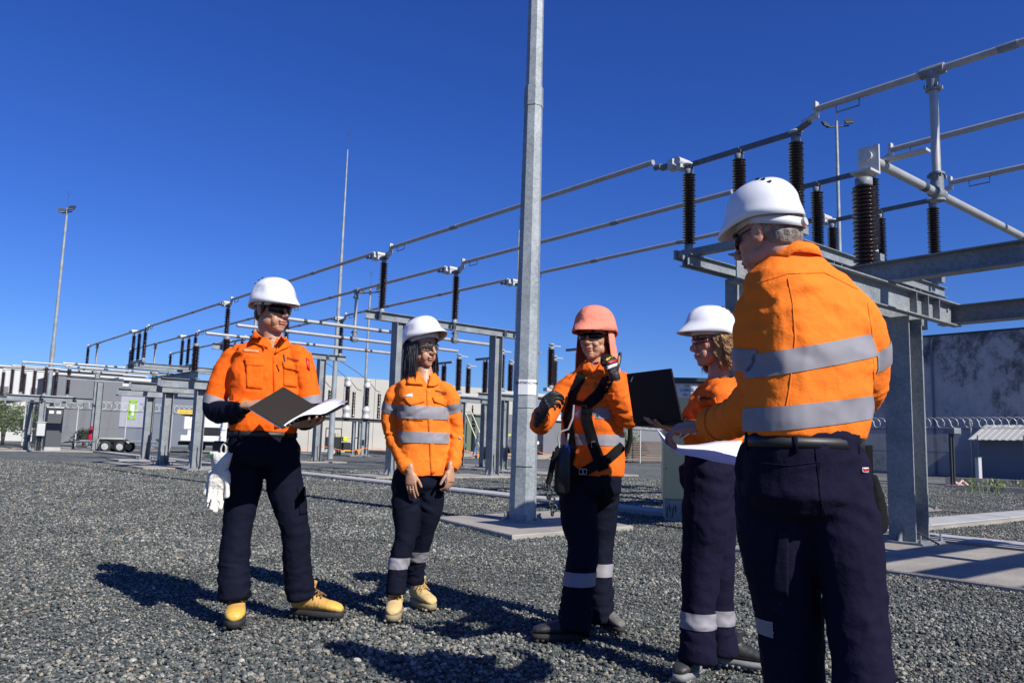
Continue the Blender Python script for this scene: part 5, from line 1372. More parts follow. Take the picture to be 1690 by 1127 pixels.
def seam(P, me, pxs, Y, name, m, parent, r=.0022, off=.001, sub=6):
    mb = MB(); pts = []
    for (x0, y0), (x1, y1) in zip(pxs[:-1], pxs[1:]):
        for k in range(sub):
            x, y = x0 + (x1 - x0) * k / sub, y0 + (y1 - y0) * k / sub; h, nn = on_mesh(P, me, P.L(A(x, y, Y)), pxdir(x, y)); pts.append(h + nn * off)
    x, y = pxs[-1]; h, nn = on_mesh(P, me, P.L(A(x, y, Y)), pxdir(x, y)); pts.append(h + nn * off)
    mb.path(pts, r, 6); return P.put(name, mb.mesh(name, m), m, parent)
def ptext(P, me, txt, px, py, size, Y, m, parent, right=None, bold=0):
    t = text_mesh(txt, size, m, 'lettering', .0003); C = get_co(t); c = P.L(A(px, py, Y)); d = pxdir(px, py); rr = Vector(right) if right else cR; uu = rr.cross(-d).normalized() * -1; uu = (-d).cross(rr).normalized()
    out = np.zeros_like(C)
    for i, (x, y, z) in enumerate(C): h, nn = on_mesh(P, me, c + rr * x + uu * y, d); out[i] = h + nn * (.0035 + z)
    set_co(t, out); return P.put('lettering', t, m, parent)

def limb_keep(P, arms_rad, want):
    """face centre filter: want = -1 torso, else the index of the limb; arms_rad = list of [(p,q,r)...] bone lists"""
    def ratio(c, bones):
        best = 9
        for p, q, r in bones:
            d = q - p; t = max(0, min(1, (c - p).dot(d) / d.length_squared)); best = min(best, (c - (p + d * t)).length / r)
        return best
    def keep(c):
        rs_ = [ratio(c, b) for b in arms_rad]; k = min(range(len(rs_)), key=lambda i: rs_[i])
        return (rs_[k] > 1.22) if want < 0 else (k == want and rs_[k] < 1.35)
    return keep

def bones(P, ar): return [(P.L(ar[i][0]), P.L(ar[i + 1][0]), max(ar[i][1], ar[i + 1][1])) for i in range(len(ar) - 1)]

def leg_skin(P, legs):
    for lg in legs: chain(P.body, [(P.L(p), q * .62) for p, q in lg[:-1]] + [(P.L(lg[-2][0]).lerp(P.L(lg[-1][0]), .45), .045)], 12)

def smark(P, me, x0, y0, x1, y1, Y, m, parent, off=.004):
    """small stitched mark, too small to read: a lozenge followed by a row of stitches"""
    mb = MB(); n = 9; d = pxdir((x0 + x1) / 2, (y0 + y1) / 2)
    for k in range(n):
        h, nn = on_mesh(P, me, P.L(A(x0 + (x1 - x0) * k / (n - 1), y0 + (y1 - y0) * k / (n - 1), Y)), d); c = h + nn * off; w = .0045 if k else .007; q = .0035 if k else .007
        mb.add([c - cR * w, c - cU * q, c + cR * w, c + cU * q] if not k else [c - cR * w - cU * q, c + cR * w - cU * q, c + cR * w * .8 + cU * q, c - cR * w * .8 + cU * q], [(0, 1, 2, 3)], False)
    return P.put('embroidered_mark', mb.mesh('embroidered_mark', m), m, parent)
def slat(t): return t
def put_hands(P, arms, wr, meshes): pass
# ------------------------------------------------------------------ man with the open folder
def man_folder():
    P = Person('man in bright red-orange shirt and dark sunglasses, holding an open folder', G(450, 1030))
    P.skinm = M['skin1']; Y = 4.55
    fw = Vector((.30, -1, 0)).normalized(); r, f, u = frame(fw, (0, 0, 1))
    hd = A(449, 514, Y); hfw = Vector((.83, -.55, -.02))
    head = head_mesh(P, hd, hfw, (0, 0, 1), 1.08, neck=A(449, 562, Y + .02))
    T0 = []
    for px, py, w, d in ((448, 560, .068, .058), (446, 568, .125, .075), (445, 581, .190, .098), (443, 612, .212, .122), (440, 645, .205, .13), (438, 675, .198, .132), (436, 700, .190, .130), (434, 714, .182, .122)):
        T0.append((A(px, py, Y), w * .98, d, r, f))
    armR = [(A(398, 584, Y), .060), (A(378, 602, Y), .066), (A(357, 655, Y - .02), .062), (A(358, 678, Y - .06), .064), (A(385, 677, Y - .22), .050), (A(406, 669, Y - .34), .040)]
    armL = [(A(489, 585, Y), .060), (A(501, 604, Y), .064), (A(511, 655, Y), .058), (A(512, 682, Y - .05), .058), (A(507, 692, Y - .20), .048), (A(500, 697, Y - .30), .040)]
    so, sme = shirt(P, T0, [armR, armL], M['or1'], 2, torso_fold=.007, slant=(.7, .0, 0))
    vneck(P, sme, [(441, 550), (461, 550), (451, 577)])
    for ar, ix in ((armR, 0), (armL, 1)):
        kp = limb_keep(P, [bones(P, armR), bones(P, armL)], ix)
        ax = (P.L(ar[2][0]) - P.L(ar[1][0])).normalized(); c1 = P.L(ar[2][0]) + ax * .01
        cut_band(sme, [(c1, -ax)], kp, .0018, 'navy_sleeve', M['navy'], so)
        cut_band(sme, [(c1 - ax * .008, -ax), (c1 + ax * .040, ax)], lambda q_, kp=kp, c1=c1: kp(q_) and (q_ - c1).length < .095, .0045, 'sleeve_tape', M['tape'], so)
    legR = [(A(410, 735, Y), .098), (A(402, 800, Y), .100), (A(393, 868, Y - .03), .079), (A(386, 930, Y - .06), .080), (A(388, 986, Y - .09), .086)]
    legL = [(A(463, 735, Y + .02), .098), (A(470, 800, Y + .04), .098), (A(486, 868, Y + .05), .079), (A(490, 930, Y + .07), .078), (A(497, 984, Y + .08), .076)]
    tr, tme = trousers(P, A(410, 742, Y), A(463, 742, Y), [legR, legL], A(434, 708, Y), fw, M['navy'], (.178, .12), 4)
    belt(P, A(434, 716, Y), fw, M['black'], (.185, .126))
    wR, wL = A(410, 668, Y - .36), A(492, 700, Y - .34)
    hR = hand_mesh(P, wR, (.88, -.22, .02), (.1, .55, -.6), (1.15, 1.2, 1.2, 1.25), (.7, .5), .02, 1.0, left=False)
    hL = hand_mesh(P, wL, (.45, -.35, -.02), (0, -.05, 1), (.35, .3, .35, .45), (1.0, .2), .10, 1.0, left=True)
    chain(P.body, [(P.L(A(447, 600, Y)), .085), (P.L(A(437, 690, Y)), .10)])
    ellipsoid(P.body, P.L(A(450, 576, Y - .028)), (.055, .045, .045))
    for ar, hw in ((armR, wR), (armL, wL)): chain(P.body, [(P.L(p), q * .6) for p, q in ar[:-1]] + [(P.L(hw), .026)], 12)
    leg_skin(P, (legR, legL))
    P.finish(M['skin1'], [head, hR, hL])
    helmet(P, 0, tilt=-.03, sc=1.05, dz=-.004)
    wrap_glasses(P, h=.025, zc=.006)
    c, r_, f_, u_, s = P.hd; hb = MB(); Mx = Matrix((r_, f_, u_)).transposed()
    ellipsoid(hb, P.T(0, -.028, .038), (.081, .088, .082), Mx); ellipsoid(hb, P.T(0, -.052, -.012), (.068, .058, .060), Mx)
    for sx in (-1, 1): hb.path([P.T(sx * .077, .026, .04), P.T(sx * .077, .020, .0), P.T(sx * .072, .017, -.022)], [.014, .010, .003], 8)
    hm = remesh(hb, .006, 2); folds(hm, [], 7, .002); P.put('hair', hm, M['hairb'])
    collar(P, A(449, 563, Y + .005), fw, (0, 0, 1), M['or1'], M['navy'], .066, .48, .030)
    ppatch(P, sme, [(450, 588), (458, 586), (462, 706), (453, 708)], Y - .13, 'placket', M['or1'], so, (2, 20), .0025)
    for qq in ([(421, 545), (432, 556), (444, 576), (412, 566)], [(464, 554), (482, 572), (472, 577), (453, 584)]): ppatch(P, sme, qq, Y - .12, 'lapel', M['or1'], so, (6, 6), .012, .005)
    for q in (([(404, 592), (437, 593), (436, 604), (405, 604)]), ([(466, 596), (494, 600), (494, 614), (468, 608)])): ppatch(P, sme, q, Y - .12, 'pocket_flap', M['or1'], so, (8, 4), .006, .004)
    for q in (([(406, 600), (435, 601), (433, 642), (407, 640)]), ([(468, 602), (493, 606), (490, 640), (468, 636)])): ppatch(P, sme, q, Y - .12, 'chest_pocket', M['or1'], so, (8, 8), .003, .003)
    ppatch(P, sme, [(401, 576), (427, 578), (427, 582), (401, 580)], Y - .1, 'faded_name_strip', mat('salmon_patch', (.85, .26, .12), .7), so, (6, 2), .003)
    smark(P, sme, 474, 591, 493, 595, Y - .12, mat('brown_thread', (.25, .04, .01), .8), so)
    pn = MB(); pn.tube(P.L(A(468, 585, Y - .15)), P.L(A(470, 597, Y - .15)), .005, 8); P.put('pen', pn.mesh('pen', M['black']), M['black'], so)
    ppatch(P, sme, [(505, 590), (510, 594), (511, 612), (507, 608)], Y, 'red_badge', M['red'], so, (2, 3), .004)
    ppatch(P, tme, [(490, 802), (504, 802), (506, 848), (494, 850)], Y - .1, 'cargo_pocket', M['navy'], tr, (4, 6), .005, .004)
    seam(P, tme, [(441, 722), (443, 760), (440, 800)], Y - .12, 'fly_seam', M['navy'], tr, .002)
    lace = mat('brown_lace', (.22, .12, .04), .8)
    boot(P, G(391, 1012, .018), Vector((.28, -1, 0)), 1.14, M['boot'], M['rubber'], lace, M['toe'], L=.28)
    boot(P, G(482, 1010, .018), Vector((.93, -.2, 0)), 1.06, M['boot'], M['rubber'], lace, M['toe'], L=.29)
    return P
man_folder()
# the open folder
def quad_plate(mb, a, b, c, d, th):
    a, b, c, d = [Vector(x) for x in (a, b, c, d)]; n = (b - a).cross(c - a).normalized() * th
    mb.add([a, b, c, d, a + n, b + n, c + n, d + n], [(3, 2, 1, 0), (4, 5, 6, 7), (0, 1, 5, 4), (1, 2, 6, 5), (2, 3, 7, 6), (3, 0, 4, 7)], False)
t0 = A(468, 638, 4.24); r0 = A(525, 672, 4.25); b0 = A(467, 706, 4.03); l0 = A(411, 672, 4.02); o = (t0 + b0) / 2
th = thing('open_folder', 'dark covered open folder with white pages in the hands of the left man', 'folder', o)
cov = mat('taupe_cover', (.022, .018, .014), .5, spec=.2)
mb = MB(); quad_plate(mb, t0 - o, r0 - o, b0 - o, l0 - o, .003); mb.build('left_cover', cov, th)
pg = mat('paper', (.82, .82, .85), .7)
n_ = (r0 - t0).cross(b0 - t0).normalized(); n2_ = n_ if n_.y > 0 else -n_
mb = MB()
for k in range(3):
    quad_plate(mb, t0 - o + n2_ * (.004 + k * .003), r0 - o + n2_ * (.004 + k * .003), b0 - o + n2_ * (.004 + k * .003), l0 - o + n2_ * (.004 + k * .003), .0018)
mb.build('left_pages', pg, th)
e1, e2 = A(574, 667, 4.34), A(538, 686, 4.10)
mb = MB(); quad_plate(mb, r0 - o, e1 - o, e2 - o, b0 - o, .003); mb.build('right_cover', cov, th)
mb = MB(); vs = []; n = 14
for j in range(2):
    P0, P1 = ((r0, e1), (b0, e2))[j]
    for i in range(n + 1):
        t = i / n; vs.append(P0.lerp(P1, t) - o + Vector((0, 0, .004 + .028 * math.sin(PI * min(1, t * 1.15)) * (1 - .3 * t) + (.010 * t))))
mb.add(vs, [(i, i + 1, n + 2 + i, n + 1 + i) for i in range(n)], True); pgo = mb.build('right_page', pg, th); pgo.modifiers.new('s', 'SOLIDIFY').thickness = .006
mb = MB()
for k in range(9):
    p = r0.lerp(b0, (k + .5) / 9) - o; mb.path([p + Vector((.006 * math.cos(a), -.006 * math.sin(a) - .004, .006 * math.sin(a))) for a in [i * PI / 4 for i in range(8)]], .0022, 5, True)
mb.build('spiral_binding', M['white'], th)
# hanging gloves
th = thing('work_gloves', 'pair of white rigger gloves clipped to the belt of the left man', 'gloves', A(360, 775, 4.36))
class _Q:
    def __init__(s, o): s.o = o
    def L(s, p): return Vector(p) - s.o
Q = _Q(A(360, 775, 4.36))
for k, (px, py, rz, nm) in enumerate(((361, 768, .08, -.7), (366, 770, -.12, -.9))):
    me = hand_mesh(Q, A(px, py, 4.38 - .03 * k), (rz, .02, -1), (.3 * (1 if k else -1), -1, 0), (.30, .28, .30, .35), (.25, .25), -.02, 1.25, left=bool(k)); folds(me, [], k + 3, .003)
    me.materials.append(M['glove']); g = link('glove', me, th); [setattr(p, 'use_smooth', True) for p in me.polygons]
    mb = MB(); c = Q.L(A(px, py, 4.38 - .03 * k)); mb.smooth = True
    rr_ = [(c + Vector((0, 0, z)), Vector((w, 0, 0)), Vector((0, w * .5, 0))) for z, w in ((-.02, .036), (.03, .046), (.075, .055))]; loft(mb, rr_, 18); mb.build('cuff', M['glove'], g)
mb = MB(); mb.box(Q.L(A(359, 751, 4.36)), (.10, .05, .012)); mb.build('lining', mat('green_lining', (.02, .10, .05), .8), th)
mb = MB(); a = Q.L(A(369, 742, 4.34)); mb.path([a + Vector((.014 * math.cos(t), 0, .03 * math.sin(t))) for t in [i * PI / 6 for i in range(12)]], .005, 6, True); mb.build('clip', M['alu_w'], th)
mb = MB(); mb.box(Q.L(A(361, 738, 4.4)), (.06, .04, .07), bev=.008); mb.build('pouch', M['black'], th)

# ------------------------------------------------------------------ woman in the middle left
def woman_mid():
    P = Person('woman with long black hair, white helmet and wheat boots standing with hands down', G(672, 1022))
    P.skinm = M['skin2']; Y = 4.78
    fw = Vector((.38, -1, 0)).normalized(); r, f, u = frame(fw, (0, 0, 1))
    head = head_mesh(P, A(697, 573, Y), Vector((.74, -.66, -.12)), Vector((.0, -.02, 1)), .99, female=True, neck=A(699, 618, Y + .01))
    T0 = [(A(px, py, Y), w, d, r, f) for px, py, w, d in ((699, 615, .058, .052), (697, 623, .105, .068), (696, 634, .150, .085), (697, 660, .158, .100), (699, 684, .150, .112), (700, 715, .148, .108), (701, 745, .155, .112), (703, 772, .162, .118), (704, 784, .158, .115))]
    armR = [(A(666, 638, Y), .044), (A(651, 655, Y), .054), (A(643, 690, Y + .02), .052), (A(650, 722, Y + .01), .050), (A(662, 752, Y - .06), .044), (A(672, 772, Y - .12), .040)]
    armL = [(A(731, 640, Y), .042), (A(744, 658, Y), .050), (A(749, 690, Y + .03), .047), (A(753, 722, Y + .03), .044), (A(751, 752, Y - .03), .042), (A(746, 772, Y - .07), .037)]
    so, sme = shirt(P, T0, [armR, armL], M['or2'], 5, torso_fold=.0045, slant=(.5, .0, 0), vox=.0075)
    vneck(P, sme, [(690, 610), (714, 610), (704, 634)])
    B = [bones(P, armR), bones(P, armL)]; kt = limb_keep(P, B, -1); up = Vector((0, 0, 1))
    for z0, z1 in ((A(700, 692, Y).z, A(700, 671, Y).z), (A(700, 731, Y).z, A(700, 713, Y).z)):
        cut_band(sme, [(Vector((0, 0, z0)), -up), (Vector((0, 0, z1)), up)], kt, .0055, 'body_tape', M['tape'], so)
    for ix, ar in enumerate((armR, armL)):
        ax = (P.L(ar[2][0]) - P.L(ar[1][0])).normalized(); c1 = P.L(A(643, 668, Y) if ix == 0 else A(748, 668, Y))
        kk = limb_keep(P, B, ix); cut_band(sme, [(c1 - ax * .012, -ax), (c1 + ax * .045, ax)], lambda q_, kk=kk, c1=c1: kk(q_) and (q_ - c1).length < .12, .003, 'sleeve_tape', M['tape'], so)
        fa = (P.L(ar[5][0]) - P.L(ar[4][0])).normalized(); cut_band(sme, [(P.L(ar[5][0]) - fa * .05, -fa)], limb_keep(P, B, ix), .003, 'cuff', M['or2'], so)
    legR = [(A(672, 790, Y), .090), (A(671, 835, Y - .01), .088), (A(670, 885, Y - .04), .064), (A(658, 928, Y - .06), .057), (A(653, 978, Y - .09), .058)]
    legL = [(A(710, 790, Y + .02), .088), (A(708, 835, Y + .02), .084), (A(698, 885, Y + .05), .060), (A(688, 925, Y + .10), .056), (A(685, 960, Y + .12), .056)]
    tr, tme = trousers(P, A(674, 785, Y), A(709, 785, Y), [legR, legL], A(703, 762, Y), fw, M['navy'], (.135, .10), 8, vox=.0075, ank=(.045, .0035), tb=.0015)
    for lg, k in ((legR, 0), (legL, 1)):
        zc = P.L(A(660, 928, Y - .06)).z if k == 0 else P.L(A(688, 917, Y + .1)).z; Lb = [[(P.L(l[i][0]), P.L(l[i + 1][0]), l[i][1]) for i in range(4)] for l in (legR, legL)]
        cut_band(tme, [(Vector((0, 0, zc - .031)), -up), (Vector((0, 0, zc + .031)), up)], limb_keep(P, Lb, k), .003, 'leg_tape', M['tape'], tr)
    wR, wL = A(677, 777, Y - .14), A(744, 773, Y - .09)
    hR = hand_mesh(P, wR, (.12, -.05, -1), (.25, .95, 0), (.28, .25, .30, .35), (.5, .2), .02, .84, left=False)
    hL = hand_mesh(P, wL, (.02, -.12, -1), (-.8, .6, 0), (.55, .6, .65, .7), (.5, .3), .02, .84, left=True)
    chain(P.body, [(P.L(A(698, 650, Y - .02)), .078), (P.L(A(700, 760, Y)), .085)]); ellipsoid(P.body, P.L(A(701, 640, Y - .03)), (.06, .045, .05))
    for ar, hw in ((armR, wR), (armL, wL)): chain(P.body, [(P.L(p), q * .6) for p, q in ar[:-1]] + [(P.L(hw), .023)], 12)
    leg_skin(P, (legR, legL))
    P.finish(M['skin2'], [head, hR, hL])
    P.hel, _hp = helmet(P, 2, tilt=.40, dz=-.006, sc=1.08, back=.006)
    ppatch(P, P.hel.data, [(706, 541), (712, 543), (711, 549), (705, 547)], Y - .1, 'emblem', ink, P.hel, (2, 2), .002, .001)
    wrap_glasses(P, M['clear'], 'safety_glasses', h=.018)
    collar(P, A(699, 620, Y + .005), fw, (0, 0, 1), M['or2'], None, .060, .55, .024)
    for qq in ([(676, 617), (688, 622), (700, 636), (672, 634)], [(712, 620), (724, 634), (716, 638), (706, 638)]): ppatch(P, sme, qq, Y - .1, 'lapel', M['or2'], so, (6, 6), .012, .004)
    # straight hair: cap plus many strands falling to the shoulders
    c, r_, f_, u_, s = P.hd; Mx = Matrix((r_, f_, u_)).transposed(); hb = MB(); ellipsoid(hb, P.T(0, -.025, .02), (.082 * .93, .085, .085), Mx); ellipsoid(hb, P.T(0, -.045, -.045), (.068, .055, .075), Mx); hm = remesh(hb, .006, 2); ho = P.put('hair', hm, M['hairb'])
    rr = random.Random(5); st = MB()
    for k in range(900):
        a = rr.uniform(.92, 2 * PI - .92); q0 = rr.uniform(.078, .096); x, y = q0 * math.sin(a), q0 * math.cos(a) - .016
        L_ = rr.uniform(.20, .275) if rr.random() < .85 else rr.uniform(.15, .30); p = P.T(x * .97, y, .03); pts = [p]
        ox, oy = rr.gauss(0, .008), rr.gauss(0, .008)
        for j in range(1, 7):
            q = j / 6; e = P.T(x * (1 + .16 * math.sin(q * 2.0)) + ox * q, y * (1 - .05 * q) + oy * q + (.012 * q if abs(math.sin(a)) > .6 else 0), .03) ; e.z = p.z - L_ * q; pts.append(e + Vector((rr.gauss(0, .0016), rr.gauss(0, .0016), 0)))
        st.path(pts, [.0026, .0028, .0026, .0024, .0021, .0015, .0005], 4)
    P.put('hair_strands', st.mesh('hair_strands', M['hairb']), M['hairb'], ho)
    # shirt details
    ppatch(P, sme, [(703, 642), (711, 640), (719, 780), (711, 784)], Y - .12, 'placket', M['or2'], so, (2, 20), .0025)
    for q in ([(664, 655), (702, 654), (701, 663), (677, 670)], [(713, 655), (738, 660), (738, 672), (716, 663)]): ppatch(P, sme, q, Y - .12, 'pocket_flap', M['or2'], so, (8, 4), .007, .004)
    for q in ([(673, 668), (700, 666), (698, 695), (672, 694)], [(716, 666), (737, 668), (735, 694), (716, 692)]): ppatch(P, sme, q, Y - .12, 'chest_pocket', M['or2'], so, (8, 6), .0012, .002)
    ppatch(P, sme, [(669, 652), (681, 650), (681, 655), (669, 657)], Y - .12, 'white_label', M['white'], so, (3, 2), .010)
    smark(P, sme, 719, 645, 737, 648, Y - .1, mat('brown_thread2', (.12, .05, .02), .8), so)
    smark(P, sme, 671, 654, 679, 653, Y - .1, mat('blue_thread', (.05, .08, .3), .8), so, .009)
    ri = MB(); ri.path([P.L(wR + Vector((.016, -.055, -.10))) + Vector((.008 * math.cos(t), .009 * math.sin(t), 0)) for t in [i * PI / 5 for i in range(10)]], .0015, 5, True); P.put('ring', ri.mesh('ring', M['alu_w']), M['alu_w'])
    lace = mat('tan_lace', (.42, .25, .09), .8)
    boot(P, G(655, 1005, .018), Vector((.04, -1, 0)), 1.08, M['boot2'], mat('tan_sole', (.26, .21, .12), .8), lace, None, L=.26)
    boot(P, G(681, 990, .018), Vector((.55, -.85, 0)), 1.06, M['boot2'], mat('tan_sole2', (.26, .21, .12), .8), lace, None, L=.26)
woman_mid()

# ------------------------------------------------------------------ man in harness
def strap(P, me, pxs, Y, w, name, m, parent, off=.006, cam_side=True, sub=5):
    """flat webbing laid over the garment along a pixel path seen from the front"""
    pts = []
    for (x0, y0), (x1, y1) in zip(pxs[:-1], pxs[1:]):
        for k in range(sub): pts.append((x0 + (x1 - x0) * k / sub, y0 + (y1 - y0) * k / sub))
    pts.append(pxs[-1]); vs = []
    for i, (x, y) in enumerate(pts):
        x1, y1 = pts[min(i + 1, len(pts) - 1)]; xa, ya = pts[max(i - 1, 0)]; dx, dy = x1 - xa, y1 - ya; l = math.hypot(dx, dy); nx, ny = -dy / l, dx / l
        for s_ in (-1, 0, 1):
            h, nn = on_mesh(P, me, P.L(A(x + nx * w * s_ / 2, y + ny * w * s_ / 2, Y)), pxdir(x, y)); vs.append(h + nn * off)
    mb = MB(); mb.add(vs, [(i * 3 + j, i * 3 + j + 1, i * 3 + 4 + j, i * 3 + 3 + j) for i in range(len(pts) - 1) for j in (0, 1)], True)
    o = P.put(name, mb.mesh(name, m), m, parent); [setattr(q_, 'use_smooth', False) for q_ in o.data.polygons]; s = o.modifiers.new('s', 'SOLIDIFY'); s.thickness = .004; s.offset = 0; return o
def man_harness():
    P = Person('smiling man in coral helmet cover, black gloves and safety harness, gesturing', G(962, 1048))
    P.skinm = M['skin2']; Y = 4.6
    fw = Vector((-.66, -.76, 0)).normalized(); r, f, u = frame(fw, (0, 0, 1))
    head = head_mesh(P, A(983, 560, Y), Vector((-.52, -.86, -.02)), Vector((-.05, 0, 1)), 1.05, neck=A(984, 606, Y + .02), smile=True)
    T0 = [(A(px, py, Y), w, d, r, f) for px, py, w, d in ((984, 598, .066, .058), (983, 608, .12, .075), (981, 622, .175, .095), (979, 650, .195, .12), (977, 685, .180, .132), (977, 715, .178, .138), (978, 745, .182, .142), (979, 770, .180, .140), (979, 784, .172, .132))]
    armR = [(A(940, 632, Y), .048), (A(925, 652, Y), .060), (A(906, 680, Y - .04), .060), (A(893, 700, Y - .10), .058), (A(892, 692, Y - .22), .050), (A(893, 682, Y - .30), .042)]
    armL = [(A(1026, 628, Y), .058), (A(1036, 645, Y), .064), (A(1040, 672, Y - .08), .064), (A(1034, 690, Y - .14), .062), (A(1021, 655, Y - .20), .054), (A(1013, 628, Y - .22), .046)]
    so, sme = shirt(P, T0, [armR, armL], M['or3'], 12, torso_fold=.006, slant=(-.4, .0, 0))
    vneck(P, sme, [(972, 590), (994, 590), (980, 612)])
    B = [bones(P, armR), bones(P, armL)]; kt = limb_keep(P, B, -1); up = Vector((0, 0, 1))
    for z0, z1 in ((A(978, 692, Y).z, A(978, 675, Y).z), (A(978, 735, Y).z, A(978, 717, Y).z)): cut_band(sme, [(Vector((0, 0, z0)), -up), (Vector((0, 0, z1)), up)], kt, .003, 'body_tape', M['tape'], so)
    legR = [(A(953, 790, Y - .02), .106), (A(955, 850, Y - .06), .104), (A(962, 900, Y - .14), .084), (A(956, 955, Y - .22), .080), (A(946, 1040, Y - .32), .088)]
    legL = [(A(996, 790, Y + .04), .100), (A(992, 850, Y + .08), .096), (A(991, 900, Y + .08), .074), (A(991, 950, Y + .04), .066), (A(994, 1026, Y - .02), .068)]
    tr, tme = trousers(P, A(955, 795, Y), A(996, 795, Y), [legR, legL], A(979, 768, Y), fw, M['navy'], (.165, .125), 15)
    Lb = [[(P.L(l[i][0]), P.L(l[i + 1][0]), l[i][1]) for i in range(4)] for l in (legR, legL)]
    for k, zc in ((0, P.L(A(960, 953, Y - .22)).z), (1, P.L(A(992, 939, Y + .04)).z)): cut_band(tme, [(Vector((0, 0, zc - .034)), -up), (Vector((0, 0, zc + .034)), up)], limb_keep(P, Lb, k), .003, 'leg_tape', M['tape'], tr)
    wR, wL = A(890, 688, Y - .33), A(1014, 622, Y - .24)
    gR = hand_mesh(P, wR, (.22, -.40, .50), (.95, .35, .05), (.95, .95, 1.0, 1.05), (.75, .6), .02, 1.22, left=False)
    gL = hand_mesh(P, wL, (-.22, -.10, 1), (-.55, .7, .1), (1.35, 1.35, 1.4, 1.45), (.55, -.1), .02, 1.08, left=True)
    for ar, hw in ((armR, wR), (armL, wL)): chain(P.body, [(P.L(p), q * .6) for p, q in ar[:-1]] + [(P.L(hw), .026)], 12)
    chain(P.body, [(P.L(A(981, 640, Y - .02)), .09), (P.L(A(978, 760, Y)), .11)]); ellipsoid(P.body, P.L(A(981, 622, Y - .035)), (.07, .05, .055))
    leg_skin(P, (legR, legL))
    iR = hand_mesh(P, wR, (.22, -.40, .50), (.95, .35, .05), (.95, .95, 1.0, 1.05), (.75, .6), .03, .93, left=False)
    iL = hand_mesh(P, wL, (-.22, -.10, 1), (-.55, .7, .1), (1.35, 1.35, 1.4, 1.45), (.55, -.1), .02, .93, left=True)
    P.finish(M['skin2'], [head, iR, iL])
    for g, w, ar in ((gR, wR, armR), (gL, wL, armL)):
        go = P.put('glove', g, M['bglove']); d = (P.L(w) - P.L(ar[4][0])).normalized(); mb = MB(); chain(mb, [(P.L(w) - d * .05, .034), (P.L(w) + d * .01, .032)], 16); P.put('glove_cuff', remesh(mb, .005, 2), M['bglove'], go)
        if g is gL:
            lb = MB()
            for k, (dz, mm) in enumerate(((.0, 'white'), (.012, 'red'), (.026, 'white'), (.040, 'lime'))):
                pass
            for px, py, ww, hh, mm in ((1010, 604, 17, 5, 'white'), (1008, 598, 17, 4, 'red'), (1006, 591, 12, 3, 'yellow')):
                ppatch(P, g, [(px - ww / 2, py + 3 - hh / 2), (px + ww / 2, py - 3 - hh / 2), (px + ww / 2, py - 3 + hh / 2), (px - ww / 2, py + 3 + hh / 2)], Y - .3, 'glove_print', M[mm], go, (4, 2), .002, .001)
    h, HP = helmet(P, 3, 'cloth_covered_helmet', M['coral'], tilt=-.02, sc=1.08, dz=-.004)
    wrap_glasses(P, h=.018)
    for qq in ([(966, 596), (976, 602), (982, 616), (960, 612)], [(992, 600), (1008, 612), (1000, 624), (984, 614)]): ppatch(P, sme, qq, Y - .12, 'lapel', M['or3'], so, (6, 6), .012, .004)
    # neck flap hanging from the helmet behind and beside the face
    c, r_, f_, u_, s = P.hd; n = 40; vs = []
    for j in range(9):
        q = j / 8
        for i in range(n + 1):
            a = 1.15 + (2 * PI - 2.3) * i / n; wv = .006 * math.sin(a * 7 + q * 2) * q
            rx, ry = .100 + .030 * q + wv, .118 + .015 * q + wv; vs.append(P.T(rx * math.sin(a), ry * math.cos(a) * (1 if math.cos(a) < 0 else .72), .045 - q * (.235 + .03 * abs(math.sin(a * .5 )) ** 2)))
    mb = MB(); mb.add(vs, [(j * (n + 1) + i, j * (n + 1) + i + 1, (j + 1) * (n + 1) + i + 1, (j + 1) * (n + 1) + i) for j in range(8) for i in range(n)], True); o = P.put('neck_flap', mb.mesh('neck_flap', M['coral']), M['coral'], h); o.modifiers.new('s', 'SOLIDIFY').thickness = .0025
    collar(P, A(984, 602, Y + .005), fw, (0, 0, 1), M['or3'], None, .064, .5, .028)
    ppatch(P, sme, [(975, 622), (984, 624), (978, 782), (968, 782)], Y - .14, 'placket', M['or3'], so, (2, 20), .0025)
    for q in ([(996, 650), (1014, 648), (1014, 660), (996, 660)],): ppatch(P, sme, q, Y - .13, 'pocket_flap', M['or3'], so, (6, 4), .006, .004)
    bl = M['blackt']; hs_ = P.put('harness', MB().box(P.L(A(981, 640, Y + .16)), (.10, .012, .09), bev=.004).mesh('harness', bl), bl)
    strap(P, sme, [(962, 618), (945, 650), (938, 690), (945, 740), (935, 775)], Y - .14, 15, 'shoulder_strap', bl, hs_)
    strap(P, sme, [(1006, 622), (990, 650), (970, 668), (968, 690), (980, 735), (996, 775)], Y - .14, 18, 'shoulder_strap', bl, hs_)
    strap(P, sme, [(945, 664), (958, 666), (972, 670)], Y - .15, 9, 'chest_strap', bl, hs_, .009)
    strap(P, sme, [(1026, 735), (1005, 755), (975, 772), (950, 786)], Y - .14, 15, 'waist_strap', bl, hs_, .010)
    strap(P, tme, [(996, 778), (1000, 800), (1008, 822)], Y - .14, 13, 'thigh_strap', bl, hs_, .006)
    strap(P, tme, [(952, 780), (940, 800), (932, 818)], Y - .14, 12, 'thigh_strap', bl, hs_, .006)
    for px, py in ((982, 733), (962, 778)):
        mb = MB(); c_ = P.L(A(px, py, Y - .17)); mb.path([c_ + cR * x + cU * z for x, z in ((-.02, -.014), (.02, -.014), (.02, .014), (-.02, .014))], .0035, 6, True); mb.path([c_ + cU * -.016, c_ + cU * .016], .003, 6); P.put('buckle', mb.mesh('buckle', M['alu']), M['alu'], hs_)
    # lanyard: hooks, strap, shock pack and chain of links at his right hip
    car = MB(); ch = [(947, 668), (945, 690), (938, 708), (925, 712), (921, 722), (923, 738), (930, 745), (936, 735), (938, 715)]
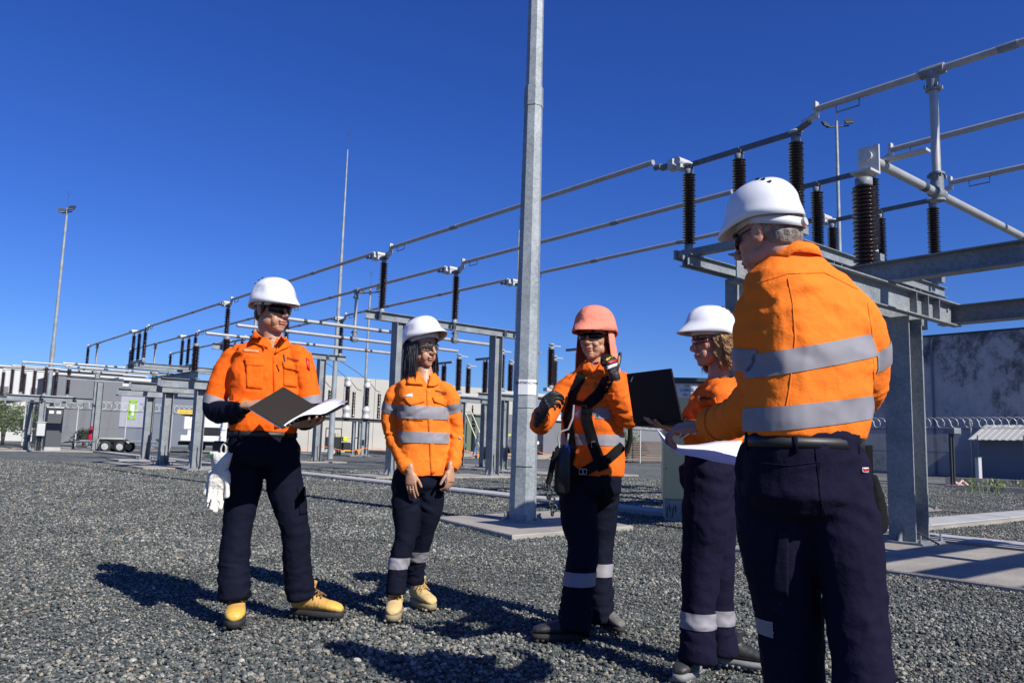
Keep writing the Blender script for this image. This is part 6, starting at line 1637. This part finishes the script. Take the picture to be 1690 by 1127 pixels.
    car.path([P.L(A(x, y, Y - .24)) for x, y in ch], .0055, 8); P.put('carabiner', car.mesh('carabiner', M['alu']), M['alu'], hs_)
    pk = MB(); pk.box(P.L(A(928, 775, Y - .22)), (.085, .06, .27), bev=.02); P.put('shock_absorber_pack', pk.mesh('shock_absorber_pack', M['black']), M['black'], hs_)
    pk = MB(); pk.box(P.L(A(936, 742, Y - .23)), (.035, .03, .06), bev=.01); P.put('blue_clip', pk.mesh('blue_clip', mat('blue_plastic', (.01, .05, .35), .4)), None, hs_)
    pk = MB(); pts = [P.L(A(x, y, Y - .26)) for x, y in ((917, 745), (912, 765), (908, 785), (904, 800))]; pk.path(pts, .016, 6); P.put('lanyard', pk.mesh('lanyard', bl), bl, hs_)
    pk = MB()
    for k in range(7):
        c_ = P.L(A(903 + k * 1.8 + (3 if k % 2 else -2), 803 + k * 7, Y - .26)); e1_, e2_ = (cR, cU) if k % 2 else (cR * .4 + cF * .9, cU); pk.path([c_ + e1_ * .013 * math.cos(t) + e2_ * .018 * math.sin(t) for t in [i * PI / 5 for i in range(10)]], .006, 6, True)
    P.put('hook_chain', pk.mesh('hook_chain', M['steel_d']), M['steel_d'], hs_)
    pk = MB(); pk.path([P.L(A(x, y, Y + .05)) for x, y in ((1040, 700), (1040, 725), (1034, 748))], .014, 6); P.put('rear_lanyard', pk.mesh('rear_lanyard', bl), bl, hs_)
    boot(P, G(960, 1051, .018), Vector((-1, -.10, 0)), 1.0, M['boot3'], M['rubber'], None, None, high=.08, L=.26)
    boot(P, G(994, 1026, .018), Vector((.35, -.9, 0)), .95, mat('grey_boot', (.13, .125, .115), .7, bump=[(60, .3)]), M['rubber'], None, None, high=.08, L=.24)
man_harness()

# ------------------------------------------------------------------ woman with curly hair, laptop
def woman_curly():
    P = Person('woman in profile with curly golden brown hair and white helmet, holding the laptop', G(1168, 1098))
    P.skinm = M['skin3']; Y = 3.78
    fw = Vector((-1, -.10, 0)).normalized(); r, f, u = frame(fw, (0, 0, 1))
    head = head_mesh(P, A(1176, 566, Y), Vector((-.97, -.22, -.10)), Vector((-.06, 0, 1)), .95, female=True, neck=A(1186, 630, Y))
    T0 = [(A(px, py, Y), w, d, r, f) for px, py, w, d in ((1187, 628, .060, .055), (1187, 636, .11, .075), (1184, 648, .16, .095), (1178, 672, .170, .122), (1174, 700, .160, .130), (1176, 730, .150, .115), (1178, 756, .155, .120))]
    # her left arm is the near one
    armN = [(A(1190, 652, Y - .16), .055), (A(1194, 672, Y - .18), .058), (A(1196, 700, Y - .20), .055), (A(1186, 716, Y - .24), .054), (A(1158, 712, Y - .30), .046), (A(1138, 706, Y - .34), .038)]
    armF = [(A(1178, 650, Y + .15), .055), (A(1172, 675, Y + .17), .056), (A(1164, 700, Y + .16), .052), (A(1140, 706, Y + .10), .048), (A(1112, 700, Y - .05), .040), (A(1105, 699, Y - .10), .036)]
    so, sme = shirt(P, T0, [armN, armF], M['or3'], 22, torso_fold=.007, slant=(.4, .6, 0))
    legN = [(A(1172, 775, Y - .09), .112), (A(1166, 850, Y - .10), .108), (A(1158, 930, Y - .10), .088), (A(1153, 1010, Y - .12), .070), (A(1150, 1088, Y - .14), .082)]
    legF = [(A(1178, 775, Y + .10), .108), (A(1180, 850, Y + .10), .100), (A(1184, 930, Y + .10), .080), (A(1187, 1010, Y + .10), .066), (A(1192, 1078, Y + .08), .072)]
    tr, tme = trousers(P, A(1172, 780, Y - .08), A(1178, 780, Y + .08), [legN, legF], A(1178, 750, Y), fw, M['navy2'], (.14, .13), 25)
    up = Vector((0, 0, 1)); Lb = [[(P.L(l[i][0]), P.L(l[i + 1][0]), l[i][1]) for i in range(4)] for l in (legN, legF)]
    for k, zc in ((0, P.L(A(1152, 1021, Y - .12)).z), (1, P.L(A(1187, 1016, Y + .10)).z)): cut_band(tme, [(Vector((0, 0, zc - .034)), -up), (Vector((0, 0, zc + .034)), up)], limb_keep(P, Lb, k), .003, 'leg_tape', M['tape'], tr)
    wN, wF = A(1132, 704, Y - .37), A(1100, 697, Y - .13)
    hN = hand_mesh(P, wN, (-1, -.05, -.02), (0, -.1, 1), (.30, .25, .25, .3), (.9, .2), .10, .95, left=False)
    hF = hand_mesh(P, wF, (-.9, -.5, .0), (0, 0, 1), (.35, .3, .3, .35), (.9, .2), .10, .95, left=True)
    for ar, hw in ((armN, wN), (armF, wF)): chain(P.body, [(P.L(p), q * .6) for p, q in ar[:-1]] + [(P.L(hw), .024)], 12)
    chain(P.body, [(P.L(A(1186, 660, Y)), .08), (P.L(A(1177, 740, Y)), .09)])
    leg_skin(P, (legN, legF))
    P.finish(M['skin3'], [head, hN, hF])
    helmet(P, 0, tilt=.10, sc=1.04, dz=.004)
    wrap_glasses(P, h=.016, m=mat('amber_lens', (.12, .02, .01), .1, coat=1))
    collar(P, A(1186, 634, Y), fw, (0, 0, 1), M['or3'], M['navy'], .060, .5, .030)
    ppatch(P, sme, [(1150, 662), (1182, 656), (1184, 668), (1150, 674)], Y - .3, 'pocket_flap', M['or3'], so, (6, 3), .006, .004)
    smark(P, sme, 1155, 658, 1180, 655, Y - .25, ink, so)
    c, r_, f_, u_, s = P.hd; Mx = Matrix((r_, f_, u_)).transposed(); hb = MB(); ellipsoid(hb, P.T(0, -.030, .02), (.080, .085, .085), Mx); ellipsoid(hb, P.T(0, -.055, -.05), (.075, .058, .075), Mx); hm = remesh(hb, .006, 2); folds(hm, [], 4, .004); ho = P.put('hair', hm, M['hairc'])
    rr = random.Random(9); st = MB()
    for k in range(1000):
        a = rr.uniform(.95, 2 * PI - .95); rad_ = rr.uniform(.074, .100); x, y = rad_ * math.sin(a), rad_ * math.cos(a) - .022
        L_ = rr.uniform(.12, .19); ph_ = rr.uniform(0, 6.28); fr = rr.uniform(12, 20); am = rr.uniform(.006, .013); pts = []
        out_ = .040 * (1 if math.cos(a) < .3 else .3)
        for j in range(19):
            q = j / 18; kx = 1 + out_ * math.sin(q * 2.6) / rad_; p = P.T(x * kx, y * kx - .012 * q, .035 - L_ * q); pts.append(p + (r_ * math.cos(ph_ + fr * q) + f_ * math.sin(ph_ + fr * q)) * am * min(1, q * 3))
        st.path(pts, [.0019] * 16 + [.0016, .0012, .0005], 4)
    P.put('hair_strands', st.mesh('hair_strands', M['hairc']), M['hairc'], ho)
    boot(P, G(1152, 1100, .018), Vector((-.55, -.85, 0)), .95, M['boot3'], mat('grey_sole', (.20, .20, .195), .7), None, None, L=.27)
    boot(P, G(1186, 1090, .018), Vector((.9, -.35, 0)), .95, M['boot3'], mat('grey_sole2', (.20, .20, .195), .7), None, None, L=.27)
woman_curly()
# laptop
a, b, c, d = A(1036, 617, 3.52), A(1109, 608, 3.30), A(1127, 693, 3.26), A(1048, 698, 3.50); o = (c + d) / 2
th = thing('laptop', 'open dark laptop held up in front of the curly haired woman', 'laptop', o); M['lid'] = mat('laptop_shell', (.009, .006, .006), .5, bump=[(400, .05)], spec=.15)
mb = MB(); quad_plate(mb, a - o, b - o, c - o, d - o, -.008); lid = mb.build('lid', M['lid'], th)
nn = (b - a).cross(d - a).normalized()
mb = MB(); quad_plate(mb, *[(x - o) * .93 + ((a + b + c + d) / 4 - o) * .07 + nn * .0088 * (1 if nn.y > 0 else -1) for x in (a, b, c, d)], .0006); mb.build('screen', M['lens'], lid)
nb = Vector((.74, .55, -.02)).normalized() * .22
mb = MB(); quad_plate(mb, d - o, c - o, c - o + nb, d - o + nb, -.014); bo = mb.build('base', M['lid'], th)
mb = MB(); 
for i in range(12):
    for j in range(5):
        p = (d - o).lerp(c - o, .06 + i * .076) + nb * (.18 + j * .12) + Vector((0, 0, .006)); mb.box(p, (.016, .016, .003), rz=math.atan2((c - d).y, (c - d).x))
tag(mb.build('keys', M['black'], bo), kind='stuff')
mb = MB(); n1 = nn * (-1 if nn.y > 0 else 1) * .0095
def lp(x, y): return a.lerp(b, x).lerp(d.lerp(c, x), y) - o + n1
mb.add([lp(.07, .17), lp(.10, .17), lp(.14, .10), lp(.17, .06), lp(.12, .09), lp(.09, .13)], [(0, 1, 2, 3, 4, 5)], False); mb.build('emblem', M['alu_w'], lid)
# drawing sheet
o = A(1150, 735, 2.95); th = thing('paper_sheet', 'large white drawing sheet drooping below the laptop in the hand of the near man', 'paper', o)
vs = []; n = 18; top = [(1084, 708), (1098, 722), (1120, 735), (1150, 734), (1185, 728), (1224, 727)]; bot = [(1085, 711), (1096, 733), (1118, 748), (1150, 754), (1182, 762), (1218, 768)]
def interp(L, t): k = min(int(t * (len(L) - 1)), len(L) - 2); q = t * (len(L) - 1) - k; return (L[k][0] * (1 - q) + L[k + 1][0] * q, L[k][1] * (1 - q) + L[k + 1][1] * q)
for j in range(6):
    for i in range(n + 1):
        t = i / n; x0, y0 = interp(top, t); x1, y1 = interp(bot, t); q = j / 5; vs.append(A(x0 + (x1 - x0) * q, y0 + (y1 - y0) * q, 3.05 - .25 * q + .03 * math.sin(t * 6)) - o)
mb = MB(); mb.add(vs, [(j * (n + 1) + i, j * (n + 1) + i + 1, (j + 1) * (n + 1) + i + 1, (j + 1) * (n + 1) + i) for j in range(5) for i in range(n)], True); q = mb.build('sheet', pg, th); q.modifiers.new('s', 'SOLIDIFY').thickness = .001

# ------------------------------------------------------------------ near man seen from behind
def man_back():
    P = Person('tall man seen from behind at right, white helmet and orange shirt with two tape bands', G(1345, 1290))
    P.skinm = M['skin3']; Y = 2.42
    fw = Vector((-.40, .92, 0)).normalized(); r, f, u = frame(fw, (0, 0, 1))
    head = head_mesh(P, A(1268, 388, Y), Vector((-.66, .70, -.22)), Vector((-.16, .05, 1)), 1.02, neck=A(1303, 440, Y + .02))
    T0 = [(A(px, py, Yy), w, d, r, f) for px, py, w, d, Yy in ((1303, 424, .075, .068, Y), (1308, 440, .115, .082, Y), (1316, 458, .165, .100, Y), (1326, 486, .197, .118, Y), (1334, 532, .206, .130, Y), (1338, 590, .207, .138, Y), (1334, 650, .198, .132, Y), (1330, 700, .196, .130, Y), (1329, 722, .188, .124, Y))]
    armL = [(A(1266, 492, Y - .0), .062), (A(1252, 522, Y + .0), .073), (A(1254, 590, Y + .02), .078), (A(1256, 655, Y + .06), .078), (A(1212, 688, Y + .22), .064), (A(1170, 700, Y + .36), .052)]
    armR = [(A(1398, 502, Y + .02), .060), (A(1420, 540, Y + .02), .070), (A(1430, 590, Y + .06), .070), (A(1424, 640, Y + .12), .068), (A(1405, 668, Y + .30), .056), (A(1385, 675, Y + .42), .048)]
    so, sme = shirt(P, T0, [armL, armR], M['or2'], 31, vox=.008, torso_fold=.0045, slant=(.5, .2, 0))
    B = [bones(P, armL), bones(P, armR)]; kt = limb_keep(P, B, -1); up = (Vector((0, 0, 1)) - r * -.10).normalized()
    c1, c2 = P.L(A(1375, 582, Y - .1)), P.L(A(1345, 683, Y - .1))
    n1 = (Vector((0, 0, 1)) - r * .22).normalized(); n2 = (Vector((0, 0, 1)) - r * .14).normalized()
    cut_band(sme, [(c1 - n1 * .034, -n1), (c1 + n1 * .034, n1)], kt, .003, 'body_tape', M['tape'], so)
    cut_band(sme, [(c2 - n2 * .034, -n2), (c2 + n2 * .034, n2)], kt, .003, 'body_tape', M['tape'], so)
    ax = (P.L(armL[2][0]) - P.L(armL[1][0])).normalized(); ax = (ax + r * -.15).normalized(); c3 = P.L(A(1254, 598, Y)); cut_band(sme, [(c3 - ax * .034, -ax), (c3 + ax * .034, ax)], limb_keep(P, B, 0), .003, 'sleeve_tape', M['tape'], so)
    ax = (P.L(armR[2][0]) - P.L(armR[1][0])).normalized(); c3 = P.L(A(1428, 588, Y + .05)); cut_band(sme, [(c3 - ax * .034, -ax), (c3 + ax * .034, ax)], limb_keep(P, B, 1), .003, 'sleeve_tape', M['tape'], so)
    fa = (P.L(armL[5][0]) - P.L(armL[4][0])).normalized(); cut_band(sme, [(P.L(armL[5][0]) - fa * .055, -fa)], limb_keep(P, B, 0), .003, 'cuff', M['or2'], so)
    legL = [(A(1275, 770, Y + .06), .112), (A(1282, 880, Y + .10), .118), (A(1300, 1010, Y + .14), .100), (A(1310, 1130, Y + .16), .092), (A(1318, 1262, Y + .16), .092)]
    legR = [(A(1376, 770, Y + .02), .106), (A(1392, 880, Y), .104), (A(1412, 1000, Y - .02), .086), (A(1425, 1120, Y - .06), .082), (A(1432, 1265, Y - .10), .088)]
    tr, tme = trousers(P, A(1285, 790, Y + .03), A(1370, 790, Y + .02), [legL, legR], A(1329, 716, Y), fw, M['navy2'], (.182, .128), 35, vox=.008)
    belt(P, A(1329, 730, Y), fw, M['black'], (.190, .130))
    Lb = [[(P.L(l[i][0]), P.L(l[i + 1][0]), l[i][1]) for i in range(4)] for l in (legL, legR)]; zz = Vector((0, 0, 1))
    kl = limb_keep(P, Lb, 0); zc = P.L(A(1254, 1035, Y + .1)).z
    cut_band(tme, [(Vector((0, 0, zc - .024)), -zz), (Vector((0, 0, zc + .024)), zz)], lambda q: kl(q) and proj(q + P.o)[0] < 1276, .003, 'leg_tape', M['tape'], tr)
    zc = P.L(A(1440, 1128, Y - .06)).z; cut_band(tme, [(Vector((0, 0, zc - .03)), -zz), (Vector((0, 0, zc + .02)), zz)], lambda q: limb_keep(P, Lb, 1)(q) and proj(q + P.o)[0] > 1440, .003, 'leg_tape', M['tape'], tr)
    wL, wR = A(1158, 705, Y + .40), A(1375, 678, Y + .46)
    hL = hand_mesh(P, wL, (-.80, .42, -.05), (.25, .2, -.8), (.85, .9, .95, 1.0), (.7, .5), .03, 1.04, left=True)
    hR = hand_mesh(P, wR, (-.5, .8, 0), (-.5, 0, .8), (.5, .5, .5, .5), (.7, .3), .05, 1.0, left=False)
    chain(P.body, [(P.L(A(1325, 480, Y)), .09), (P.L(A(1330, 690, Y)), .10)])
    for ar, hw in ((armL, wL), (armR, wR)): chain(P.body, [(P.L(p), q * .6) for p, q in ar[:-1]] + [(P.L(hw), .027)], 12)
    leg_skin(P, (legL, legR))
    P.finish(M['skin3'], [head, hL, hR])
    h, HP = helmet(P, 1, tilt=.02, sc=.93, dz=.008)
    st = MB(); n = 24; vs = []
    for zz_ in (-.082, -.052):
        for i in range(n + 1):
            a_ = 1.5 + (2 * PI - 3.0) * i / n; q = max(0, -math.cos(a_)); vs.append(HP(.094 * math.sin(a_), .118 * math.cos(a_) - .002, zz_ + .045 * (1 - q)))
    st.add(vs, [(i, i + 1, n + 2 + i, n + 1 + i) for i in range(n)], True); o = P.put('rear_strap', st.mesh('rear_strap', M['hatin']), M['hatin'], h); o.modifiers.new('s', 'SOLIDIFY').thickness = .003
    kb = MB(); kb.tube(HP(0, -.118, -.068), HP(0, -.134, -.068), .013, 12); P.put('ratchet_knob', kb.mesh('ratchet_knob', M['alu_w']), M['alu_w'], h)
    wrap_glasses(P, h=.020)
    c, r_, f_, u_, s = P.hd; Mx = Matrix((r_, f_, u_)).transposed(); hb = MB(); ellipsoid(hb, P.T(0, -.028, .03), (.079, .084, .080), Mx); ellipsoid(hb, P.T(0, -.046, -.022), (.066, .056, .052), Mx); hm = remesh(hb, .005, 2); folds(hm, [], 7, .0025); P.put('hair', hm, M['hairg'])
    collar(P, A(1303, 432, Y), fw, (0, 0, 1), M['or2'], None, .070, .5, .036)
    # yoke, back pleats
    seam(P, sme, [(1250, 468), (1300, 452), (1360, 450), (1415, 478)], Y - .2, 'yoke_seam', M['or2'], so, .0018)
    for xs in ([(1300, 460), (1308, 500), (1312, 560), (1303, 640), (1292, 700)], [(1432, 500), (1440, 560), (1442, 640)]): seam(P, sme, xs, Y - .2, 'back_pleat', M['or2'], so, .0022, .0004)
    seam(P, tme, [(1240, 762), (1300, 768), (1352, 762), (1352, 815), (1362, 850)], Y - .2, 'rear_pocket_seam', M['navy2'], tr, .0016); seam(P, tme, [(1345, 740), (1352, 800), (1358, 850)], Y - .2, 'seat_seam', M['navy2'], tr, .002)
    ppatch(P, tme, [(1285, 866), (1300, 870), (1302, 990), (1270, 985)], Y - .2, 'cargo_pocket', M['navy2'], tr, (6, 10), .006, .006)
    ppatch(P, tme, [(1421, 771), (1431, 771), (1431, 780), (1421, 780)], Y - .2, 'white_label', M['white'], tr, (2, 2), .004)
    smark(P, tme, 1423, 776, 1429, 775, Y - .2, M['red'], tr, .006)
    boot(P, G(1320, 1225, .018), Vector((-.5, .9, 0)), 1.0, M['boot3'], M['rubber'], None, None); boot(P, A(1436, 1330, 2.28) * 1.0 if False else Vector((P.o.x + .22, P.o.y - .10, .01)), Vector((.2, .95, 0)), 1.0, M['boot3'], M['rubber'], None, None)
man_back()
p = A(1443, 835, 2.55); th = thing('hip_pouch', 'soft black pouch hanging at the right hip of the man seen from behind', 'pouch', p)
mb = MB(); loft(mb, [(Vector((dx, 0, z)), Vector((w, 0, 0)), Vector((0, .03, 0))) for z, w, dx in ((.10, .018, -.012), (.06, .026, -.006), (0, .034, 0), (-.05, .038, .004), (-.075, .034, .002), (-.082, .02, 0))], 20)
me = remesh(mb, .006, 2); folds(me, [], 3, .003); me.materials.append(M['blackt']); link('pouch_body', me, th); [setattr(q, 'use_smooth', True) for q in me.polygons]
mb = MB(); mb.box((-.012, 0, .13), (.02, .006, .12)); mb.build('strap', M['blackt'], th)
# distant worker near the transformer
p = W(32.3, 26.5, .26); th = thing('person', 'distant worker in orange shirt and dark trousers standing in the transformer yard', 'person', p, .4)
mb = MB()
for sx in (-.09, .09): chain(mb, [(Vector((sx, 0, .05)), .06), (Vector((sx, 0, .45)), .07), (Vector((sx, 0, .85)), .09)], 10)
ellipsoid(mb, (0, 0, 1.62), (.08, .09, .11)); chain(mb, [(Vector((0, 0, .9)), .13), (Vector((0, 0, 1.4)), .16)], 12)
for sx in (-1, 1): chain(mb, [(Vector((sx * .2, 0, 1.38)), .05), (Vector((sx * .26, .0, 1.12)), .045), (Vector((sx * .2, -.15, .92)), .035)], 8)
me = remesh(mb, .02, 2); me.materials.append(M['skin2']); link('body', me, th)
mb = MB(); chain(mb, [(Vector((0, 0, .92)), .15), (Vector((0, 0, 1.25)), .17), (Vector((0, 0, 1.42)), .13)], 12)
for sx in (-1, 1): chain(mb, [(Vector((sx * .19, 0, 1.40)), .07), (Vector((sx * .27, .0, 1.12)), .06), (Vector((sx * .22, -.12, .96)), .05)], 8)
me = remesh(mb, .02, 2); me.materials.append(M['or3']); link('shirt', me, th)
mb = MB()
for sx in (-.09, .09): chain(mb, [(Vector((sx, 0, .04)), .08), (Vector((sx, 0, .85)), .115)], 10)
me = remesh(mb, .02, 2); me.materials.append(M['navy']); link('trousers', me, th)
MB().lathe([(.135, 1.66), (.12, 1.70), (.09, 1.77), (.03, 1.80)], seg=14).build('hard_hat', M['red'], th)
build_gravel()
